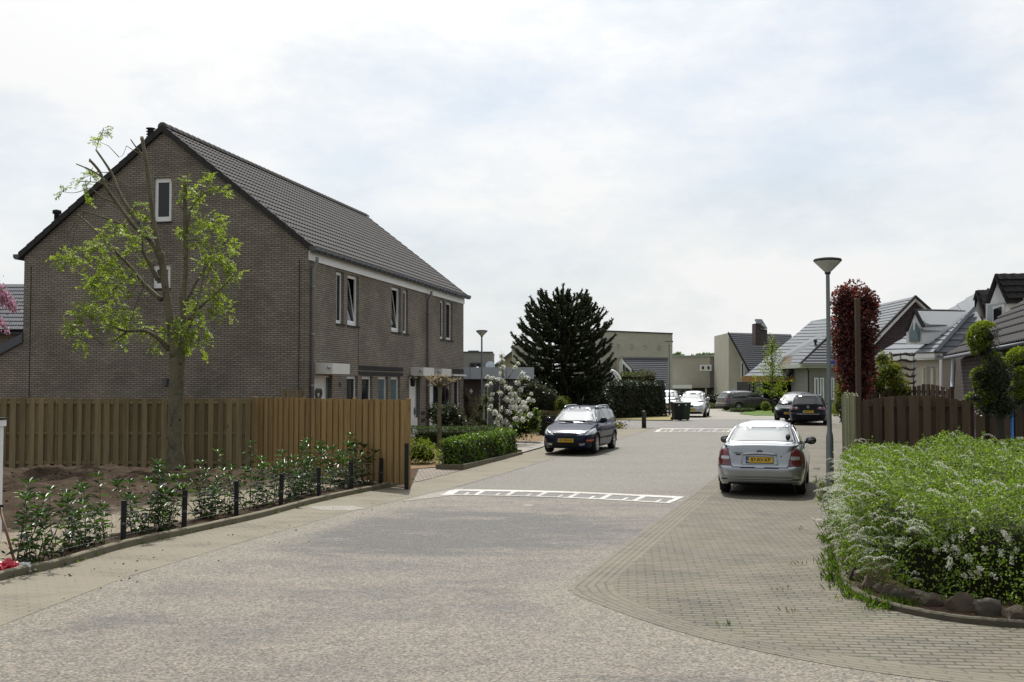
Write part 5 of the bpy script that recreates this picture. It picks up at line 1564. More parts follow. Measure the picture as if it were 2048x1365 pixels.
def kia_extras(root):
    pl, T = plate(root, -2.178, .735, False, '87-RV-KP', y=0.0, tilt=R(6))
    pm_ = paint_for('silver')
    # bright bar over the plate, recess edge below, oval badge, lettering
    mb = MB(); pts = []
    mb.tube([(-2.165, y, .842+.02*(1-(y/.34)**2)) for y in np.linspace(.34, -.34, 15)], [.012]+[.028]*13+[.012], 8); mb.build('boot_handle', pm_, root)
    mb = MB(); mb.tube([(-2.178, y, .645+.004*abs(y)) for y in np.linspace(.36, -.36, 9)], .011, 6); mb.tube([(-2.172, .36, .65), (-2.160, .33, .82)], .008, 6); mb.tube([(-2.172, -.36, .65), (-2.160, -.33, .82)], .008, 6); mb.build('plate_surround', pm_, root)
    TR = Matrix(((0, 0, -1, 0), (-1, 0, 0, 0), (0, 1, 0, 0), (0, 0, 0, 1)))
    def at(y, z): return Matrix.Translation((-2.156+.12*(z-.8), y, z)) @ TR
    mb = MB(); mb.lathe([(.052, -.006), (.052, .004), (.046, .006)], 20, M=Matrix.Translation((-2.152, 0, .898)) @ TR @ Matrix.Diagonal((1.15, .62, 1, 1))); bd = mb.build('badge', M['black'], root)
    text_mesh('badge_letters', 'KIA', .04, M['chrome'], bd, Matrix.Translation((-2.160, 0, .898)) @ TR, .001)
    text_mesh('lettering', 'CERATO', .036, M['black'], root, Matrix.Translation((-2.158, .435, .868)) @ TR, .003, sx=1.2)
    mb = MB(); mb.box(-.045, .045, -.012, .012, 0, .004, 0, Matrix.Translation((-2.160, .42, .838)) @ TR); mb.build('dealer_badge', M['black'], root)
    text_mesh('lettering', 'EX', .032, M['chrome'], root, Matrix.Translation((-2.158, -.47, .865)) @ TR, .003, sx=1.2)
    mb = MB(); mb.lathe([(.014, 0), (.012, .006)], 10, M=Matrix.Translation((-2.163, -.42, .81)) @ TR); mb.build('boot_lock', M['black'], root)
    mb = MB(); mb.tube([(-2.05, .45, .22), (-2.2, .45, .22)], .025, 10); mb.build('exhaust', M['zinc'], root)
    mb = MB(); mb.tube([(-1.9, -.40, .215), (-1.9, .40, .215)], .02, 6); mb.build('rear_axle', M['black'], root)
    for sg in (1, -1):
        mb = MB(); mb.tube([(-.95+.0, sg*.815, .90), (-1.12, sg*.815, .905)], .014, 6); mb.build('door_handle', pm_, root)
        mb = MB(); mb.tube([(.05, sg*.825, .89), (-.1, sg*.83, .895)], .014, 6); mb.build('door_handle', pm_, root)
    # oval sun-shade hanging at the right of the rear window
    mb = MB(); mb.lathe([(.06, -.004), (.06, .004)], 16, M=Matrix.Translation((-1.505, -.53, 1.17)) @ Matrix.Rotation(R(-62), 4, 'Y') @ Matrix.Diagonal((1.3, .8, 1, 1))); mb.build('window_sticker', M['black'], root)

kp = at_depth(1517, 22.1)
hd = R(16.4)
kc = Vector((kp.x, kp.y, 0)) + Vector((math.sin(hd), math.cos(hd), 0))*2.24
kc.z = 0.006
kia = make_car('silver_sedan', 'silver four-door saloon parked on the brick strip, seen from behind, plate 87-RV-KP', kc, hd, KIA, 0.016)
kia_extras(kia)

FHL = [(.36, .592), (.66, .598), (.95, .63), (.95, .80), (.80, .795), (.66, .75), (.5, .67)]
FOC = dict(snap=[('front', FHL, True), ('front', [(-.3, .635), (.33, .632), (.42, .60), (.37, .575), (-.3, .575)], False), ('front', [(.44, .265), (.58, .28), (.60, .345), (.42, .335)], True), ('front', [(.64, .395), (.79, .395), (.79, .455), (.64, .455)], True)], L=4.44, W=1.70, R=.31, wheels=(1.36, -1.255), paint='navy', nf=5.2, nr=7.0, mtop=9, crown=.03,
    ztop=[(-2.3, .98), (-1.0, .97), (.9, .97), (1.2, .94), (1.6, .875), (1.95, .785), (2.1, .71), (2.2, .625), (2.25, .6)],
    zbot=[(-2.3, .24), (-1.8, .2), (1.7, .18), (2.3, .18)],
    xf=[(.12, 2.06), (.2, 2.14), (.32, 2.20), (.44, 2.22), (.55, 2.20), (.585, 2.17), (.62, 2.16), (.70, 2.10), (.79, 1.99), (1.1, 1.9)],
    xr=[(.2, -2.12), (.4, -2.2), (.55, -2.22), (.62, -2.18), (1.1, -2.16)],
    hw=[(.15, .89), (.3, .95), (.5, .99), (.68, 1.0), (.82, .975), (.97, .92), (1.1, .87)],
    mirror=(.80, 1.02), mirror_paint=1, spokes=6,
    gh=dict(z0=.88, H=1.44, roof=[(-2.2, 1.38), (-1.6, 1.415), (-.5, 1.44), (.2, 1.43), (1.0, 1.37)],
        xf=[(.88, 1.30), (1.0, 1.06), (1.37, .34), (1.44, .12)], xr=[(.88, -2.17), (1.0, -2.15), (1.3, -2.0), (1.4, -1.9), (1.44, -1.75)],
        hw=[(.88, .79), (.98, .775), (1.06, .75), (1.36, .62), (1.43, .58), (1.5, .56)], nf=6, nr=7, m=5,
        glass=[('windscreen', 'front', [(.70, .985), (.565, 1.365)]), ('rear_window', 'rear', [(.6, 1.03), (.5, 1.33)]),
            ('side_window', 'side', [(.92, .99), (.34, 1.345), (-.06, 1.365), (-.08, 1.0)]), ('side_window', 'side', [(-.14, 1.0), (-.12, 1.365), (-.98, 1.355), (-1.02, 1.02)]), ('quarter_window', 'side', [(-1.09, 1.03), (-1.06, 1.35), (-1.72, 1.31), (-1.98, 1.10), (-1.95, 1.07)])]),
    parts=[('headlight*', 'clearlens', lambda x, y, z, f: (x > 1.45) & (f != 5) & inpoly(np.abs(y), z, FHL)),
        ('indicator*', 'orangelens', lambda x, y, z, f: (x > 1.4) & (z > .395) & (z < .455) & (np.abs(y) > .64) & (np.abs(y) < .79)),
        ('fog_light*', 'clearlens', lambda x, y, z, f: (x > 1.4) & inpoly(np.abs(y), z, [(.44, .265), (.58, .28), (.60, .345), (.42, .335)])),
        ('grille', 'black', lambda x, y, z, f: (x > 1.7) & (f != 5) & inpoly(np.abs(y), z, [(-.1, .575), (-.1, .635), (.33, .632), (.42, .60), (.37, .575)])),
        ('side_indicator*', 'orangelens', lambda x, y, z, f: np.isin(f, (2, 3)) & (np.abs(x-1.0) < .05) & (np.abs(z-.80) < .022))],
    panels=[('front_bumper', lambda x, y, z, f, n: (x > 1.74) & (z < .575) & (f != 5)),
        ('bonnet', lambda x, y, z, f, n: (np.isin(f, (4, 0))) & (x > .9) & (np.abs(y) < .68) & (z > .6)),
        ('door*', lambda x, y, z, f, n: np.isin(f, (2, 3)) & inpoly(x, z, [(.93, .3), (.98, 1.1), (-.1, 1.1), (-.1, .3)])),
        ('door*', lambda x, y, z, f, n: np.isin(f, (2, 3)) & inpoly(x, z, [(-.11, .3), (-.11, 1.1), (-1.05, 1.1), (-1.1, .85), (-.9, .6), (-.8, .3)]))],
    gaps=[('side', [(.93, .3), (.98, 1.0)], .009), ('side', [(-.105, .3), (-.105, 1.0)], .009), ('side', [(-1.05, 1.0), (-1.1, .85), (-.9, .6), (-.8, .3)], .009), ('front', [(0, .572), (.9, .572)], .008), ('top', [(.95, .68), (1.7, .66), (1.95, .5)], .008)],
    dark=[('front', [(-.1, .225), (-.1, .35), (.38, .345), (.42, .25)]), ('front', [(-.1, .35), (-.1, .375), (.9, .375), (.9, .35)]), ('side', [(-2.2, .44), (-2.2, .5), (2.2, .5), (2.2, .44)])])
fp = at_depth(1130, 34.0); fh = R(17.0)   # the axis from nose to tail points 17 deg right of forward
fc = Vector((fp.x, fp.y, 0)) + Vector((math.sin(fh), math.cos(fh), 0))*2.22
fc.z = gz(fc.y)+.006
foc = make_car('dark_blue_estate', 'dark navy estate car with roof rails, parked facing us by the low hedge', fc, fh+math.pi, FOC, 0.02)
plate(foc, 2.222, .43, True, '47-GK-KS')
mb = MB(); TFm = Matrix(((0, 0, 1, 0), (1, 0, 0, 0), (0, 1, 0, 0), (0, 0, 0, 1)))
mb.lathe([(.055, -.01), (.055, .006)], 18, M=Matrix.Translation((2.165, 0, .605)) @ TFm @ Matrix.Diagonal((1.25, .5, 1, 1))); bd = mb.build('badge', M['blue'], foc)
text_mesh('badge_letters', 'Ford', .04, M['chrome'], bd, Matrix.Translation((2.174, 0, .605)) @ TFm, .001, sx=1.2)
def rails(root, x0, x1, y, z0, z1, mat, r=.016):
    for sg in (1, -1):
        mb = MB(); n = 14; pts = []
        for k in range(n+1):
            t = k/n; pts.append((x0+(x1-x0)*t, sg*(y-.02*abs(2*t-1)), z0+(z1-z0)*t+.075*(1-abs(2*t-1)**5)-.02))
        mb.tube(pts, r, 8)
        mb.tube([(x0+(x1-x0)*.5, sg*y, (z0+z1)/2-.02), (x0+(x1-x0)*.5, sg*y, (z0+z1)/2+.06)], r*.9, 6)
        mb.build('roof_rail', mat, root)
rails(foc, .22, -1.75, .545, 1.415, 1.405, M['alloy'], .02)
for y0, y1 in ((.62, .05), (.0, -.5)):
    mb = MB(); mb.tube([(1.13, y0, .965), (1.10, (y0+y1)/2, .99), (1.06, y1, 1.0)], [.012, .018, .008], 6); mb.build('wiper', M['black'], foc)
mb = MB(); mb.tube([(.0, 0, 1.46), (-.25, 0, 1.75)], [.008, .004], 5); mb.build('aerial', M['black'], foc)
mb = MB(); mb.box(.255, .29, -.018, .018, 1.40, 1.445); mb.build('mirror_sensor', M['black'], foc)
for sg in (1, -1):
    for xx in (.05, -.95):
        mb = MB(); mb.tube([(xx, sg*.822, .885), (xx-.16, sg*.822, .89)], .014, 6); mb.build('door_handle', paint_for('navy'), foc)

# the estate parked further on (rear view)
import copy
PAS = copy.copy(FOC)
PAS.update(snap=[], L=4.77, W=1.82, R=.325, wheels=(1.44, -1.27), paint='black', nr=7,
    ztop=[(-2.45, 1.0), (-1.0, .99), (1.0, .98), (1.6, .88), (2.1, .75), (2.4, .62)],
    zbot=[(-2.45, .27), (-1.9, .2), (1.7, .18), (2.4, .2)],
    xf=[(.12, 2.2), (.4, 2.36), (.6, 2.34), (.8, 2.15)], xr=[(.2, -2.24), (.3, -2.33), (.5, -2.385), (.56, -2.37), (.60, -2.31), (.95, -2.25), (1.1, -2.22)],
    hw=[(.15, .9), (.3, .96), (.55, 1.0), (.75, .995), (.97, .93), (1.1, .88)], mirror=(.82, 1.03),
    gh=dict(z0=.9, H=1.475, roof=[(-2.3, 1.42), (-1.6, 1.455), (-.5, 1.475), (.2, 1.46), (1.1, 1.38)], xf=[(.9, 1.30), (1.4, .3), (1.475, .1)], xr=[(.9, -2.28), (1.0, -2.24), (1.35, -1.98), (1.43, -1.92), (1.475, -1.78)],
        hw=[(.9, .85), (1.0, .82), (1.36, .67), (1.44, .62), (1.5, .6)], nf=6, nr=6, m=5,
        glass=[('rear_window', 'rear', [(.68, 1.0), (.57, 1.37)]), ('windscreen', 'front', [(.7, 1.0), (.57, 1.36)]), ('side_window', 'side', [(.9, 1.0), (.34, 1.38), (-1.6, 1.37), (-1.95, 1.06), (-1.9, 1.03)])]),
    parts=[('tail_light*', 'redlens', lambda x, y, z, f: (x < -1.95) & (f != 5) & inpoly(np.abs(y), z, [(.43, .80), (.47, .93), (.80, .96), (.95, .95), (.95, .76), (.55, .76)]) & (np.hypot(np.abs(y)-.56, z-.86) > .045)),
        ('reversing_light*', 'clearlens', lambda x, y, z, f: (x < -1.95) & (np.hypot(np.abs(y)-.56, z-.86) <= .045))],
    panels=[('rear_bumper', lambda x, y, z, f, n: (x < -1.75) & (z < .6) & (f != 5)), ('tailgate', lambda x, y, z, f, n: (x < -2.0) & (np.abs(y) < .72) & (f != 5)),
        ('door*', lambda x, y, z, f, n: np.isin(f, (2, 3)) & inpoly(x, z, [(.93, .3), (.98, 1.1), (-.1, 1.1), (-.1, .3)]))],
    gaps=[('rear', [(0, .60), (.75, .60), (.75, 1.0)], .012), ('side', [(-.1, .3), (-.1, 1.0)], .01)], dark=[('rear', [(-.1, .2), (-.1, .33), (.7, .33), (.75, .2)])])
pp = at_depth(1615, 53.4); ph = R(16.5)
pc = Vector((pp.x, pp.y, 0)) + Vector((math.sin(ph), math.cos(ph), 0))*2.385; pc.z = gz(pc.y)+.006
pas = make_car('dark_estate', 'black estate car seen from behind with round red tail lights, by the street lamp', pc, ph, PAS, 0.035)
plate(pas, -2.32, .66, False, '39-SX-VT')
mb = MB(); TR_ = Matrix(((0, 0, -1, 0), (-1, 0, 0, 0), (0, 1, 0, 0), (0, 0, 0, 1)))
mb.lathe([(.062, -.01), (.062, .008), (.05, .01), (.05, -.01)], 20, M=Matrix.Translation((-2.268, 0, .875)) @ TR_); bd = mb.build('badge', M['chrome'], pas)
mb = MB()
for pts in ([(-.04, .03), (-.015, -.045), (0, 0), (.015, -.045), (.04, .03)], [(-.017, .045), (0, .005), (.017, .045)]):
    mb.tube([Matrix.Translation((-2.276, 0, .875)) @ TR_ @ Vector((a, b_, 0)) for a, b_ in pts], .006, 5)
mb.build('badge_letters', M['chrome'], bd)
mb = MB(); mb.box(-2.385, -2.375, -.53, .53, .535, .555); mb.build('chrome_strip', M['chrome'], pas)
mb = MB(); mb.tube([(-2.255, .0, 1.01), (-2.235, -.42, 1.03)], .015, 6); mb.build('wiper', M['black'], pas)
rails(pas, .2, -1.8, .585, 1.45, 1.44, M['chrome'], .02)

ALT = copy.copy(FOC)
ALT.update(snap=[], L=4.28, W=1.77, R=.32, wheels=(1.28, -1.3), paint='palesilver', nf=4.5,
    ztop=[(-2.2, 1.05), (.8, 1.05), (1.2, 1.0), (1.7, .88), (2.0, .76), (2.2, .66)],
    xf=[(.12, 2.0), (.3, 2.1), (.5, 2.14), (.7, 2.06), (.9, 1.85)], xr=[(.2, -2.0), (.5, -2.14), (1.1, -2.05)],
    zbot=[(-2.2, .24), (2.2, .2)], mirror=(.85, 1.12),
    gh=dict(z0=.95, H=1.55, roof=[(-2.1, 1.5), (-.5, 1.55), (.3, 1.53), (1.2, 1.45)], xf=[(.95, 1.45), (1.1, 1.2), (1.48, .42), (1.55, .2)], xr=[(.95, -2.1), (1.4, -1.9), (1.55, -1.7)],
        hw=[(.95, .82), (1.08, .79), (1.46, .62), (1.55, .57)], nf=5, nr=6, m=5,
        glass=[('windscreen', 'front', [(.70, 1.09), (.57, 1.46)]), ('side_window', 'side', [(1.0, 1.1), (.4, 1.44), (-1.5, 1.44), (-1.8, 1.15)])]),
    parts=[('headlight*', 'clearlens', lambda x, y, z, f: (x > 1.3) & (f != 5) & inpoly(np.abs(y), z, [(.36, .66), (.6, .63), (.85, .70), (.85, .83), (.62, .76)])),
        ('grille', 'black', lambda x, y, z, f: (x > 1.6) & (f != 5) & inpoly(np.abs(y), z, [(-.1, .62), (-.1, .76), (.12, .76), (.18, .70), (.12, .62)]))],
    panels=[('front_bumper', lambda x, y, z, f, n: (x > 1.6) & (z < .6) & (f != 5)), ('bonnet', lambda x, y, z, f, n: (f == 4) & (x > .9) & (np.abs(y) < .68))],
    gaps=[('top', [(.95, .68), (1.9, .4)], .012)], dark=[('front', [(-.1, .22), (-.1, .34), (.6, .34), (.65, .24)])])
ap = at_depth(1381, 66); ah = R(14)
ac = Vector((ap.x, ap.y, 0)) + Vector((math.sin(ah), math.cos(ah), 0))*2.14; ac.z = gz(ac.y)+.012
alt = make_car('silver_hatchback', 'tall silver hatchback facing the camera behind the two wheelie bins', ac, ah+math.pi, ALT, 0.04)
plate(alt, 2.135, .47, True, '15-XT-RP')
SIL = copy.copy(ALT); SIL['parts'] = [('headlight*', 'clearlens', lambda x, y, z, f: (x > 1.3) & (f != 5) & inpoly(np.abs(y), z, [(.42, .62), (.85, .66), (.85, .78), (.5, .74)])), ('grille', 'black', lambda x, y, z, f: (x > 1.6) & inpoly(np.abs(y), z, [(-.1, .56), (-.1, .66), (.4, .66), (.4, .56)]))]
sp_ = at_depth(1329, 76)
sc_ = Vector((sp_.x, sp_.y, 0)) + Vector((math.sin(ah), math.cos(ah), 0))*2.14; sc_.z = gz(80)+.012
sil = make_car('white_car', 'white car facing the camera, mostly hidden behind the end of the tall hedge', sc_, ah+math.pi, SIL, 0.05)
plate(sil, 2.135, .47, True, '72-JD-ZN')

VOL = copy.copy(PAS); VOL.update(paint='graphite')
vp = at_depth(1492, 84); vh = R(68)
vol = make_car('graphite_estate', 'dark grey estate car parked sideways in front of the white garage door', (vp.x, vp.y, gz(84)+.012), vh, VOL, 0.05)
plate(vol, -2.32, .66, False, '58-TF-LB')
MPV = copy.copy(ALT); MPV.update(paint='black')
mp_ = at_depth(1588, 58.5); mh = R(25)
mpv = make_car('black_hatchback', 'black hatchback facing the camera, half hidden behind the black estate car', (mp_.x+.4, mp_.y+1.2, gz(60)+.012), mh+math.pi, MPV, 0.045)
plate(mpv, 2.135, .47, True, '64-HK-GD')
# ------------------------------------------------------------------ plants
LM = {}
LM['laurel'] = leafm('glossy_laurel_leaf', (0.022, 0.045, 0.014), (0.07, 0.12, 0.03), 0.25, 0.36, 0.5)
LM['laurel_hedge'] = leafm('laurel_hedge_leaf', (0.05, 0.095, 0.015), (0.16, 0.22, 0.03), 0.35, 0.36, 0.5)
LM['box'] = leafm('box_hedge_leaf', (0.035, 0.058, 0.016), (0.075, 0.11, 0.026), 0.3, 0.5, 0.3)
LM['ash'] = leafm('spring_ash_leaf', (0.145, 0.20, 0.036), (0.31, 0.36, 0.075), 0.48, 0.4, 0.4, (1.45, 1.55, 0.7))
LM['spirea'] = leafm('spirea_leaf', (0.095, 0.155, 0.024), (0.20, 0.275, 0.042), 0.36, 0.5, 0.3, (1.6, 1.7, 0.6))
LM['petal'] = leafm('white_petal', (0.72, 0.72, 0.68), (0.82, 0.82, 0.79), 0.48, 0.6, 0.2, (1, 1, 1))
LM['pink'] = leafm('pink_petal', (0.50, 0.27, 0.36), (0.72, 0.5, 0.58), 0.4, 0.6, 0.2, (1.2, 1, 1.1))
LM['monkey'] = leafm('monkey_puzzle_leaf', (0.032, 0.048, 0.022), (0.075, 0.10, 0.042), 0.05, 0.4, 0.5)
LM['dark'] = leafm('dark_evergreen_leaf', (0.012, 0.02, 0.008), (0.032, 0.05, 0.018), 0.18, 0.4, 0.5)
LM['brown'] = leafm('brown_twiggy_leaf', (0.05, 0.036, 0.022), (0.10, 0.08, 0.035), 0.2, 0.7, 0.2)
LM['olive'] = leafm('olive_shrub_leaf', (0.055, 0.062, 0.022), (0.11, 0.115, 0.04), 0.3, 0.6, 0.3)
LM['lime'] = leafm('lime_green_leaf', (0.12, 0.16, 0.02), (0.25, 0.27, 0.03), 0.45, 0.5, 0.3)
LM['gold'] = leafm('golden_conifer_leaf', (0.10, 0.11, 0.016), (0.22, 0.2, 0.025), 0.35, 0.6, 0.25)
LM['copper'] = leafm('copper_beech_leaf', (0.068, 0.026, 0.022), (0.20, 0.068, 0.05), 0.38, 0.5, 0.3, (1.5, 0.85, 0.7))
LM['rhodo'] = leafm('rhododendron_leaf', (0.03, 0.045, 0.02), (0.09, 0.11, 0.05), 0.2, 0.35, 0.6)
LM['grass'] = leafm('grass_blade', (0.06, 0.10, 0.018), (0.14, 0.18, 0.035), 0.4, 0.5, 0.3)
LM['far'] = leafm('far_tree_leaf', (0.10, 0.15, 0.075), (0.17, 0.22, 0.11), 0.2, 0.8, 0.1)  # paler green, with the haze of distance put into the colour
LM['core_red'] = pm('dark_red_shade_core', (0.03, 0.010, 0.011), 0.95, 0.05, var=0.5, vs=6)  # dark red core colour standing for the shade between leaves
LM['core'] = pm('dark_branch_and_shade_core', (0.018, 0.02, 0.010), 0.95, 0.05, var=0.5, vs=6)  # dark core colour standing for inner shade; also the monkey puzzle branches
LM['core_lime'] = pm('green_shade_core', (0.035, 0.05, 0.014), 0.95, 0.05, var=0.5, vs=6)  # green core colour standing for the shade between leaves

def fib(n, rs):
    d = rs.normal(size=(n, 3)); return unit(d)

def lump(p, sc, amp, seed):
    return np.array([amp*mn.noise((q[0]*sc+seed, q[1]*sc, q[2]*sc)) for q in p])

def surface_leaves(lv, p, nrm, rs, L_, W_, mat, tilt=0.8, droop=0.0, up=0.15):
    n = len(p)
    d = unit(nrm*0.7 + rnd_dirs(rs, n)*tilt + np.array([0, 0, up-droop]))
    nn = unit(nrm*0.6 + rnd_dirs(rs, n)*0.7 + np.array([0, 0, 0.35]))
    Ls = L_*(0.6+0.8*rs.rand(n)); Ws = W_*(0.7+0.6*rs.rand(n))
    lv.add(p - d*Ls[:, None]*0.3, d, nn, Ls, Ws, mat, 0.2, 0.1)

def blob_core(mb, c, r, rs, k=0.82, sub=2):  # solid dark core added inside the clump to block light
    bm = bmesh.new(); bmesh.ops.create_icosphere(bm, subdivisions=sub, radius=1)
    s = rs.rand()*50
    v = []
    for q in bm.verts:
        m = 1+0.25*mn.noise((q.co.x*1.7+s, q.co.y*1.7, q.co.z*1.7))
        v.append((c[0]+q.co.x*r[0]*k*m, c[1]+q.co.y*r[1]*k*m, c[2]+q.co.z*r[2]*k*m))
    mb.add(v, [tuple(x.index for x in f.verts) for f in bm.faces], 0, True); bm.free()

def blob_plant(name, label, cat, base, blobs, dens, L_, W_, mat, core='core', trunk=None, bark='bark_dark', group=None, fluff=0.18, seed=1, corek=0.8, top=None, foliage='foliage', tilt=0.8, split_core=False):
    """shrub from ellipsoid clumps; blobs [(centre world, radii)]; dens leaves per m2"""
    rs = np.random.RandomState(seed)
    base = Vector(base); e = empty(name, base); tag(e, label, cat, group)
    lv = Leaves(); mb = MB()
    b0 = np.array(base)
    for (c, r) in blobs:
        c = np.array(c)-b0; r = np.array(r if hasattr(r, '__len__') else (r, r, r), float)
        area = 4*math.pi*((r[0]*r[1])**1.6/3+(r[0]*r[2])**1.6/3+(r[1]*r[2])**1.6/3)**(1/1.6)
        n = int(area*dens)
        d = fib(n, rs)
        lm = 1+lump(d, 2.3, 0.28, rs.rand()*40)
        rad = lm*(1-fluff*rs.rand(n)**1.5*1.6+fluff*0.35)
        p = c+d*r*rad[:, None]
        nr_ = unit(d/r)
        surface_leaves(lv, p, nr_, rs, L_, W_, 0, tilt)
        if corek: blob_core(mb, c, r, rs, corek)
        if corek and split_core: mb.build('light_block_core', LM[core], e); mb = MB()
    lv.build(foliage, LM[mat], e)
    if corek and not split_core: mb.build('light_block_core', LM[core], e)
    if trunk:
        tb = MB()
        for pts, rr in trunk: tb.tube([Vector(q)-base for q in pts], rr, 7)
        tb.build('trunk', M[bark], e)
    return e

def poly_area_pts(poly, n, rs):
    P_ = np.array(poly); lo, hi = P_.min(0), P_.max(0); out = np.zeros((0, 2))
    while len(out) < n:
        q = lo+rs.rand(n*2, 2)*(hi-lo); out = np.concatenate([out, q[inpoly(q[:, 0], q[:, 1], poly)]])
    return out[:n]

def edge_samples(poly, n, rs):
    P_ = np.array(poly); Q_ = np.roll(P_, -1, 0); l = np.linalg.norm(Q_-P_, axis=1)
    i = rs.choice(len(P_), n, p=l/l.sum()); t = rs.rand(n, 1)
    p = P_[i]*(1-t)+Q_[i]*t; d = unit(Q_[i]-P_[i])
    a = 0.5*np.sum(P_[:, 0]*Q_[:, 1]-Q_[:, 0]*P_[:, 1])
    nn = np.stack([d[:, 1], -d[:, 0]], 1)*(1 if a > 0 else -1)
    return p, nn

def hedge(name, label, cat, poly, H, n, L_, W_, mat, e_=0.25, core='core', seed=1, amp=0.06, group=None, zb=0.05, bulge=0.0, tilt=0.8, depth=0.10):
    """clipped mass over a footprint polygon (world xy); H height or function of y"""
    rs = np.random.RandomState(seed)
    c = np.mean(np.array(poly), 0); base = Vector((c[0], c[1], gz(c[1]))); e = empty(name, base); tag(e, label, cat, group)
    Hf = H if callable(H) else (lambda x, y: np.full(len(x), H))
    P_ = np.array(poly)
    per = np.linalg.norm(np.roll(P_, -1, 0)-P_, axis=1).sum()
    area = abs(0.5*np.sum(P_[:, 0]*np.roll(P_, -1, 0)[:, 1]-np.roll(P_, -1, 0)[:, 0]*P_[:, 1]))
    hm = float(np.mean(Hf(P_[:, 0], P_[:, 1])))
    nt_ = int(n*area/(area+per*hm*1.2)); ns = n-nt_
    lv = Leaves()
    q = poly_area_pts(poly, nt_, rs); d = polydist(q[:, 0], q[:, 1], poly)
    f = (1-(1-np.clip(d/e_, 0, 1))**3)**(1/3)
    z = Hf(q[:, 0], q[:, 1])*(0.55+0.45*f)
    p1 = np.stack([q[:, 0], q[:, 1], z], 1); n1 = np.tile(np.array([0, 0, 1.0]), (nt_, 1))
    b_, nn = edge_samples(poly, ns, rs)
    t = rs.rand(ns)**0.9; hz = Hf(b_[:, 0], b_[:, 1]); zz = zb+t*(hz-zb)
    off = e_*(1-(1-t**3)**(1/3)) - bulge*np.sin(t*math.pi*0.9)
    off = off + 0.12*bulge*6*(1-t)**3
    p2 = np.concatenate([b_-nn*off[:, None], zz[:, None]], 1)
    n2 = unit(np.concatenate([nn*(1-t[:, None]**4), t[:, None]**4+0.05], 1))
    p = np.concatenate([p1, p2]); nr_ = np.concatenate([n1, n2])
    lm = lump(p, 1.6, amp*1.6, seed*3.7)+lump(p, 5.0, amp*0.7, seed)
    if depth > .2: lm = lm+np.minimum(0, lump(p, 3.1, .22, 9.1))
    p = p+nr_*(lm-depth*rs.rand(len(p))**1.7)[:, None]
    keep = p[:, 2] > 0.02
    if depth > .2:
        hole = np.array([mn.noise((q[0]*3.4+3, q[1]*3.4, q[2]*3.4))+.6*mn.noise((q[0]*8, q[1]*8+5, q[2]*8)) for q in p])
        keep &= ~((nr_[:, 2] < .55) & (hole < -.02) & (rs.rand(len(p)) < .7))  # leaves left out here let the dark core show as deep shade
    p, nr_ = p[keep], nr_[keep]
    p[:, 2] += np.array([gz(v) for v in p[:, 1]])
    p -= np.array(base)
    surface_leaves(lv, p, nr_, rs, L_, W_, 0, tilt)
    lv.build('foliage', LM[mat], e)
    # opaque hull added inside the leaves to block light
    cc = P_.mean(0); mb = MB()
    inner = 0.16 if e_ < .5 else 0.36
    ring = []
    for k in (0.0, 0.75, 0.97):
        row = []
        for v in P_:
            w = v-cc; ln = np.linalg.norm(w); v2 = cc+w*max(0, (ln-inner*1.6-(0.12 if k > .9 else 0)))/ln
            row.append((v2[0]-base.x, v2[1]-base.y, (Hf(v2[None, 0], v2[None, 1])[0]-inner)*k+gz(v2[1])-base.z+0.01))
        row.append(row[0]); ring.append(row)
    mb.grid(ring, 0, False); mb.poly(ring[-1][:-1])
    mb.build('light_block_core', LM[core], e)
    return e, p, nr_, rs

def v3(px, py, Y): return P(px, py, Y)
def pxr(r, Y): return r/FPX*Y

# ---- big spirea bush on the right
SP = [(5.3, 17.7), (4.6, 15.4), (3.95, 13.2), (3.78, 12.4), (3.86, 11.7), (4.2, 11.1), (4.9, 10.75), (6.4, 10.45), (9.6, 10.2), (9.6, 17.6)]
spH = lambda x, y: 1.10+0.048*(np.asarray(y)-11)+0.05*np.sin(np.asarray(x)*2.1)
sp_e, p, nr_, rs = hedge('flowering_shrub', 'large spirea bush covered in arching white flower sprays above the stones', 'shrub', SP, spH, 125000, .036, .020, 'spirea', 0.55, 'core', 5, 0.15, bulge=0.10, depth=0.26, tilt=1.3)
# sprays: arching stems carrying tiny white flower heads, thickest on the upper left
lv = Leaves(); st = MB()
idx = rs.choice(len(p), 3400, replace=False)
cnt = 0
for i in idx:
    q, n = p[i], nr_[i]
    left = n[0] < -0.45; topf = n[2] > 0.6
    if n[1] > 0.3: continue
    if topf and rs.rand() > 0.14+0.35*(q[0] < -1.4): continue
    front = (not left) and (not topf)
    if front and rs.rand() > 0.95: continue
    if q[2]-0 < 0.25: continue
    cnt += 1
    az = np.array([-1.0+0.35*rs.randn(), -0.15+0.35*rs.randn(), 0.28]) if not front else np.array([0.5*rs.randn(), -0.8, 0.15])
    dirn = unit(az+n*0.5)
    Ln = (0.10+0.18*rs.rand()) if not front else (0.02+0.05*rs.rand())
    k = max(4, int(Ln/0.017))
    t = np.linspace(0, 1, k)
    droop = (0.28 if not front else 0.75)*Ln
    pts = q[None]+dirn[None]*(t*Ln)[:, None]+np.array([0, 0, 1.0])[None]*(0.14*Ln*np.sin(t*math.pi*0.8)-droop*t**2.2)[:, None]
    m = 7 if not front else 14
    if front: pts = pts+n*.05
    pp = np.repeat(pts, m, 0)+rs.normal(size=(k*m, 3))*(0.0055 if not front else 0.013)
    nn = unit(rnd_dirs(rs, k*m)*0.7+np.array([0, 0, 0.9]))
    dd_ = rnd_dirs(rs, k*m)
    lv.add(pp, dd_, nn, 0.0115 if not front else .017, 0.011 if not front else .016, 0, 0.1)
lv.build('flower_sprays', leafm('creamy_spirea_petal', (0.56, 0.57, 0.47), (0.74, 0.75, 0.66), 0.25, 0.6, 0.2, (1, 1, 1)), sp_e)
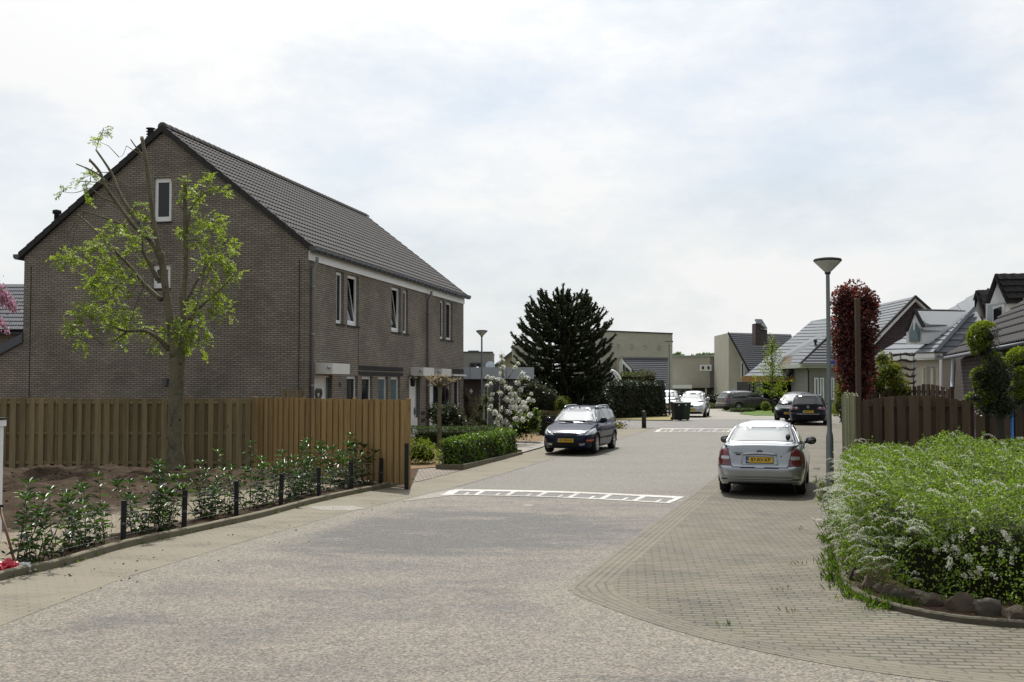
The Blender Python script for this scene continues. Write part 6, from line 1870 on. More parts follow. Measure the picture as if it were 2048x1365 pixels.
# loose upright shoots on the outline
lv = Leaves(); 
for i in rs.choice(len(p), 150, replace=False):
    q, n = p[i], nr_[i]
    if n[2] < 0.3 and n[0] > -0.3: continue
    Ln = 0.08+0.16*rs.rand(); k = 9; t = np.linspace(0.1, 1, k)
    d0 = unit(n+rs.normal(size=3)*0.35+np.array([0, 0, .4]))
    pts = q+d0*(t*Ln)[:, None]
    pp = np.repeat(pts, 2, 0); dd_ = unit(rnd_dirs(rs, 2*k)+d0*0.8)
    lv.add(pp, dd_, rnd_dirs(rs, 2*k), .04, .014, 0)
lv.build('young_shoots', LM['spirea'], sp_e)

# ---- young laurels along the kerb
def laurel(seed, h, ns):
    ns += 1
    rs = np.random.RandomState(seed)
    e = empty('laurel_plant'); st = MB(); lv = Leaves()
    for s in range(ns):
        a = rs.rand()*6.28; r0 = 0.04+0.05*rs.rand(); hh = h*(0.55+0.45*rs.rand()) if s else h
        lean = 0.24+0.34*rs.rand() if s else 0.08
        pts = []
        for k in range(7):
            t = k/6
            pts.append((math.cos(a)*(r0+lean*t*hh)+0.012*rs.randn(), math.sin(a)*(r0+lean*t*hh)+0.012*rs.randn(), t*hh))
        st.tube(pts, [.009, .008, .007, .006, .005, .004, .003], 5)
        P_ = np.array(pts)
        n = int(15*hh/0.8)
        for j in range(n):
            t = 0.08+0.92*(j/n)**0.9
            q = P_[0]*0; f = t*6; i0 = min(5, int(f)); q = P_[i0]*(1-(f-i0))+P_[i0+1]*(f-i0)
            az = j*2.4+rs.rand()*0.8; el = 0.02+0.55*t+0.22*rs.randn()
            d = np.array([math.cos(az)*math.cos(el), math.sin(az)*math.cos(el), math.sin(el)])
            sd_ = np.array([-math.cos(az)*math.sin(el), -math.sin(az)*math.sin(el), math.cos(el)])
            nn = unit(sd_+rs.normal(size=3)*0.25)
            lv.add(q[None], d[None], nn[None], 0.125+0.06*rs.rand(), 0.036+0.014*rs.rand(), 0, 0.22, 0.38)
        # rosette at the tip
        tipn = 7
        for j in range(tipn):
            az = j*0.9; el = 0.7+0.3*rs.rand()
            d = np.array([math.cos(az)*math.cos(el), math.sin(az)*math.cos(el), math.sin(el)]); sd_ = np.array([-math.cos(az)*math.sin(el), -math.sin(az)*math.sin(el), math.cos(el)])
            lv.add(P_[-1][None], d[None], sd_[None], 0.12+0.05*rs.rand(), 0.032, 0, 0.2, 0.35)
    # leafy foot
    n = 20
    d = fib(n, rs); d[:, 2] = np.abs(d[:, 2])*0.8; q = d*np.array([.16, .16, .30])*(0.4+0.6*rs.rand(n, 1)); q[:, 2] += 0.08
    lv.add(q, unit(d+np.array([0, 0, .4])), rnd_dirs(rs, n)+np.array([0, 0, .8]), .085, .03, 0, .2, .2)
    st.build('stem', M['bark_dark'], e); lv.build('leaves', LM['laurel'], e)
    return e
protos = [laurel(11+i, h, ns) for i, (h, ns) in enumerate([(1.0, 3), (0.85, 4), (1.1, 3), (0.75, 4), (0.95, 5)])]
lp_px = [(22, 1148), (62, 1143), (98, 1138), (138, 1118), (172, 1110), (206, 1100), (270, 1082), (298, 1075), (330, 1068), (398, 1052), (428, 1046), (452, 1040), (500, 1030), (528, 1024), (588, 1006), (612, 1000), (655, 990), (680, 984), (720, 976), (700, 984)]
words_ = ['first', 'second', 'third', 'fourth', 'fifth', 'sixth', 'seventh', 'eighth', 'ninth', 'tenth', 'eleventh', 'twelfth', 'thirteenth', 'fourteenth', 'fifteenth', 'sixteenth', 'seventeenth', 'eighteenth', 'nineteenth', 'twentieth', 'twenty-first', 'twenty-second', 'twenty-third', 'twenty-fourth', 'twenty-fifth', 'twenty-sixth', 'twenty-seventh', 'twenty-eighth', 'twenty-ninth', 'thirtieth', 'last']
lp_px = sorted(lp_px + [(742, 971), (775, 966), (318, 1078), (415, 1050), (545, 1020), (572, 1013), (600, 1006), (630, 998), (694, 984), (758, 970)])
for i, (a, b_) in enumerate(lp_px):
    q = G(a, b_); q.x -= .10; q.y += .36
    o = protos[i] if i < 5 else copy_tree(protos[(i*3) % 5])
    zz = bed_z(q.x, q.y)
    o.location = (q.x, q.y, zz-.01); o.rotation_euler = (0, 0, random.uniform(0, 6.28))
    s_ = random.uniform(0.88, 1.12)*(0.93 if i < 17 else .94); o.scale = (s_, s_, s_*random.uniform(.92, 1.1))
    tag(o, 'young glossy laurel, the %s from the left in the kerbside row' % words_[i], 'plant', 'young laurels along the kerb')

# ---- pollarded ash tree in front of the fence
TD = 27.0
def tp(px, py, dy=0.0): return P(px, py, TD+dy)
tb = at_depth(351, TD); tb.z = 0.05
tree = empty('pollarded_tree', tb); tag(tree, 'heavily pruned ash tree with fresh green sprigs in front of the wooden fence', 'tree')
mb = MB()
def limb(pts, r, n=9, cut=True):
    q = [Vector(p_)-tb for p_ in pts]
    # refine
    out = []; rr = []
    for i in range(len(q)-1):
        p0, p1, p2, p3 = q[max(i-1, 0)], q[i], q[i+1], q[min(i+2, len(q)-1)]
        for j in range(4):
            t = j/4
            out.append(0.5*((2*p1)+(p2-p0)*t+(2*p0-5*p1+4*p2-p3)*t*t+(3*p1-p0-3*p2+p3)*t**3)); rr.append((r[i]*(1-t)+r[i+1]*t)*(1+0.06*random.uniform(-1, 1)))
    out.append(q[-1]); rr.append(r[-1])
    mb.tube(out, rr, n)
pr = lambda w: pxr(w/2, TD)
limb([tp(351, 958), tp(351, 930), tp(349, 880), tp(352, 800), tp(354, 740), tp(357, 690, .05)], [pr(50), pr(36), pr(31), pr(28), pr(27), pr(30)], 14)
limb([tp(352, 715), tp(343, 655), tp(334, 600), tp(327, 545), tp(321, 505)], [pr(23), pr(17), pr(14.5), pr(14.5), pr(15)], 11)
limb([tp(320, 510), tp(312, 470, -.1), tp(303, 410, -.2), tp(296, 350, -.25), tp(288, 300, -.3), tp(284, 277, -.3)], [pr(11), pr(9), pr(8.5), pr(8), pr(7.5), pr(7)])
limb([tp(320, 515), tp(295, 470, .2), tp(262, 425, .4), tp(238, 385, .5), tp(222, 345, .6), tp(192, 300, .7)], [pr(12), pr(9), pr(8), pr(7), pr(6), pr(3.5)])
limb([tp(300, 480), tp(270, 455, -.3), tp(240, 415, -.5), tp(212, 375, -.7), tp(200, 345, -.8), tp(180, 321, -.9)], [pr(8), pr(7), pr(7), pr(6), pr(5.5), pr(5)])
limb([tp(316, 560), tp(300, 530, -.2), tp(284, 500, -.4)], [pr(11), pr(8), pr(5)])
limb([tp(323, 600), tp(290, 570, .2), tp(262, 535, .4), tp(238, 510, .5), tp(210, 480, .6), tp(155, 428, .8)], [pr(10), pr(8), pr(7), pr(6), pr(5), pr(3)])
limb([tp(250, 452, -.4), tp(220, 440, -.5), tp(165, 421, -.7)], [pr(5), pr(4), pr(2.5)])
limb([tp(240, 410, -.5), tp(205, 395, -.6), tp(182, 376, -.7)], [pr(4), pr(3.5), pr(2)])
limb([tp(215, 365, -.7), tp(190, 345, -.8), tp(152, 328, -.9)], [pr(4), pr(3), pr(2)])
limb([tp(226, 372, -.6), tp(205, 366, -.6), tp(158, 363, -.7)], [pr(3), pr(2.5), pr(1.2)])
limb([tp(337, 700), tp(320, 680, -.2), tp(290, 662, -.4), tp(250, 662, -.6), tp(215, 650, -.7)], [pr(11), pr(9), pr(7), pr(5), pr(2.5)])
limb([tp(255, 663, -.55), tp(230, 680, -.6), tp(205, 690, -.6)], [pr(4), pr(3), pr(1.5)])
limb([tp(366, 705, .05), tp(368, 660, .1), tp(366, 600, .15), tp(372, 540, .15), tp(371, 460, .1), tp(370, 355, .1)], [pr(22), pr(12.5), pr(11), pr(10), pr(10), pr(8)])
limb([tp(371, 480, .1), tp(382, 420, .2), tp(400, 395, .3), tp(432, 372, .4)], [pr(5), pr(4), pr(3), pr(1.5)])
limb([tp(370, 610, .15), tp(395, 560, .3), tp(425, 515, .5), tp(455, 480, .6)], [pr(6), pr(5), pr(4), pr(1.5)])
limb([tp(369, 650, .1), tp(400, 615, -.2), tp(440, 580, -.4), tp(470, 548, -.5)], [pr(6), pr(5), pr(3.5), pr(1.5)])
limb([tp(366, 680, .1), tp(385, 640, -.3), tp(405, 560, -.4), tp(412, 500, -.4)], [pr(5), pr(4), pr(3), pr(1.5)])
limb([tp(372, 430, .1), tp(355, 400, 0), tp(343, 360, 0), tp(340, 332, 0)], [pr(3), pr(2.5), pr(2), pr(1)])
limb([tp(290, 315, -.3), tp(276, 300, -.3), tp(261, 279, -.35)], [pr(4), pr(3), pr(2)])
limb([tp(280, 308, -.3), tp(265, 300, -.3), tp(253, 292, -.3)], [pr(2), pr(1.6), pr(1)])
limb([tp(253, 292, -.3), tp(246, 310, -.3), tp(238, 315, -.3)], [pr(1), pr(.8), pr(.5)])
limb([tp(192, 300, .7), tp(198, 280, .7), tp(206, 262, .7)], [pr(1.6), pr(1.3), pr(.8)])
limb([tp(180, 376, -.7), tp(150, 386, -.7), tp(126, 384, -.7)], [pr(1.6), pr(1.2), pr(.8)])
trunk_o = mb.build('trunk', M['bark'], tree)
mb = MB()
for (x, y, w, dy) in ((284, 276, 7.5, -.3), (370, 354.5, 8, .1), (180, 320.5, 4.6, -.9)):
    c = tp(x, y, dy)-tb; mb.lathe([(pr(w), -.05), (pr(w)*.9, .03), (0.001, .035)], 9, c)
    mb.build('cut_stub', M['cutwood'], trunk_o); mb = MB()
ash = [(112, 522, 12), (135, 520, 18), (165, 513, 18), (195, 490, 22), (215, 500, 26), (180, 530, 16), (228, 468, 24), (252, 470, 18), (178, 572, 20), (198, 556, 22), (228, 580, 26), (214, 607, 26), (158, 622, 22), (182, 640, 26), (228, 632, 28), (262, 640, 22), (268, 580, 16), (238, 540, 24), (284, 478, 12), (270, 428, 10), (281, 408, 9), (158, 655, 20), (172, 680, 14), (142, 650, 12), (165, 358, 9), (182, 350, 9), (170, 372, 6), (250, 678, 12), (311, 690, 12), (334, 672, 12), (292, 652, 14), (128, 383, 6), (207, 262, 9), (196, 283, 4), (175, 410, 7), (215, 530, 16), (205, 580, 16), (288, 452, 8), (260, 500, 12), (285, 530, 8), (240, 690, 8), (300, 500, 7), (225, 655, 18),
       (378, 372, 14), (400, 384, 16), (420, 364, 12), (440, 388, 12), (384, 400, 10), (404, 430, 16), (420, 460, 18), (440, 440, 16), (456, 474, 16), (466, 500, 13), (450, 512, 18), (430, 520, 20), (460, 540, 14), (477, 546, 9), (408, 490, 14), (380, 470, 14), (364, 470, 11), (420, 560, 17), (440, 585, 16), (400, 590, 17), (452, 618, 13), (430, 630, 15), (390, 620, 18), (380, 660, 22), (396, 690, 18), (360, 640, 11), (372, 690, 18), (405, 650, 15), (355, 665, 10), (345, 640, 6), (440, 610, 12), (412, 530, 14)]
lv = Leaves(); tw = MB(); rs = np.random.RandomState(21)
tv = np.array(mb.v) if mb.v else None
me_t = trunk_o.data; tco = np.empty(len(me_t.vertices)*3); me_t.vertices.foreach_get('co', tco); tco = tco.reshape(-1, 3)
for (x, y, r) in ash:
    c = np.array(tp(x, y, rs.uniform(-.8, .8))-tb); rad = pxr(r, TD)
    i = np.argmin(((tco-c)**2).sum(1)); a = tco[i]
    mid = (a+c)/2+np.array([0, 0, .08])
    tw.tube([a, mid, c], [.012, .008, .004], 5)
    for s in range(max(3, int(r*0.5))):
        o_ = c+rs.normal(size=3)*rad*0.5
        if s % 2 == 0: tw.tube([c, (c+o_)/2+np.array([0, 0, .03]), o_], [.006, .004, .003], 4)
        out = unit((o_-c)+rs.normal(size=3)*0.1+np.array([0, 0, .05]))
        for w_ in range(3):
            rd = unit(out+rs.normal(size=3)*0.7+np.array([0, 0, -0.05])); Ln = 0.12+0.12*rs.rand()
            k = 5; t = np.linspace(.2, 1, k)
            pts = o_+rd*(t*Ln)[:, None]+np.array([0, 0, -0.25*Ln])*(t**2)[:, None]
            sd_ = unit(np.cross(rd, np.array([0, 0, 1.0])+rs.normal(size=3)*.3))
            up_ = unit(np.cross(sd_, rd))
            pp = np.concatenate([pts, pts, pts[-1:]]); dd_ = np.concatenate([np.tile(sd_+rd*.6, (k, 1)), np.tile(-sd_+rd*.6, (k, 1)), rd[None]])
            dd_ = unit(dd_+rs.normal(size=dd_.shape)*.2+np.array([0, 0, -.15]))
            lv.add(pp, dd_, np.tile(up_, (2*k+1, 1))+rs.normal(size=(2*k+1, 3))*.25, .068, .027, 0, .2, .2)
for f_ in tw.f:
    pass
tvv = np.array(tw.v); tri = []
for f_ in tw.f:
    for k in range(1, len(f_)-1): tri.append((f_[0], f_[k], f_[k+1]))
lv.raw(tvv, np.array(tri), 1)
lv.build('crown', [LM['ash'], M['bark']], tree)

# ---- monkey puzzle tree
MD = 55.0
mb0 = at_depth(1126, MD); mt = empty('monkey_puzzle_tree', mb0); tag(mt, 'dark spiky monkey puzzle tree with rope-like upcurved branches', 'tree')
rs = np.random.RandomState(8)
rope = MB(); lv = Leaves()
ztop_ = P(1128, 567, MD).z-mb0.z
mb = MB(); mb.tube([(0, 0, 0), (.02, 0, 2), (0, .02, 4.5), (0, 0, ztop_-.4)], [.24, .19, .12, .06], 10); mb.build('trunk', M['bark_dark'], mt)
px_half = itp([(.6, 1.9), (1.5, 2.45), (2.4, 2.65), (3.4, 2.55), (4.4, 2.4), (5.2, 2.05), (5.9, 1.5), (6.4, .95), (6.9, .45), (7.4, .2)])
def ropes(pts, r):
    pts = np.array(pts); rope.tube([tuple(q) for q in pts], [r]*(len(pts)-1)+[r*.75], 6, smooth=True)
    n = int(np.linalg.norm(np.diff(pts, axis=0), axis=1).sum()*60)
    t = rs.rand(n)*(len(pts)-1); i = np.minimum(t.astype(int), len(pts)-2); f = (t-i)[:, None]
    q = pts[i]*(1-f)+pts[i+1]*f; ax = unit(pts[i+1]-pts[i])
    rd = rnd_dirs(rs, n); rd = unit(rd-ax*np.sum(rd*ax, 1, keepdims=True))
    lv.add(q+rd*r*.8, unit(rd*.8+ax*.9), rd*.5+np.cross(ax, rd)*.8, .085, .045, 0, .1)
def arc(a, az, ln, el0, el1, n=7):
    pts = [a]; q = np.array(a, float)
    for k in range(n):
        t = (k+.5)/n; el = el0+(el1-el0)*t**1.4
        q = q+np.array([math.cos(az)*math.cos(el), math.sin(az)*math.cos(el), math.sin(el)])*ln/n
        pts.append(q.copy())
    return pts
tipw = itp([(.5, 1.2), (1.0, 1.7), (1.8, 2.1), (2.6, 2.42), (3.3, 2.55), (4.2, 2.5), (5.0, 2.28), (5.7, 1.9), (6.2, 1.5), (6.6, 1.05), (6.9, .6), (7.3, .2)])
def bez(a, b_, c, n=8):
    a, b_, c = [np.array(v, float) for v in (a, b_, c)]
    return [a*(1-t)**2+2*b_*t*(1-t)+c*t*t for t in np.linspace(0, 1, n)]
nmain = 175
for k in range(nmain):
    u = (k+.5)/nmain; zt_ = .55+(ztop_-.75)*u**.88; az = k*2.39996
    w_ = float(tipw(np.array([zt_*.97]))[0])*1.05*(.86+.22*rs.rand())
    fz = zt_/ztop_
    zb_ = max(.9, zt_-(.55+.5*rs.rand())*(.6+.6*fz)) if fz > .3 else zt_+.5*(1-fz)
    ca, sa = math.cos(az), math.sin(az)
    tip = (ca*w_, sa*w_, zt_); mid = (ca*w_*.72, sa*w_*.72, min(zb_, zt_)-.30*(1-fz)-.05)
    pts = bez((ca*.05, sa*.05, zb_), mid, tip, 9)
    ropes(pts, .055)
    for s_ in range(5):
        f = .35+.55*rs.rand(); i_ = int(f*8); a = np.array(pts[i_])
        az2 = az+rs.choice([-1, 1])*(.3+.7*rs.rand()); l2 = .25+.35*rs.rand()
        w2 = min(l2, 1.0)
        e_ = a+np.array([math.cos(az2)*l2*.75, math.sin(az2)*l2*.75, .12+.3*rs.rand()])
        m_ = a+np.array([math.cos(az2)*l2*.6, math.sin(az2)*l2*.6, -.04])
        ropes(bez(a, m_, e_, 5), .048)
for k in range(7): ropes(bez((0, 0, ztop_-.9), (math.cos(k*.9)*.25, math.sin(k*.9)*.25, ztop_-.7), (math.cos(k*.9)*.38, math.sin(k*.9)*.38, ztop_-.25-.1*rs.rand()), 5), .05)
ropes([(0, 0, ztop_-1), (0, 0, ztop_-.5), (.02, 0, ztop_)], .06)
rope.build('branches', LM['core'], mt); lv.build('foliage', LM['monkey'], mt)

# ---- front gardens between the terrace and the street
he0, he1 = Vector(HEDGE_EDGE[0]), Vector(HEDGE_EDGE[1]); hd_ = (he1-he0).normalized(); hn = Vector((-hd_.y, hd_.x))
a0 = he0+hd_*.12+hn*.10; a1 = he1-hd_*.05+hn*.10
hedge('laurel_hedge', 'low bright laurel hedge with timber edging in front of the blossom tree', 'hedge', [tuple(a0), tuple(a1), tuple(a1+hn*.56), tuple(a0+hn*.56)], .80, 6800, .095, .042, 'laurel_hedge', .2, 'core', 3, .06)
mb = MB()
for p_, q_ in ((he0, he1), (he0, he0+hn*.72), (he1, he1+hn*.72)):
    d = (q_-p_).normalized(); n_ = Vector((-d.y, d.x))*.04
    v = [(p_.x+n_.x, p_.y+n_.y), (p_.x-n_.x, p_.y-n_.y), (q_.x-n_.x, q_.y-n_.y), (q_.x+n_.x, q_.y+n_.y)]
    mb.prism(v, gz(p_.y), gz(p_.y)+.14)
o = mb.build('hedge_edging', M['kerb']); tag(o, 'mossy timber edging around the foot of the low laurel hedge', 'edging')
xw = lambda px, Y: (px-1024)/FPX*Y
hedge('box_hedge', 'dark clipped box hedge crossing the garden behind the low laurel hedge', 'hedge', [(xw(816, 36.6), 36.6), (xw(995, 36.8), 36.8), (xw(995, 37.8), 37.8), (xw(816, 37.6), 37.6)], .72, 7500, .05, .025, 'box', .15, 'core', 4, .04)
g_ = G(838, 930)
blob_plant('small_shrub', 'small yellow-green shrub on the bark mulch by the end of the fence', 'shrub', g_, [(g_+Vector((0, 0, .36)), (.40, .4, .38)), (g_+Vector((.25, .1, .28)), (.3, .3, .3)), (g_+Vector((-.28, 0, .25)), (.3, .3, .28))], 420, .06, .03, 'lime', 'core_lime', seed=2, corek=.6, fluff=.35)
# flat-topped pruned tree without leaves
g_ = G(878, 914)
e = empty('flat_crown_tree', g_); tag(e, 'bare pollarded little tree with knotted flat crown by the low hedge', 'tree')
Y = g_.y
def lp(px, py, dy=0): return P(px, py, Y+dy)-g_
mb = MB(); mb.tube([lp(877, 916), lp(879, 880), lp(878, 830), lp(880, 790), lp(880, 772)], [pxr(5.5, Y), pxr(4.5, Y), pxr(4.2, Y), pxr(4, Y), pxr(5.5, Y)], 9)
rs = np.random.RandomState(4)
ends = []
for k in range(16):
    az = k*2.4; r_ = .25+.30*rs.rand(); c = lp(880, 774)
    e_ = c+Vector((math.cos(az)*r_, math.sin(az)*r_*.8, .10+.16*rs.rand())); mid = c+(e_-c)*.5+Vector((0, 0, -.02))
    mb.tube([c, mid, e_], [.035, .028, .02], 6); ends.append(e_)
mb.tube([lp(880, 772), lp(862, 772), lp(853, 772)], [.02, .015, .01], 5)
for q in ends:
    for j in range(7):
        d = Vector((rs.randn()*.07, rs.randn()*.07, .04+.12*rs.rand())); mb.tube([q, q+d*.6, q+d], [.012, .008, .004], 4, 1)
mb.build('trunk', [M['bark'], M['cutwood']], e)
def shrub(name, label, cat, items, Yc, dens, L_, W_, mat, **k):
    """items: (px, py, rpx, rypx) clumps around depth Yc"""
    base = at_depth(items[0][0], Yc); rs_ = np.random.RandomState(int(items[0][0]))
    bl = []
    for it in items:
        dy = rs_.uniform(-.3, .3) if len(it) < 5 else it[4]
        bl.append((P(it[0], it[1], Yc+dy), (pxr(it[2], Yc), pxr(it[2], Yc)*.9, pxr(it[3], Yc))))
    return blob_plant(name, label, cat, base, bl, dens, L_, W_, mat, seed=int(items[0][0]), **k)
shrub('rhododendron_bush', 'dark grey-green rhododendron bush in front of the third front door', 'shrub', [(886, 838, 24, 24), (868, 826, 16, 18), (904, 828, 18, 20), (918, 845, 14, 18), (880, 818, 14, 12)], 40, 260, .11, .045, 'rhodo', fluff=.3, corek=.7)
shrub('wall_shrub', 'brown twiggy climber against the end wall of the terrace', 'shrub', [(934, 800, 9, 22), (936, 830, 11, 20), (930, 845, 14, 14)], 46, 420, .06, .03, 'brown', fluff=.4, corek=.4)
shrub('twiggy_shrub', 'tall loose olive shrub left of the white blossom tree', 'shrub', [(962, 818, 16, 28), (955, 838, 14, 20), (972, 800, 12, 20), (968, 846, 16, 16)], 42, 240, .06, .025, 'olive', fluff=.5, corek=.35, trunk=[([at_depth(962, 42), P(963, 830, 42), P(970, 790, 42)], [.03, .02, .01]), ([at_depth(962, 42), P(958, 830, 42), P(950, 795, 42)], [.03, .02, .01])])
shrub('red_leaf_shrub', 'reddish brown low shrub beside the tall olive shrub', 'shrub', [(938, 852, 18, 12), (952, 858, 14, 10)], 43, 300, .06, .03, 'brown', fluff=.4, corek=.6)
shrub('leafy_shrub', 'broad-leaved green shrub right of the white blossom tree', 'shrub', [(1052, 850, 22, 26), (1068, 846, 14, 20), (1030, 862, 18, 16), (1072, 826, 8, 10)], 40, 200, .13, .05, 'laurel_hedge', fluff=.35, corek=.7)
shrub('small_perennials', 'mixed low green plants at the foot of the rhododendron', 'plants', [(945, 862, 20, 8), (985, 862, 18, 8), (965, 866, 22, 7)], 38.6, 320, .07, .03, 'olive', fluff=.4, corek=.5)
# blossom tree
BD = 39.0
g_ = at_depth(1008, BD); e = empty('blossom_tree', g_); tag(e, 'slender pear tree full of white blossom beside the dark estate car', 'tree')
rs = np.random.RandomState(12)
bl = [(1003, 712, 5), (1005, 722, 5), (1006, 735, 6), (1003, 748, 6), (1003, 760, 6), (975, 755, 5), (985, 757, 5), (995, 759, 5), (1030, 735, 4), (1036, 728, 5), (1045, 748, 6), (1040, 756, 5), (1035, 766, 7), (1052, 755, 4), (1056, 757, 4), (975, 772, 4), (981, 768, 4), (1010, 775, 6), (1020, 778, 6), (1001, 787, 6), (1030, 790, 6), (1041, 780, 5), (985, 789, 4), (983, 798, 4), (1013, 799, 7), (1025, 803, 7), (1048, 806, 7), (1058, 800, 6), (1066, 802, 5), (982, 813, 4), (978, 820, 4), (990, 825, 7), (999, 834, 8), (1010, 844, 8), (1030, 815, 8), (1040, 825, 8), (1050, 815, 7), (1060, 830, 6), (1046, 840, 7), (1000, 854, 7), (1016, 850, 6), (985, 858, 5), (1020, 856, 6), (1062, 788, 4), (1000, 725, 4), (1007, 766, 5), (1022, 790, 6), (1005, 818, 7), (1018, 825, 7), (1035, 800, 6), (1032, 838, 7), (1022, 815, 6), (993, 845, 6), (1043, 813, 6)]
lv = Leaves(); gl = Leaves(); mb = MB(); top = P(1003, 708, BD)-g_
mb.tube([Vector((0, 0, 0)), P(1008, 830, BD)-g_, P(1006, 770, BD)-g_, top], [.035, .028, .018, .006], 7)
for (x, y, r) in bl:
    c = P(x, y, BD+rs.uniform(-.35, .35))-g_; rr = pxr(r, BD)
    a = P(1007, min(862, y+28+abs(x-1007)*.4), BD)-g_
    mb.tube([a, (a+c)/2+Vector((0, 0, -.03)), c], [.014, .009, .004], 5)
    n = int(24*r)
    q = np.array(c)+unit(rs.normal(size=(n, 3)))*rr*(.25+.65*rs.rand(n, 1))
    lv.add(q, rnd_dirs(rs, n), rnd_dirs(rs, n)+np.array([0, 0, .4]), .045, .042, 0, .1)
    n = int(2.2*r); q = np.array(c)+rs.normal(size=(n, 3))*rr*.9
    gl.add(q, rnd_dirs(rs, n), rnd_dirs(rs, n), .07, .03, 0)
mb.build('trunk', M['bark_dark'], e); lv.build('blossom', LM['petal'], e); gl.build('foliage', LM['lime'], e)
hedge('brown_hedge', 'low brownish clipped hedge behind the dark estate car', 'hedge', [(xw(1072, 44), 44), (xw(1128, 45), 45), (xw(1128, 46.2), 46.2), (xw(1072, 45.2), 45.2)], .95, 3000, .05, .025, 'brown', .12, 'core', 6, .04)
shrub('dark_evergreen', 'dark shapeless evergreen between the blossom tree and the monkey puzzle', 'shrub', [(1075, 800, 34, 40), (1055, 820, 24, 34), (1100, 810, 26, 34), (1062, 785, 20, 22)], 48, 110, .10, .05, 'dark', fluff=.25, corek=.85)
shrub('yellow_conifer', 'small yellow-green conifer above the roof of the dark estate car', 'shrub', [(1126, 815, 17, 20), (1122, 806, 9, 12), (1138, 826, 12, 12)], 47, 420, .07, .022, 'gold', core='core_lime', fluff=.3, corek=.7)
shrub('dark_shrubs', 'dark shrubs under the lowest branches of the monkey puzzle tree', 'shrub', [(1150, 815, 30, 34), (1180, 818, 30, 34), (1205, 812, 22, 36), (1160, 790, 22, 20)], 56, 70, .12, .06, 'dark', fluff=.25, corek=.85)
hedge('tall_hedge', 'tall dark clipped hedge with shiny top right of the monkey puzzle tree', 'hedge', [(xw(1150, 60), 60), (xw(1331, 67.5), 67.5), (xw(1331, 67.5)+.3, 70.5), (xw(1150, 60)-.3, 64)], 2.13, 15000, .13, .06, 'dark', .25, 'core', 7, .10)
hedge('bright_hedge', 'bright green soft hedge rising behind the tall dark hedge', 'hedge', [(xw(1238, 76), 76), (xw(1312, 77), 77), (xw(1312, 77), 79), (xw(1238, 76), 78)], 2.75, 3500, .2, .05, 'olive', .4, 'core', 8, .22)
shrub('brown_shrub', 'round brown shrub peeping over the tall hedge', 'shrub', [(1298, 758, 14, 11)], 73, 60, .14, .07, 'brown', fluff=.3, corek=.8)
# far trees on the horizon
rs = np.random.RandomState(31); lv = Leaves(); c0_ = np.array(P(1400, 770, 260))
for k in range(46):
    x = 1300+k*4.2; c = np.array(P(x, 738+rs.uniform(-2, 3), 260+rs.uniform(-10, 10)))-c0_
    r_ = np.array([pxr(9, 260)*rs.uniform(.8, 1.3), 2.5, pxr(24, 260)*rs.uniform(.85, 1.1)])
    n = 380; d = fib(n, rs); d[:, 1] = -np.abs(d[:, 1])
    surface_leaves(lv, c+d*r_*(0.85+0.3*rs.rand(n, 1)), d, rs, .9, .7, 0)
o = lv.build('tree_line', LM['far'], None, tuple(c0_)); tag(o, 'hazy line of trees on the horizon behind the flat-roofed house', 'trees', kind='stuff')
# small tree on the lawn
SD = 77.0
g_ = at_depth(1545, SD); e = empty('young_tree', g_); tag(e, 'young tree with thin pale green cone-shaped crown on the lawn', 'tree')
mb = MB(); mb.tube([Vector((0, 0, 0)), P(1545, 770, SD)-g_, P(1543, 684, SD)-g_], [.08, .06, .015], 7)
lv = Leaves(); rs = np.random.RandomState(5)
for k in range(44):
    t = (k/44)**.8; zpx = 785-t*100; hw_ = (44*(1-t)**.9+3) if t > .08 else 38
    az = k*2.4; a = P(1544.5, zpx+6, SD)-g_; r_ = pxr(hw_, SD)*(.75+.4*rs.rand())
    e2 = a+Vector((math.cos(az)*r_, math.sin(az)*r_, .15+.55*t+(.1 if t > .1 else 0)))
    mb.tube([a, (a+e2)/2+Vector((0, 0, -.05)), e2], [.02, .013, .005], 4)
    n = int((16+44*(1-t))*(1.7 if t < .12 else .75)); u = rs.rand(n, 1)**.6
    q = np.array(a)*(1-u)+np.array(e2)*u+rs.normal(size=(n, 3))*.13
    lv.add(q, rnd_dirs(rs, n)+np.array([0, 0, -.2]), rnd_dirs(rs, n)+np.array([0, 0, .6]), .13, .09, 0)
mb.build('trunk', M['bark_dark'], e); lv.build('foliage', LM['lime'], e)
shrub('ball_shrub', 'clipped green ball shrub beside the young tree', 'shrub', [(1531, 813, 8.5, 9.5)], 82, 260, .1, .05, 'lime', core='core_lime', fluff=.1, corek=.85)
hedge('low_hedge', 'very low clipped hedge strip before the dark grey estate car', 'hedge', [(xw(1463, 79), 79), (xw(1510, 79.5), 79.5), (xw(1510, 79.5), 80.3), (xw(1463, 79), 79.8)], .28, 1500, .08, .04, 'box', .08, 'core', 9, .03)
hedge('low_hedge', 'low clipped hedge strip behind the young tree', 'hedge', [(xw(1524, 83), 83), (xw(1570, 83), 83), (xw(1570, 84), 84), (xw(1524, 84), 84)], .30, 1500, .08, .04, 'lime', .08, 'core_lime', 10, .03)
hedge('dark_hedge', 'dark hedge block in front of the pale flat-roofed house', 'hedge', [(xw(1404, 98), 98), (xw(1446, 98), 98), (xw(1446, 98), 99.5), (xw(1404, 98), 99.5)], 1.05, 1800, .14, .07, 'dark', .12, 'core', 11, .05)
hedge('ground_cover', 'grey-green ground cover strip before the dark hedge block', 'plants', [(xw(1400, 90), 90), (xw(1446, 90), 90), (xw(1446, 90), 95), (xw(1400, 90), 95)], .35, 2200, .14, .06, 'olive', .3, 'core_lime', 12, .1)

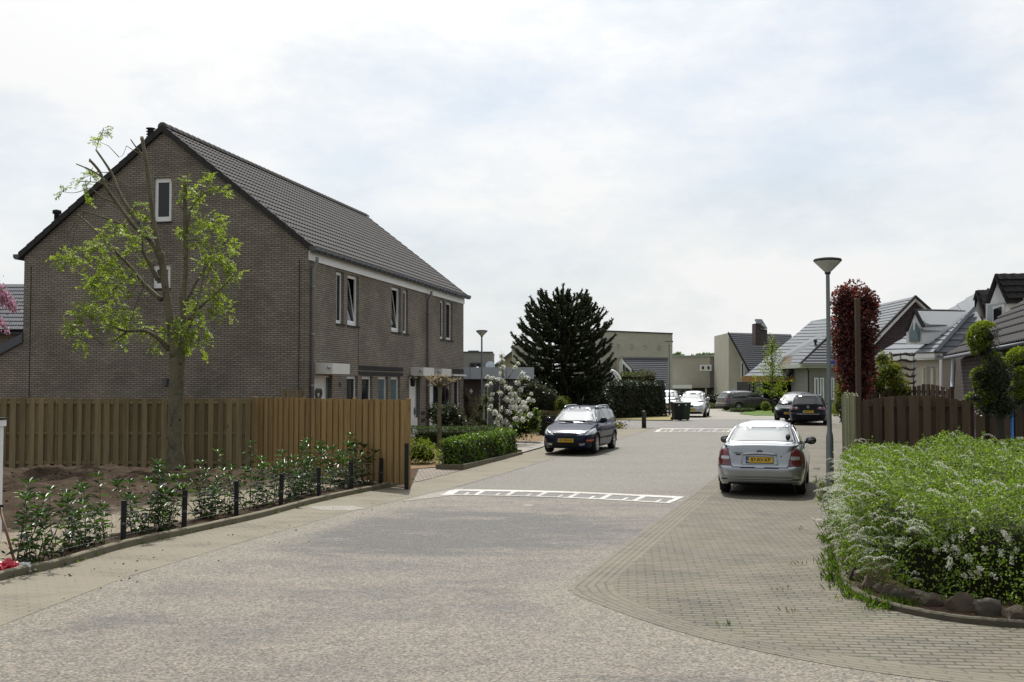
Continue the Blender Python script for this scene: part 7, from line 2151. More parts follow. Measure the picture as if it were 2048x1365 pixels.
# ---- right-hand gardens
CD = 24.0
shrub('copper_beech', 'narrow column of copper-red beech beside a wooden post', 'tree', [(1710, 615, 40, 45), (1708, 660, 43, 45), (1708, 700, 40, 45), (1712, 740, 34, 42), (1718, 775, 24, 30), (1690, 605, 24, 30), (1733, 610, 20, 28)], CD, 820, .075, .05, 'copper', core='core_red', fluff=.4, corek=.72, trunk=[([at_depth(1716, CD), P(1716, 760, CD)], [.05, .04])])
mb = MB(); c = at_depth(1716, 23.2); zt_ = P(1716, 597, 23.2).z; mb.cbox(-.05, .05, -.05, .05, 0, zt_-c.z, .012); o = mb.build('wooden_post', M['fence_dark'], None, c); tag(o, 'tall dark wooden post standing in front of the copper beech column', 'post')
shrub('golden_conifer', 'golden conifer left of the copper beech behind the fence end', 'shrub', [(1684, 792, 16, 26), (1690, 770, 14, 20), (1678, 812, 12, 18), (1694, 815, 16, 24)], 26.5, 620, .075, .02, 'gold', core='core_lime', fluff=.35, corek=.7)
shrub('golden_conifer', 'mounded golden-green conifer right of the copper beech', 'shrub', [(1765, 720, 17, 16), (1775, 745, 26, 22), (1790, 765, 26, 20), (1755, 768, 22, 22), (1800, 778, 18, 14), (1790, 735, 12, 10)], 27.5, 480, .085, .022, 'gold', core='core_lime', fluff=.35, corek=.72)
shrub('dark_foot_shrub', 'dark planted tub at the foot of the fence end', 'shrub', [(1688, 832, 9, 20), (1684, 818, 7, 12)], 26, 400, .06, .03, 'dark', fluff=.2, corek=.85)
shrub('low_lime_plants', 'tiny lime green plants by the paving behind the street lamp', 'plants', [(1669, 819, 6, 7), (1671, 827, 6, 7)], 30, 900, .05, .03, 'lime', core='core_lime', fluff=.3, corek=0)
# cloud-pruned topiary
TPD = 18.0
cl = [(1968, 676, 29, 30), (1968, 700, 22, 18), (1988, 735, 20, 28), (2003, 760, 26, 40), (1958, 752, 14, 14), (1968, 770, 18, 16), (1950, 796, 16, 9), (1985, 800, 30, 24), (2010, 815, 26, 22), (1975, 818, 24, 14), (2040, 722, 24, 24), (2046, 750, 16, 14), (2035, 800, 24, 18), (2046, 780, 20, 24)]
b_ = at_depth(2000, TPD)
top_e = shrub('cloud_pruned_tree', 'cloud-pruned yew with bright green tips in front of the dark fence', 'tree', cl, TPD, 1300, .055, .013, 'dark', split_core=True, fluff=.45, corek=.62, trunk=[([b_, P(1999, 850, TPD), P(2003, 800, TPD), P(1990, 740, TPD), P(1970, 690, TPD)], [pxr(10, TPD), pxr(9, TPD), .06, .05, .03]), ([P(2003, 810, TPD), P(2030, 770, TPD), P(2042, 735, TPD)], [.05, .04, .03])])
lv = Leaves(); rs = np.random.RandomState(77); tb_ = np.array(top_e.location)
for (x, y, r, ry) in cl:
    if y > 805: continue
    c = np.array(P(x, y, TPD))-tb_; n = int(r*ry*1.3)
    d = fib(n*3, rs); d = d[(d[:, 2]*.8-d[:, 0]*.8 > .25) | (d[:, 2] > .75)][:n]
    q = c+d*np.array([pxr(r, TPD), pxr(r, TPD)*.9, pxr(ry, TPD)])*(1+.12*rs.rand(len(d), 1))
    surface_leaves(lv, q, d, rs, .055, .02, 0)
lv.build('young_shoots', LM['lime'], top_e)
# espalier fruit trees on a steel frame behind the fence
e = empty('espalier_tree', at_depth(1806, 29)); tag(e, 'leafless espalier tree trained on a grey steel frame against the bungalow', 'tree')
b0_ = at_depth(1806, 29); mb = MB()
q = lambda x, y: P(x, y, 29)-b0_
for x in (1801, 1827): mb.tube([q(x, 800), q(x, 706)], .022, 6)
mb.build('frame_post', M['galv'], e)
mb = MB()
mb.tube([q(1786, 800), q(1784, 740), q(1782, 705)], [.05, .04, .02], 6)
for y in (709, 722, 738, 752, 765): mb.tube([q(1784, y+3), q(1795, y+1), q(1803, y-1+random.uniform(-2, 2)), q(1812, y-1), q(1820, y+2), q(1828, y+1), q(1832, y-3)], [.035, .035, .03, .04, .03, .035, .015], 6)
for k in range(16):
    x = random.uniform(1786, 1828); y = random.choice((709, 722, 738, 752)); mb.tube([q(x, y), q(x+random.uniform(-3, 3), y-random.uniform(3, 8))], [.02, .006], 5)
mb.build('trunk', M['bark_dark'], e)
# pink cherry twig reaching in at the left edge
g_ = at_depth(-90, 21); e = empty('cherry_tree', g_); tag(e, 'flowering cherry whose pink blossom twigs hang in at the left edge', 'tree')
rs = np.random.RandomState(6); lv = Leaves(); gl = Leaves(); mb = MB()
mb.tube([Vector((0, 0, 0)), P(-95, 700, 21)-g_, P(-80, 600, 21)-g_, P(-40, 560, 21)-g_], [.11, .085, .05, .03], 8)
for pts in ([(-92, 640), (-110, 600), (-125, 560)], [(-85, 610), (-100, 560), (-95, 525)], [(-90, 650), (-120, 630), (-140, 600)], [(-60, 575), (-20, 578), (5, 588), (18, 600), (30, 618)], [(-70, 610), (-20, 625), (0, 643), (12, 657)], [(-60, 640), (-30, 655), (-10, 668)], [(-50, 540), (-20, 555), (0, 570)]):
    w = [P(x, y, 21)-g_ for x, y in pts]; mb.tube(w, [.03]+[.012]*(len(w)-2)+[.005], 5)
for (x, y, r) in ((0, 585, 9), (8, 592, 9), (16, 600, 9), (24, 610, 7), (18, 612, 6), (27, 620, 5), (5, 604, 6), (8, 595, 8), (4, 650, 6), (14, 663, 4), (-10, 575, 10), (-25, 590, 14), (-12, 640, 12), (-2, 640, 5), (0, 572, 4), (-60, 565, 26), (-45, 610, 22), (-85, 590, 28), (-110, 560, 30), (-75, 640, 22), (-120, 620, 26), (-90, 530, 24), (-55, 535, 18), (-35, 660, 14), (-140, 590, 24)):
    c = np.array(P(x, y, 21)-g_); n = 16*r; p_ = c+rs.normal(size=(n, 3))*pxr(r, 21)*.6
    lv.add(p_, rnd_dirs(rs, n), rnd_dirs(rs, n), .034, .03, 0, .15)
    n = 2*r; p_ = c+rs.normal(size=(n, 3))*pxr(r, 21)*.9+np.array([.03, 0, -.03]); gl.add(p_, rnd_dirs(rs, n), rnd_dirs(rs, n), .05, .02, 0)
mb.build('trunk', M['bark_dark'], e); lv.build('blossom', LM['pink'], e); gl.build('foliage', LM['olive'], e)

# ---- weeds and grass at the kerbs
rs = np.random.RandomState(14); lv = Leaves()
def tuft(x, y, n, h, sp):
    p_ = np.stack([x+rs.randn(n)*sp, y+rs.randn(n)*sp, np.full(n, gz(y)+.005)], 1)
    d = unit(np.stack([rs.randn(n)*.55, rs.randn(n)*.55, np.full(n, 1.0)], 1))
    lv.add(p_, d, rnd_dirs(rs, n), h*(.5+rs.rand(n)), .010+.006*rs.rand(n), 0, .1, .35)
bk = curve_pts([Vector(v) for v in BED], 6)
for (x0, x1, y0, y1, k, h) in ((1648, 1672, 960, 1060, 34, .08), (1652, 1690, 1060, 1120, 44, .08), (1655, 1700, 1110, 1180, 45, .09), (1630, 1660, 940, 1000, 26, .06), (1740, 1830, 1200, 1222, 30, .09), (1690, 1740, 1180, 1208, 24, .08)):
    for i in range(k):
        py = rs.uniform(y0, y1); g_ = G(rs.uniform(x0, x1), py); tuft(g_.x, g_.y, 12, h, .05)
for (px, py, n) in ((1575, 1225, 8), (1600, 1130, 8), (1450, 1252, 8), (820, 962, 30), (808, 966, 30), (1300, 858, 14), (1285, 858, 16), (1600, 1060, 8), (1560, 1180, 6)):
    g_ = G(px, py); tuft(g_.x, g_.y, n, .05, .06)
for t in range(70):
    i = rs.randint(0, len(KERB)-1); a = Vector(KERB[i]).lerp(Vector(KERB[min(i+1, len(KERB)-1)]), rs.rand()); tuft(a.x+.08, a.y+.10, 5, .05, .04)
o = lv.build('grass_tufts', LM['grass']); tag(o, 'weeds and grass tufts growing along the kerbs and joints', 'grass', kind='stuff')
for i, (px, py, lab) in enumerate(((1648, 1003, 'yellow-flowered dandelion by the foot of the street lamp'), (1656, 1085, 'dark weed with white seed heads at the kerb beside the spirea bush'))):
    g_ = G(px, py); e = empty('weed_plant', g_); tag(e, lab, 'weed'); lv2 = Leaves(); st2 = MB(); fl = Leaves()
    n = 60; p_ = rs.randn(n, 3)*np.array([.07, .07, .0])+np.array([0, 0, .02]); d = unit(rs.randn(n, 3)+np.array([0, 0, 1.0])); lv2.add(p_, d, rnd_dirs(rs, n), .12, .025, 0)
    for k in range(7):
        t_ = Vector((rs.randn()*.1, rs.randn()*.1, .18+.2*rs.rand())); st2.tube([(0, 0, 0), t_*.5, t_], .004, 4)
        m = 24; fl.add(np.array(t_)+rs.randn(m, 3)*.012, rnd_dirs(rs, m), rnd_dirs(rs, m), .02, .012, 0)
    lv2.build('foliage', LM['grass'], e); st2.build('stem', M['bark_dark'], e); fl.build('flower_heads', LM['gold'] if i == 0 else LM['petal'], e)
# ------------------------------------------------------------------ fences, lamps, posts, bins, stones and small things
def fence(name, label, p0, p1, H, mats, board=.14, pitch=.237, panel=1.8, arch=0.0, zb=0.0, side=1, posts=True, gap_back=True, seed=1, base_z=None, back_y=.030):
    rnd = random.Random(seed)
    p0, p1 = Vector(p0), Vector(p1); d = (p1-p0); Ln = d.length
    base = Vector((p0.x, p0.y, base_z if base_z is not None else gz(p0.y))); e = empty(name, base, math.atan2(d.y, d.x)); tag(e, label, 'fence')
    npan = max(1, round(Ln/panel)); pw = Ln/npan
    fm, pmat = mats
    for i in range(npan):
        mb = MB(); x0 = i*pw
        pj = rnd.uniform(-.014, .014)
        nb = max(2, round(pw/pitch)); st = (pw-.02)/nb
        def top(x): 
            t = (x-x0)/pw; return H + pj + arch*(math.sin(math.pi*t)-0.35)
        for k in range(nb):
            xc = x0+.01+st*(k+.5)+rnd.uniform(-.012, .012); j = rnd.uniform(-.008, .008); w = board*rnd.uniform(.86, 1.12)
            a, b_ = xc-w/2, xc+w/2; tz0, tz1 = top(a)+j, top(b_)+j
            y0_ = -.034+rnd.uniform(-.004, .004)
            def bd(a, b_, y0_, y1_, z0, t0, t1):
                v = [(a, y0_, z0), (b_, y0_, z0), (b_, y1_, z0), (a, y1_, z0), (a, y0_, t0), (b_, y0_, t1), (b_, y1_, t1), (a, y1_, t0)]
                mb.add(v, [(3,2,1,0),(4,5,6,7),(0,1,5,4),(1,2,6,5),(2,3,7,6),(3,0,4,7)])
            bd(a, b_, y0_, y0_+.017, zb+rnd.uniform(-.01, .01), tz0, tz1)
            if gap_back:
                xc2 = xc+st/2; a, b_ = xc2-w/2-.012, min(xc2+w/2+.012, x0+pw-.002)
                if k == nb-1: b_ = x0+pw+.03
                if b_ > a+.03: bd(a, b_, back_y, back_y+.017, zb, top(a)+j-.01, top(min(b_, x0+pw))+j-.01)
        for z in (zb+.18, (zb+H)*.5, H-.14): mb.box(x0+.01, x0+pw-.01, -.014, .026, z, z+.065)
        mb.build('panel', fm, e)
        if posts and i > 0:
            mb = MB(); mb.cbox(x0-.035, x0+.035, .05, .12, -.2, H+.02, .006); mb.build('post', pmat, e)
    if posts:
        for x in (0.0, Ln):
            mb = MB(); mb.cbox(x-.04, x+.04, -.035, .045, -.2, H+.02, .006); mb.build('post', pmat, e)
    return e
FY = 28.1
fx = lambda px, Y: (px-1024)/FPX*Y
fence('wooden_fence', 'long weathered brown board fence along the gable wall behind the pruned tree', (fx(-150, FY), FY), (fx(508, FY), FY), P(300, 797, FY).z, (M['fence_old'], M['fence_old']), seed=3, zb=.06, base_z=0.0)
RE = Vector((fx(817, 23.9), 23.9)); LE = Vector((fx(511, FY), FY))
fence('new_wooden_fence', 'newer golden pine board fence slanting towards the street', LE, RE, 1.93, (M['fence_new'], M['fence_new']), seed=5, zb=.10, base_z=0.0, board=.15, pitch=.235, back_y=-.008)
# dark lower end post with a bitumen sleeve
e = at_depth(814, 23.75); mb = MB(); zt_ = P(814, 887, 23.75).z; mb.cbox(-.045, .045, -.045, .045, 0, zt_, .008); o = mb.build('black_post', M['black'], None, e); tag(o, 'black post standing against the street end of the golden fence', 'post')
# trellis top behind the fence
mb = MB()
for k in range(7): mb.box(k*.09, k*.09+.05, 0, .02, 0, .5)
mb.box(0, .6, .02, .04, .1, .15)
q = P(567, 800, 30.5); o = mb.build('trellis', M['fence_old'], None, (q.x, q.y, 1.62)); 
mb2 = MB(); mb2.box(.02, .08, .04, .10, -1.6, .45); mb2.box(.5, .56, .04, .10, -1.6, .45); mb2.build('post', M['fence_old'], o)
tag(o, 'short wooden trellis showing above the fence at the house corner', 'trellis')
# right-hand fences
f0 = Vector((fx(1713, 19.6), 19.6)); f1 = f0+Vector((.97, -.20))*3.9
fence('dark_wooden_fence', 'dark stained fence of arched panels behind the spirea bush', f0, f1, 2.0, (M['fence_dark'], M['fence_dark']), arch=.12, board=.145, pitch=.225, panel=1.9, seed=8)
s0 = Vector((fx(1714, 19.5), 19.5)); s1 = Vector((fx(1686, 23.2), 23.2))
fence('green_fence_panel', 'narrow algae-green fence panel running away beside the street lamp', s1, s0, 2.03, (M['fence_green'], M['fence_dark']), arch=.12, board=.145, pitch=.225, panel=1.9, seed=9)
b0_ = Vector((fx(1722, 27), 27)); b1_ = Vector((fx(1816, 27.5), 27.5))
fence('garden_fence', 'darker garden fence behind the arched panels under the golden conifer', b0_, b1_, P(1780, 778, 27).z-gz(27), (M['fence_dark'], M['fence_dark']), seed=10)
fence('garden_fence', 'darker arched fence stretch in front of the bungalow windows', (fx(1816, 27.6), 27.6), (fx(1902, 25.5), 25.5), P(1860, 775.5, 26.5).z-gz(26.5), (M['fence_dark'], M['fence_dark']), arch=.12, seed=11)
mb = MB(); mb.tube([(0, 0, 0), (0, 0, P(2022, 822, 17.9).z)], .022, 8); o = mb.build('blue_stake', pm('blue_stake_plastic', (0.03, 0.2, 0.6), .4), None, at_depth(2022, 17.9)); tag(o, 'thin bright blue stake before the dark fence beside the cloud-pruned tree', 'stake')

# street lamps
M['lampbowl'] = pm('frosted_lamp_bowl', (0.50, 0.52, 0.50), .25, .6, var=.12, vs=8)
def lamp(loc, H, label):
    e = empty('street_lamp', loc); tag(e, label, 'street lamp', 'street lamps along the road')
    mb = MB(); mb.lathe([(.075, -.1), (.073, .1), (.070, 1.22), (.062, 1.30), (.047, 1.36), (.044, 1.6), (.036, H-.30), (.034, H-.26)], 16); mb.build('pole', M['galv'], e)
    mb = MB(); pr_ = [(.045, H-.30), (.06, H-.27), (.245, H-.085), (.255, H-.065)]; mb.lathe(pr_, 28, smooth=False); mb.build('lamp_shade', M['lampbowl'], e)
    mb = MB(); mb.lathe([(.262, H-.068), (.268, H-.05), (.25, H-.02), (.14, H), (.01, H+.006)], 28); mb.lathe([(.05, H-.315), (.06, H-.28), (.04, H-.26)], 16); mb.build('cap', M['verge'], e)
    mb = MB(); mb.box(-.03, .03, -.079, -.06, .45, .75); mb.build('service_door', M['galv'], e)
    return e
Lh_ = 4.68
lp1 = at_depth(1657.5, 21.0); l1 = lamp(lp1, Lh_, 'tall grey street lamp with cone-shaped head beside the spirea bush')
mb = MB(); c = P(1664, 725.5, 21.0)-lp1; mb.cbox(c.x-.055, c.x+.055, -.02, .0, c.z-.035, c.z+.035, .004); 
def lamp_copy(px, Y, top, label):
    o = copy_tree(l1); q = at_depth(px, Y); o.location = q; o['label'] = label
    s_ = (P(px, top, Y).z-q.z)/Lh_; o.scale = (s_*1.0, s_*1.0, s_)
    return o
lamp_copy(963.5, 46, 660.5, 'street lamp rising above the pale fascia left of the monkey puzzle tree')
lamp_copy(1338.5, 70, 682, 'street lamp beside the wheelie bins in front of the flat-roofed house')
lamp_copy(1237, 108-10, 716, 'most distant street lamp, before the beige block above the tall hedge')
sg_ = mb.build('name_sign', M['blue'], l1)
# black kerbside posts in the left bed
post0 = None
for i, (px, y1, y0) in enumerate(((245, 1093, 1003), (367, 1064, 983), (472, 1038, 965), (561, 1018, 949), (637, 1000, 935), (703, 985, 926), (760.5, 974, 918))):
    g_ = G(px, y1); g_.y += .02
    if post0 is None:
        mb = MB(); mb.cbox(-.035, .035, -.035, .035, -.15, .635, .008); post0 = mb.build('plastic_post', M['black'], None); o = post0
        mb = MB(); mb.box(-.03, .03, -.037, -.0352, .30, .33); mb.build('wire_clip', M['zinc'], o)
    else: o = copy_tree(post0)
    o.location = (g_.x, g_.y, gz(g_.y)); o.rotation_euler = (R(random.uniform(-1.5, 1.5)), R(random.uniform(-1.5, 1.5)), R(25+random.uniform(-6, 6)))
    tag(o, 'square black post, %s from the left among the young laurels' % words_[i], 'post', 'black posts between the laurels')
# thin wire mesh strung between them
mb = MB()
wp = [G(px, y) for px, y in ((20, 1150), (245, 1093), (367, 1064), (472, 1038), (561, 1018), (637, 1000), (703, 985), (760.5, 974))]
for z in (.12, .22, .32, .42, .52): mb.tube([(q.x, q.y+.06, gz(q.y)+z+.03) for q in wp], .0018, 4)
for a, b_ in zip(wp[:-1], wp[1:]):
    n = int((b_-a).length/.1)
    for k in range(n):
        q = a.lerp(b_, k/n); mb.tube([(q.x, q.y+.06, q.z+.1), (q.x, q.y+.06, q.z+.57)], .0014, 3)
o = mb.build('wire_mesh', M['galv']); tag(o, 'thin wire mesh strung along the black posts', 'wire fence')
# bollard
g_ = G(1288, 856.5); e = empty('bollard', g_); tag(e, 'dark brown bollard at the corner by the road hump', 'bollard')
h_ = P(1288, 821.5, g_.y).z-g_.z
mb = MB(); mb.lathe([(.105, 0), (.105, h_*.68), (.09, h_*.70), (.09, h_*.73), (.105, h_*.75), (.105, h_*.86), (.085, h_*.92), (.03, h_), (.001, h_*1.01)], 14); mb.build('shaft', pm('brown_black_bollard', (0.022, 0.018, 0.016), .5), e)
mb = MB(); mb.lathe([(.107, h_*.77), (.107, h_*.80)], 14); mb.build('band', M['zinc'], e)
# wheelie bins
def bin_(px, Y, mat, label, rz):
    q = at_depth(px, Y); e = empty('wheelie_bin', q, rz); tag(e, label, 'bin', 'wheelie bins by the lamp')
    mb = MB(); v = []
    for (w, d, z) in ((.22, .24, .05), (.29, .34, .95)): v += [(-w, -d, z), (w, -d, z), (w, d, z), (-w, d, z)]
    mb.add(v, [(3,2,1,0),(4,5,6,7),(0,1,5,4),(1,2,6,5),(2,3,7,6),(3,0,4,7)]); mb.box(-.31, .31, -.36, .36, .93, .97); mb.build('body', mat, e)
    mb = MB(); mb.grid([[(-.31, -.38, .98), (-.31, -.1, 1.03), (-.31, .2, 1.05), (-.31, .38, 1.02)], [(.31, -.38, .98), (.31, -.1, 1.03), (.31, .2, 1.05), (.31, .38, 1.02)]]); mb.box(-.31, .31, -.38, .38, .965, .985); l_ = mb.build('lid', mat, e)
    mb = MB(); mb.tube([(-.25, .42, 1.0), (.25, .42, 1.0)], .018, 8); mb.build('handle', mat, l_)
    for s in (-1, 1):
        mb = MB(); mb.lathe([(.10, -.03), (.10, .03)], 14, M=Matrix.Translation((s*.25, .26, .10)) @ Matrix.Rotation(R(90), 4, 'Y')); mb.build('wheel', M['rubber'], e)
    mb = MB(); mb.box(-.05, .05, -.3405, -.33, .84, .89, 0); mb.build('sticker', M['white'], e)
bin_(1354, 60.4, M['black'], 'black wheelie bin standing left of the green one', R(8))
bin_(1368, 60.9, pm('dark_green_bin', (0.018, 0.045, 0.018), .45), 'dark green wheelie bin touching the black one', R(6))
# potted yellow flowers behind the dark estate car
g_ = G(1237, 858); e = empty('yellow_flowers', g_); tag(e, 'small clump of yellow flowers behind the dark estate car', 'flowers')
rs = np.random.RandomState(9); lv = Leaves(); n = 160; lv.add(rs.randn(n, 3)*np.array([.10, .1, .06])+np.array([-.05, 0, .12]), rnd_dirs(rs, n), rnd_dirs(rs, n), .06, .05, 0); lv.build('flower_heads', leafm('yellow_petal', (.5, .42, .01), (.7, .6, .02), .3), e)
lv = Leaves(); n = 160; lv.add(rs.randn(n, 3)*np.array([.16, .12, .09])+np.array([.1, 0, .15]), rnd_dirs(rs, n), rnd_dirs(rs, n), .09, .04, 0); lv.build('foliage', LM['dark'], e)
# folded parasol / arched frame behind the tall hedge
q = at_depth(1228, 72); e = empty('garden_parasol', q); tag(e, 'closed white parasol with a curved white pole above the tall hedge', 'parasol')
pz = lambda x, y: P(x, y, 72)-q
mb = MB(); n = 14; c = pz(1222, 741); bot = pz(1222, 785)
ring0 = [tuple(c+Vector((.04*math.cos(t), .04*math.sin(t), 0))) for t in [2*math.pi*k/(2*n) for k in range(2*n+1)]]
ring1 = [tuple(bot+Vector(((.62 if k % 2 else .46)*math.cos(t), (.62 if k % 2 else .46)*math.sin(t), 0))) for k, t in enumerate([2*math.pi*k/(2*n) for k in range(2*n+1)])]
mb.grid([ring0, ring1], 0, False); mb.build('canopy', pm('blue_white_canvas', (0.5, 0.54, 0.6), .7), e)
mb = MB(); mb.tube([pz(1222, 741), pz(1229, 743), pz(1237, 751), pz(1243, 764), pz(1246, 785), pz(1246, 828)], .07, 8); mb.tube([pz(1226, 747), pz(1233, 756), pz(1238, 770), pz(1240, 800)], .05, 8); mb.build('pole', M['white'], e)
# stones round the flower bed
rs = np.random.RandomState(44)
def stone(px, py, w, h, label, seed, flat=.8):
    g_ = G(px, py); Y = g_.y
    rs_ = np.random.RandomState(seed); bm = bmesh.new(); bmesh.ops.create_icosphere(bm, subdivisions=3, radius=1)
    rx, rz_ = pxr(w/2, Y)*1.1, pxr(h/2, Y)*1.22
    pl = [(unit(rs_.normal(size=3)), .42+.36*rs_.rand()) for _ in range(12)]
    for v in bm.verts:
        c = np.array(v.co)
        for n_, d_ in pl:
            k = c.dot(n_)-d_
            if k > 0: c = c-n_*k*.92
        c = c*(1+.10*mn.noise(Vector(c*2.3+seed))+.05*mn.noise(Vector(c*6.1+seed)))
        v.co = Vector((c[0]*rx*1.15, c[1]*rx*flat*1.1, c[2]*rz_*1.2+rz_*.75))
    me = bpy.data.meshes.new('stone'); bm.to_mesh(me); bm.free()
    for p_ in me.polygons: p_.use_smooth = False
    o = link_mesh('stone', me, M['stone'], None, (g_.x, g_.y+rx*.6, g_.z), rs_.rand()*.6-.3); tag(o, label, 'stone', 'stones edging the spirea bed')
for i, a in enumerate(((1707, 1170, 22, 30, 'small upright stone at the left corner of the spirea bed'), (1722, 1172, 26, 26, 'slanting grey stone just right of the corner stone'), (1714, 1188, 24, 18, 'little stone lying low against the curved kerb'), (1738, 1190, 30, 40, 'tall brown stone beside the low kerb stone'), (1760, 1196, 26, 30, 'rounded stone half hidden in weeds'), (1785, 1204, 38, 36, 'pale slanted stone between weeds and the long flat stone'), (1832, 1212, 66, 30, 'long flat stone with reddish left end'), (1880, 1224, 46, 30, 'dark low stone between the long flat stone and the blocky one'), (1928, 1234, 50, 44, 'blocky dark stone with square top under the bush'), (1985, 1242, 50, 46, 'lighter greenish boulder second from the right edge'), (2035, 1250, 50, 34, 'low brown stone at the right edge of the picture'))):
    stone(a[0], a[1], a[2], a[3], a[4], 100+i)
# white cabinet, leaning tool and red bag at the left edge
q = G(-12, 1108); q = Vector((q.x, q.y+.6, 0)); zt_ = P(0, 836, q.y).z
e = empty('white_cabinet', q); tag(e, 'white painted post-like cabinet with black cap at the left edge', 'cabinet')
x1 = P(5, 1000, q.y).x-q.x-.03
mb = MB(); mb.box(x1-.5, x1, -.02, .06, -.1, zt_-.12); mb.build('body', M['white'], e)
mb = MB(); mb.box(x1-.53, x1+.025, -.05, .09, zt_-.118, zt_-.03); mb.build('cornice', M['white'], e)
mb = MB(); mb.box(x1-.55, x1+.035, -.06, .10, zt_-.028, zt_); mb.build('cap', M['black'], e)
g_ = G(14, 1150); g_.y += .25; e = empty('rake', g_); tag(e, 'wooden tool handle leaning against the white cabinet', 'tool')
mb = MB(); tp_ = P(-2, 1012, g_.y+.15)-g_; mb.tube([(0, 0, .02), tuple(tp_*.5+Vector((.006, 0, 0))), tuple(tp_)], .016, 8); mb.build('handle', pm('ash_handle_wood', (0.16, 0.09, 0.055), .6, var=.2), e)
mb = MB(); mb.tube([tuple(tp_+Vector((-.05, 0, 0))), tuple(tp_+Vector((.05, 0, .0)))], .018, 8); mb.build('grip', M['black'], e)
g_ = G(15, 1152); g_.y += .12; rs = np.random.RandomState(2)
e = empty('plant_bag', g_); tag(e, 'crumpled red and white plastic bag behind the kerb at the left edge', 'bag')
def crumple(c, r, seed, mat, name):
    bm = bmesh.new(); bmesh.ops.create_icosphere(bm, subdivisions=4, radius=1)
    for v in bm.verts:
        n_ = mn.fractal(v.co*1.9+Vector((seed, 0, 0)), 1.0, 2.0, 4); k = 1+.5*n_
        v.co = Vector((v.co.x*r[0]*k+c[0], v.co.y*r[1]*k+c[1], max(0.0, v.co.z*r[2]*k+c[2])))
    me = bpy.data.meshes.new(name); bm.to_mesh(me); bm.free(); return link_mesh(name, me, mat, e)
crumple((-.06, 0, .06), (.15, .12, .10), 1.0, pm('red_plastic', (.45, .012, .03), .35, .5, var=.2), 'bag')
crumple((.12, .06, .05), (.10, .10, .07), 5.0, pm('white_plastic', (.5, .52, .5), .35, .5, var=.2), 'wrapper')
crumple((.05, -.05, .04), (.09, .07, .06), 9.0, pm('red_plastic_fold', (.40, .012, .03), .35, .5, var=.2), 'bag_fold')
# little crumbs of soil on the pavement
rs = np.random.RandomState(3); mb = MB()
for k in range(90):
    px = rs.uniform(100, 760); g_ = G(px, np.interp(px, [0, 250, 480, 760], [1190, 1120, 1066, 990])+rs.rand()**2*60); r_ = .006+.016*rs.rand()**3
    bmv = [(r_, 0, 0), (-r_*.8, r_*.5, 0), (-r_*.5, -r_*.9, 0), (0, 0, r_*.9)]; mb.add([(g_.x+a, g_.y+b_, g_.z+.009+c) for a, b_, c in bmv], [(0, 1, 3), (1, 2, 3), (2, 0, 3), (2, 1, 0)])
o = mb.build('soil_crumbs', M['soilmat']); tag(o, 'crumbs of soil scattered over the pavement', 'soil', kind='stuff')
# ------------------------------------------------------------------ camera, sun, sky
cam = bpy.data.cameras.new('camera'); co = bpy.data.objects.new('camera', cam); COL.objects.link(co)
co.location = (0, 0, CAMH); co.rotation_euler = (math.pi/2 + PITCH, 0, 0)
cam.sensor_width = 36; cam.lens = FPX/2048*36; cam.clip_end = 3000
SC.camera = co
SUN_EL, SUN_AZ = R(56), R(-4)     # azimuth measured from +Y towards +X
sd = Vector((math.sin(SUN_AZ)*math.cos(SUN_EL), math.cos(SUN_AZ)*math.cos(SUN_EL), math.sin(SUN_EL)))
sl = bpy.data.lights.new('sun', 'SUN'); so = bpy.data.objects.new('sun', sl); COL.objects.link(so)
so.rotation_euler = (-sd).to_track_quat('-Z', 'Y').to_euler()
sl.energy = 4.3; sl.angle = R(0.9); sl.color = (1.0, 0.97, 0.915)
w = bpy.data.worlds.new('World'); SC.world = w; w.use_nodes = True
nt = w.node_tree; nt.nodes.clear()
out = nt.nodes.new('ShaderNodeOutputWorld'); bg = nt.nodes.new('ShaderNodeBackground')
sky = nt.nodes.new('ShaderNodeTexSky'); sky.sky_type = 'NISHITA'; sky.sun_disc = False
sky.sun_elevation = SUN_EL; sky.sun_rotation = SUN_AZ
sky.air_density = 1.0; sky.dust_density = 1.5; sky.ozone_density = 1.0
tc = nt.nodes.new('ShaderNodeTexCoord')
mp = nt.nodes.new('ShaderNodeMapping'); mp.inputs['Scale'].default_value = (1.0, 1.0, 2.2); mp.inputs['Location'].default_value = (0.35, 0.2, 0.1)
L(nt, tc.outputs['Generated'], mp.inputs['Vector'])
c1 = noise(nt, mp.outputs[0], 2.1, 8.0, 0.6)
c2 = noise(nt, mp.outputs[0], 4.2, 7.0, 0.62)
cv = ramp(nt, c1, [(0.38, 0.66), (0.56, 1.0)])
sepz = nt.nodes.new('ShaderNodeSeparateXYZ'); L(nt, tc.outputs['Generated'], sepz.inputs[0])
hz = ramp(nt, sepz.outputs[2], [(0.0, 1.0), (0.16, 0.85), (0.33, 0.0)])
cov = mathn(nt, 'MAXIMUM', cv, hz)
cov = mathn(nt, 'MULTIPLY', cov, 0.97)
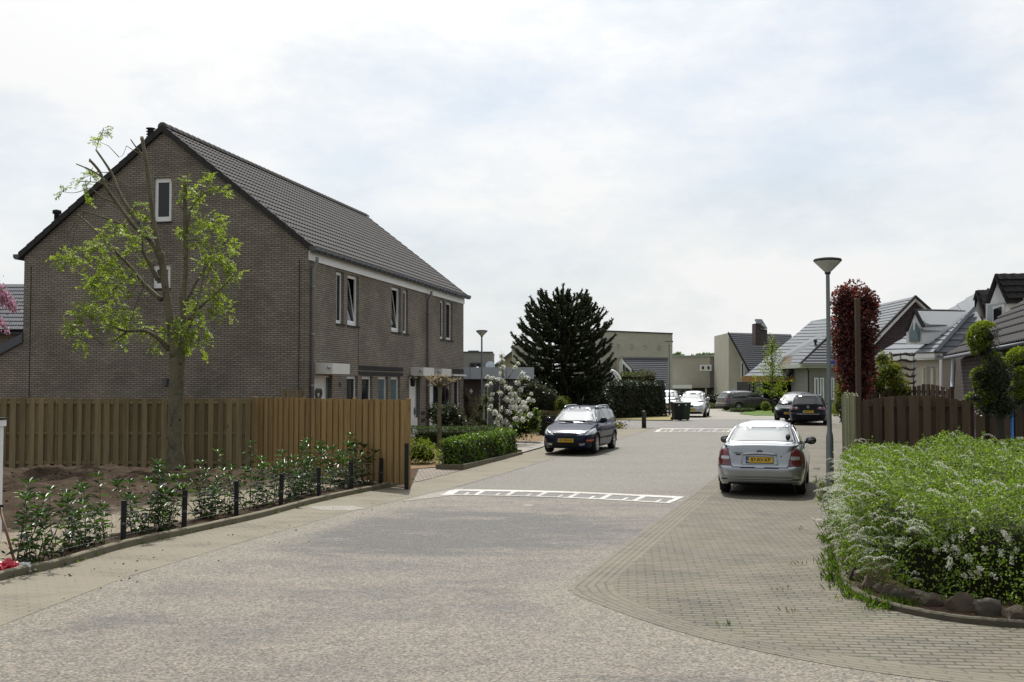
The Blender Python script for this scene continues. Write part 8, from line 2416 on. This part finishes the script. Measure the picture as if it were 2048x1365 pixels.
# cloud brightness: thin cloud lit from behind is brightest towards the sun
dp = nt.nodes.new('ShaderNodeVectorMath'); dp.operation = 'DOT_PRODUCT'; L(nt, tc.outputs['Generated'], dp.inputs[0]); dp.inputs[1].default_value = sd
au = mathn(nt, 'POWER', mathn(nt, 'MAXIMUM', dp.outputs['Value'], 0.0), 7.0)
au2 = mathn(nt, 'POWER', mathn(nt, 'MAXIMUM', dp.outputs['Value'], 0.0), 26.0)
CB = 6.35
br = mathn(nt, 'MULTIPLY_ADD', au, CB*0.9); br.node.inputs[2].default_value = CB
br2 = mathn(nt, 'MULTIPLY_ADD', au2, CB*5.0); L(nt, br, br2.node.inputs[2])
sh = ramp(nt, c2, [(0.3, (0.79, 0.85, 0.89)), (0.58, (1.06, 1.06, 1.05))])
cl = mixc(nt, 1.0, sh, (1, 1, 1), 'MULTIPLY')
# thin cloud scatters forwards: the half of the sky away from the sun is dimmer
fw = ramp(nt, mathn(nt, 'MULTIPLY_ADD', dp.outputs['Value'], 0.5), [(0.0, 0.60), (0.40, 0.68), (0.78, 1.0)]); fw.node.inputs[0].links[0].from_node.inputs[2].default_value = 0.5
br3 = mathn(nt, 'MULTIPLY', br2, fw)
vm = nt.nodes.new('ShaderNodeVectorMath'); vm.operation = 'SCALE'; L(nt, cl, vm.inputs[0]); L(nt, br3, vm.inputs['Scale'])
mixn = mixc(nt, cov, sky.outputs[0], vm.outputs[0])
L(nt, mixn, bg.inputs['Color']); bg.inputs['Strength'].default_value = 0.11
L(nt, bg.outputs[0], out.inputs['Surface'])
vs = SC.view_settings; vs.view_transform = 'Standard'; vs.look = 'None'; vs.gamma = 1.0; vs.exposure = 0.27; vs.use_curve_mapping = False
SC.cycles.max_bounces = 7; SC.cycles.diffuse_bounces = 3; SC.cycles.glossy_bounces = 3; SC.cycles.transmission_bounces = 3; SC.cycles.transparent_max_bounces = 8
SC.cycles.caustics_reflective = False; SC.cycles.caustics_refractive = False
SC.cycles.sample_clamp_indirect = 6.0
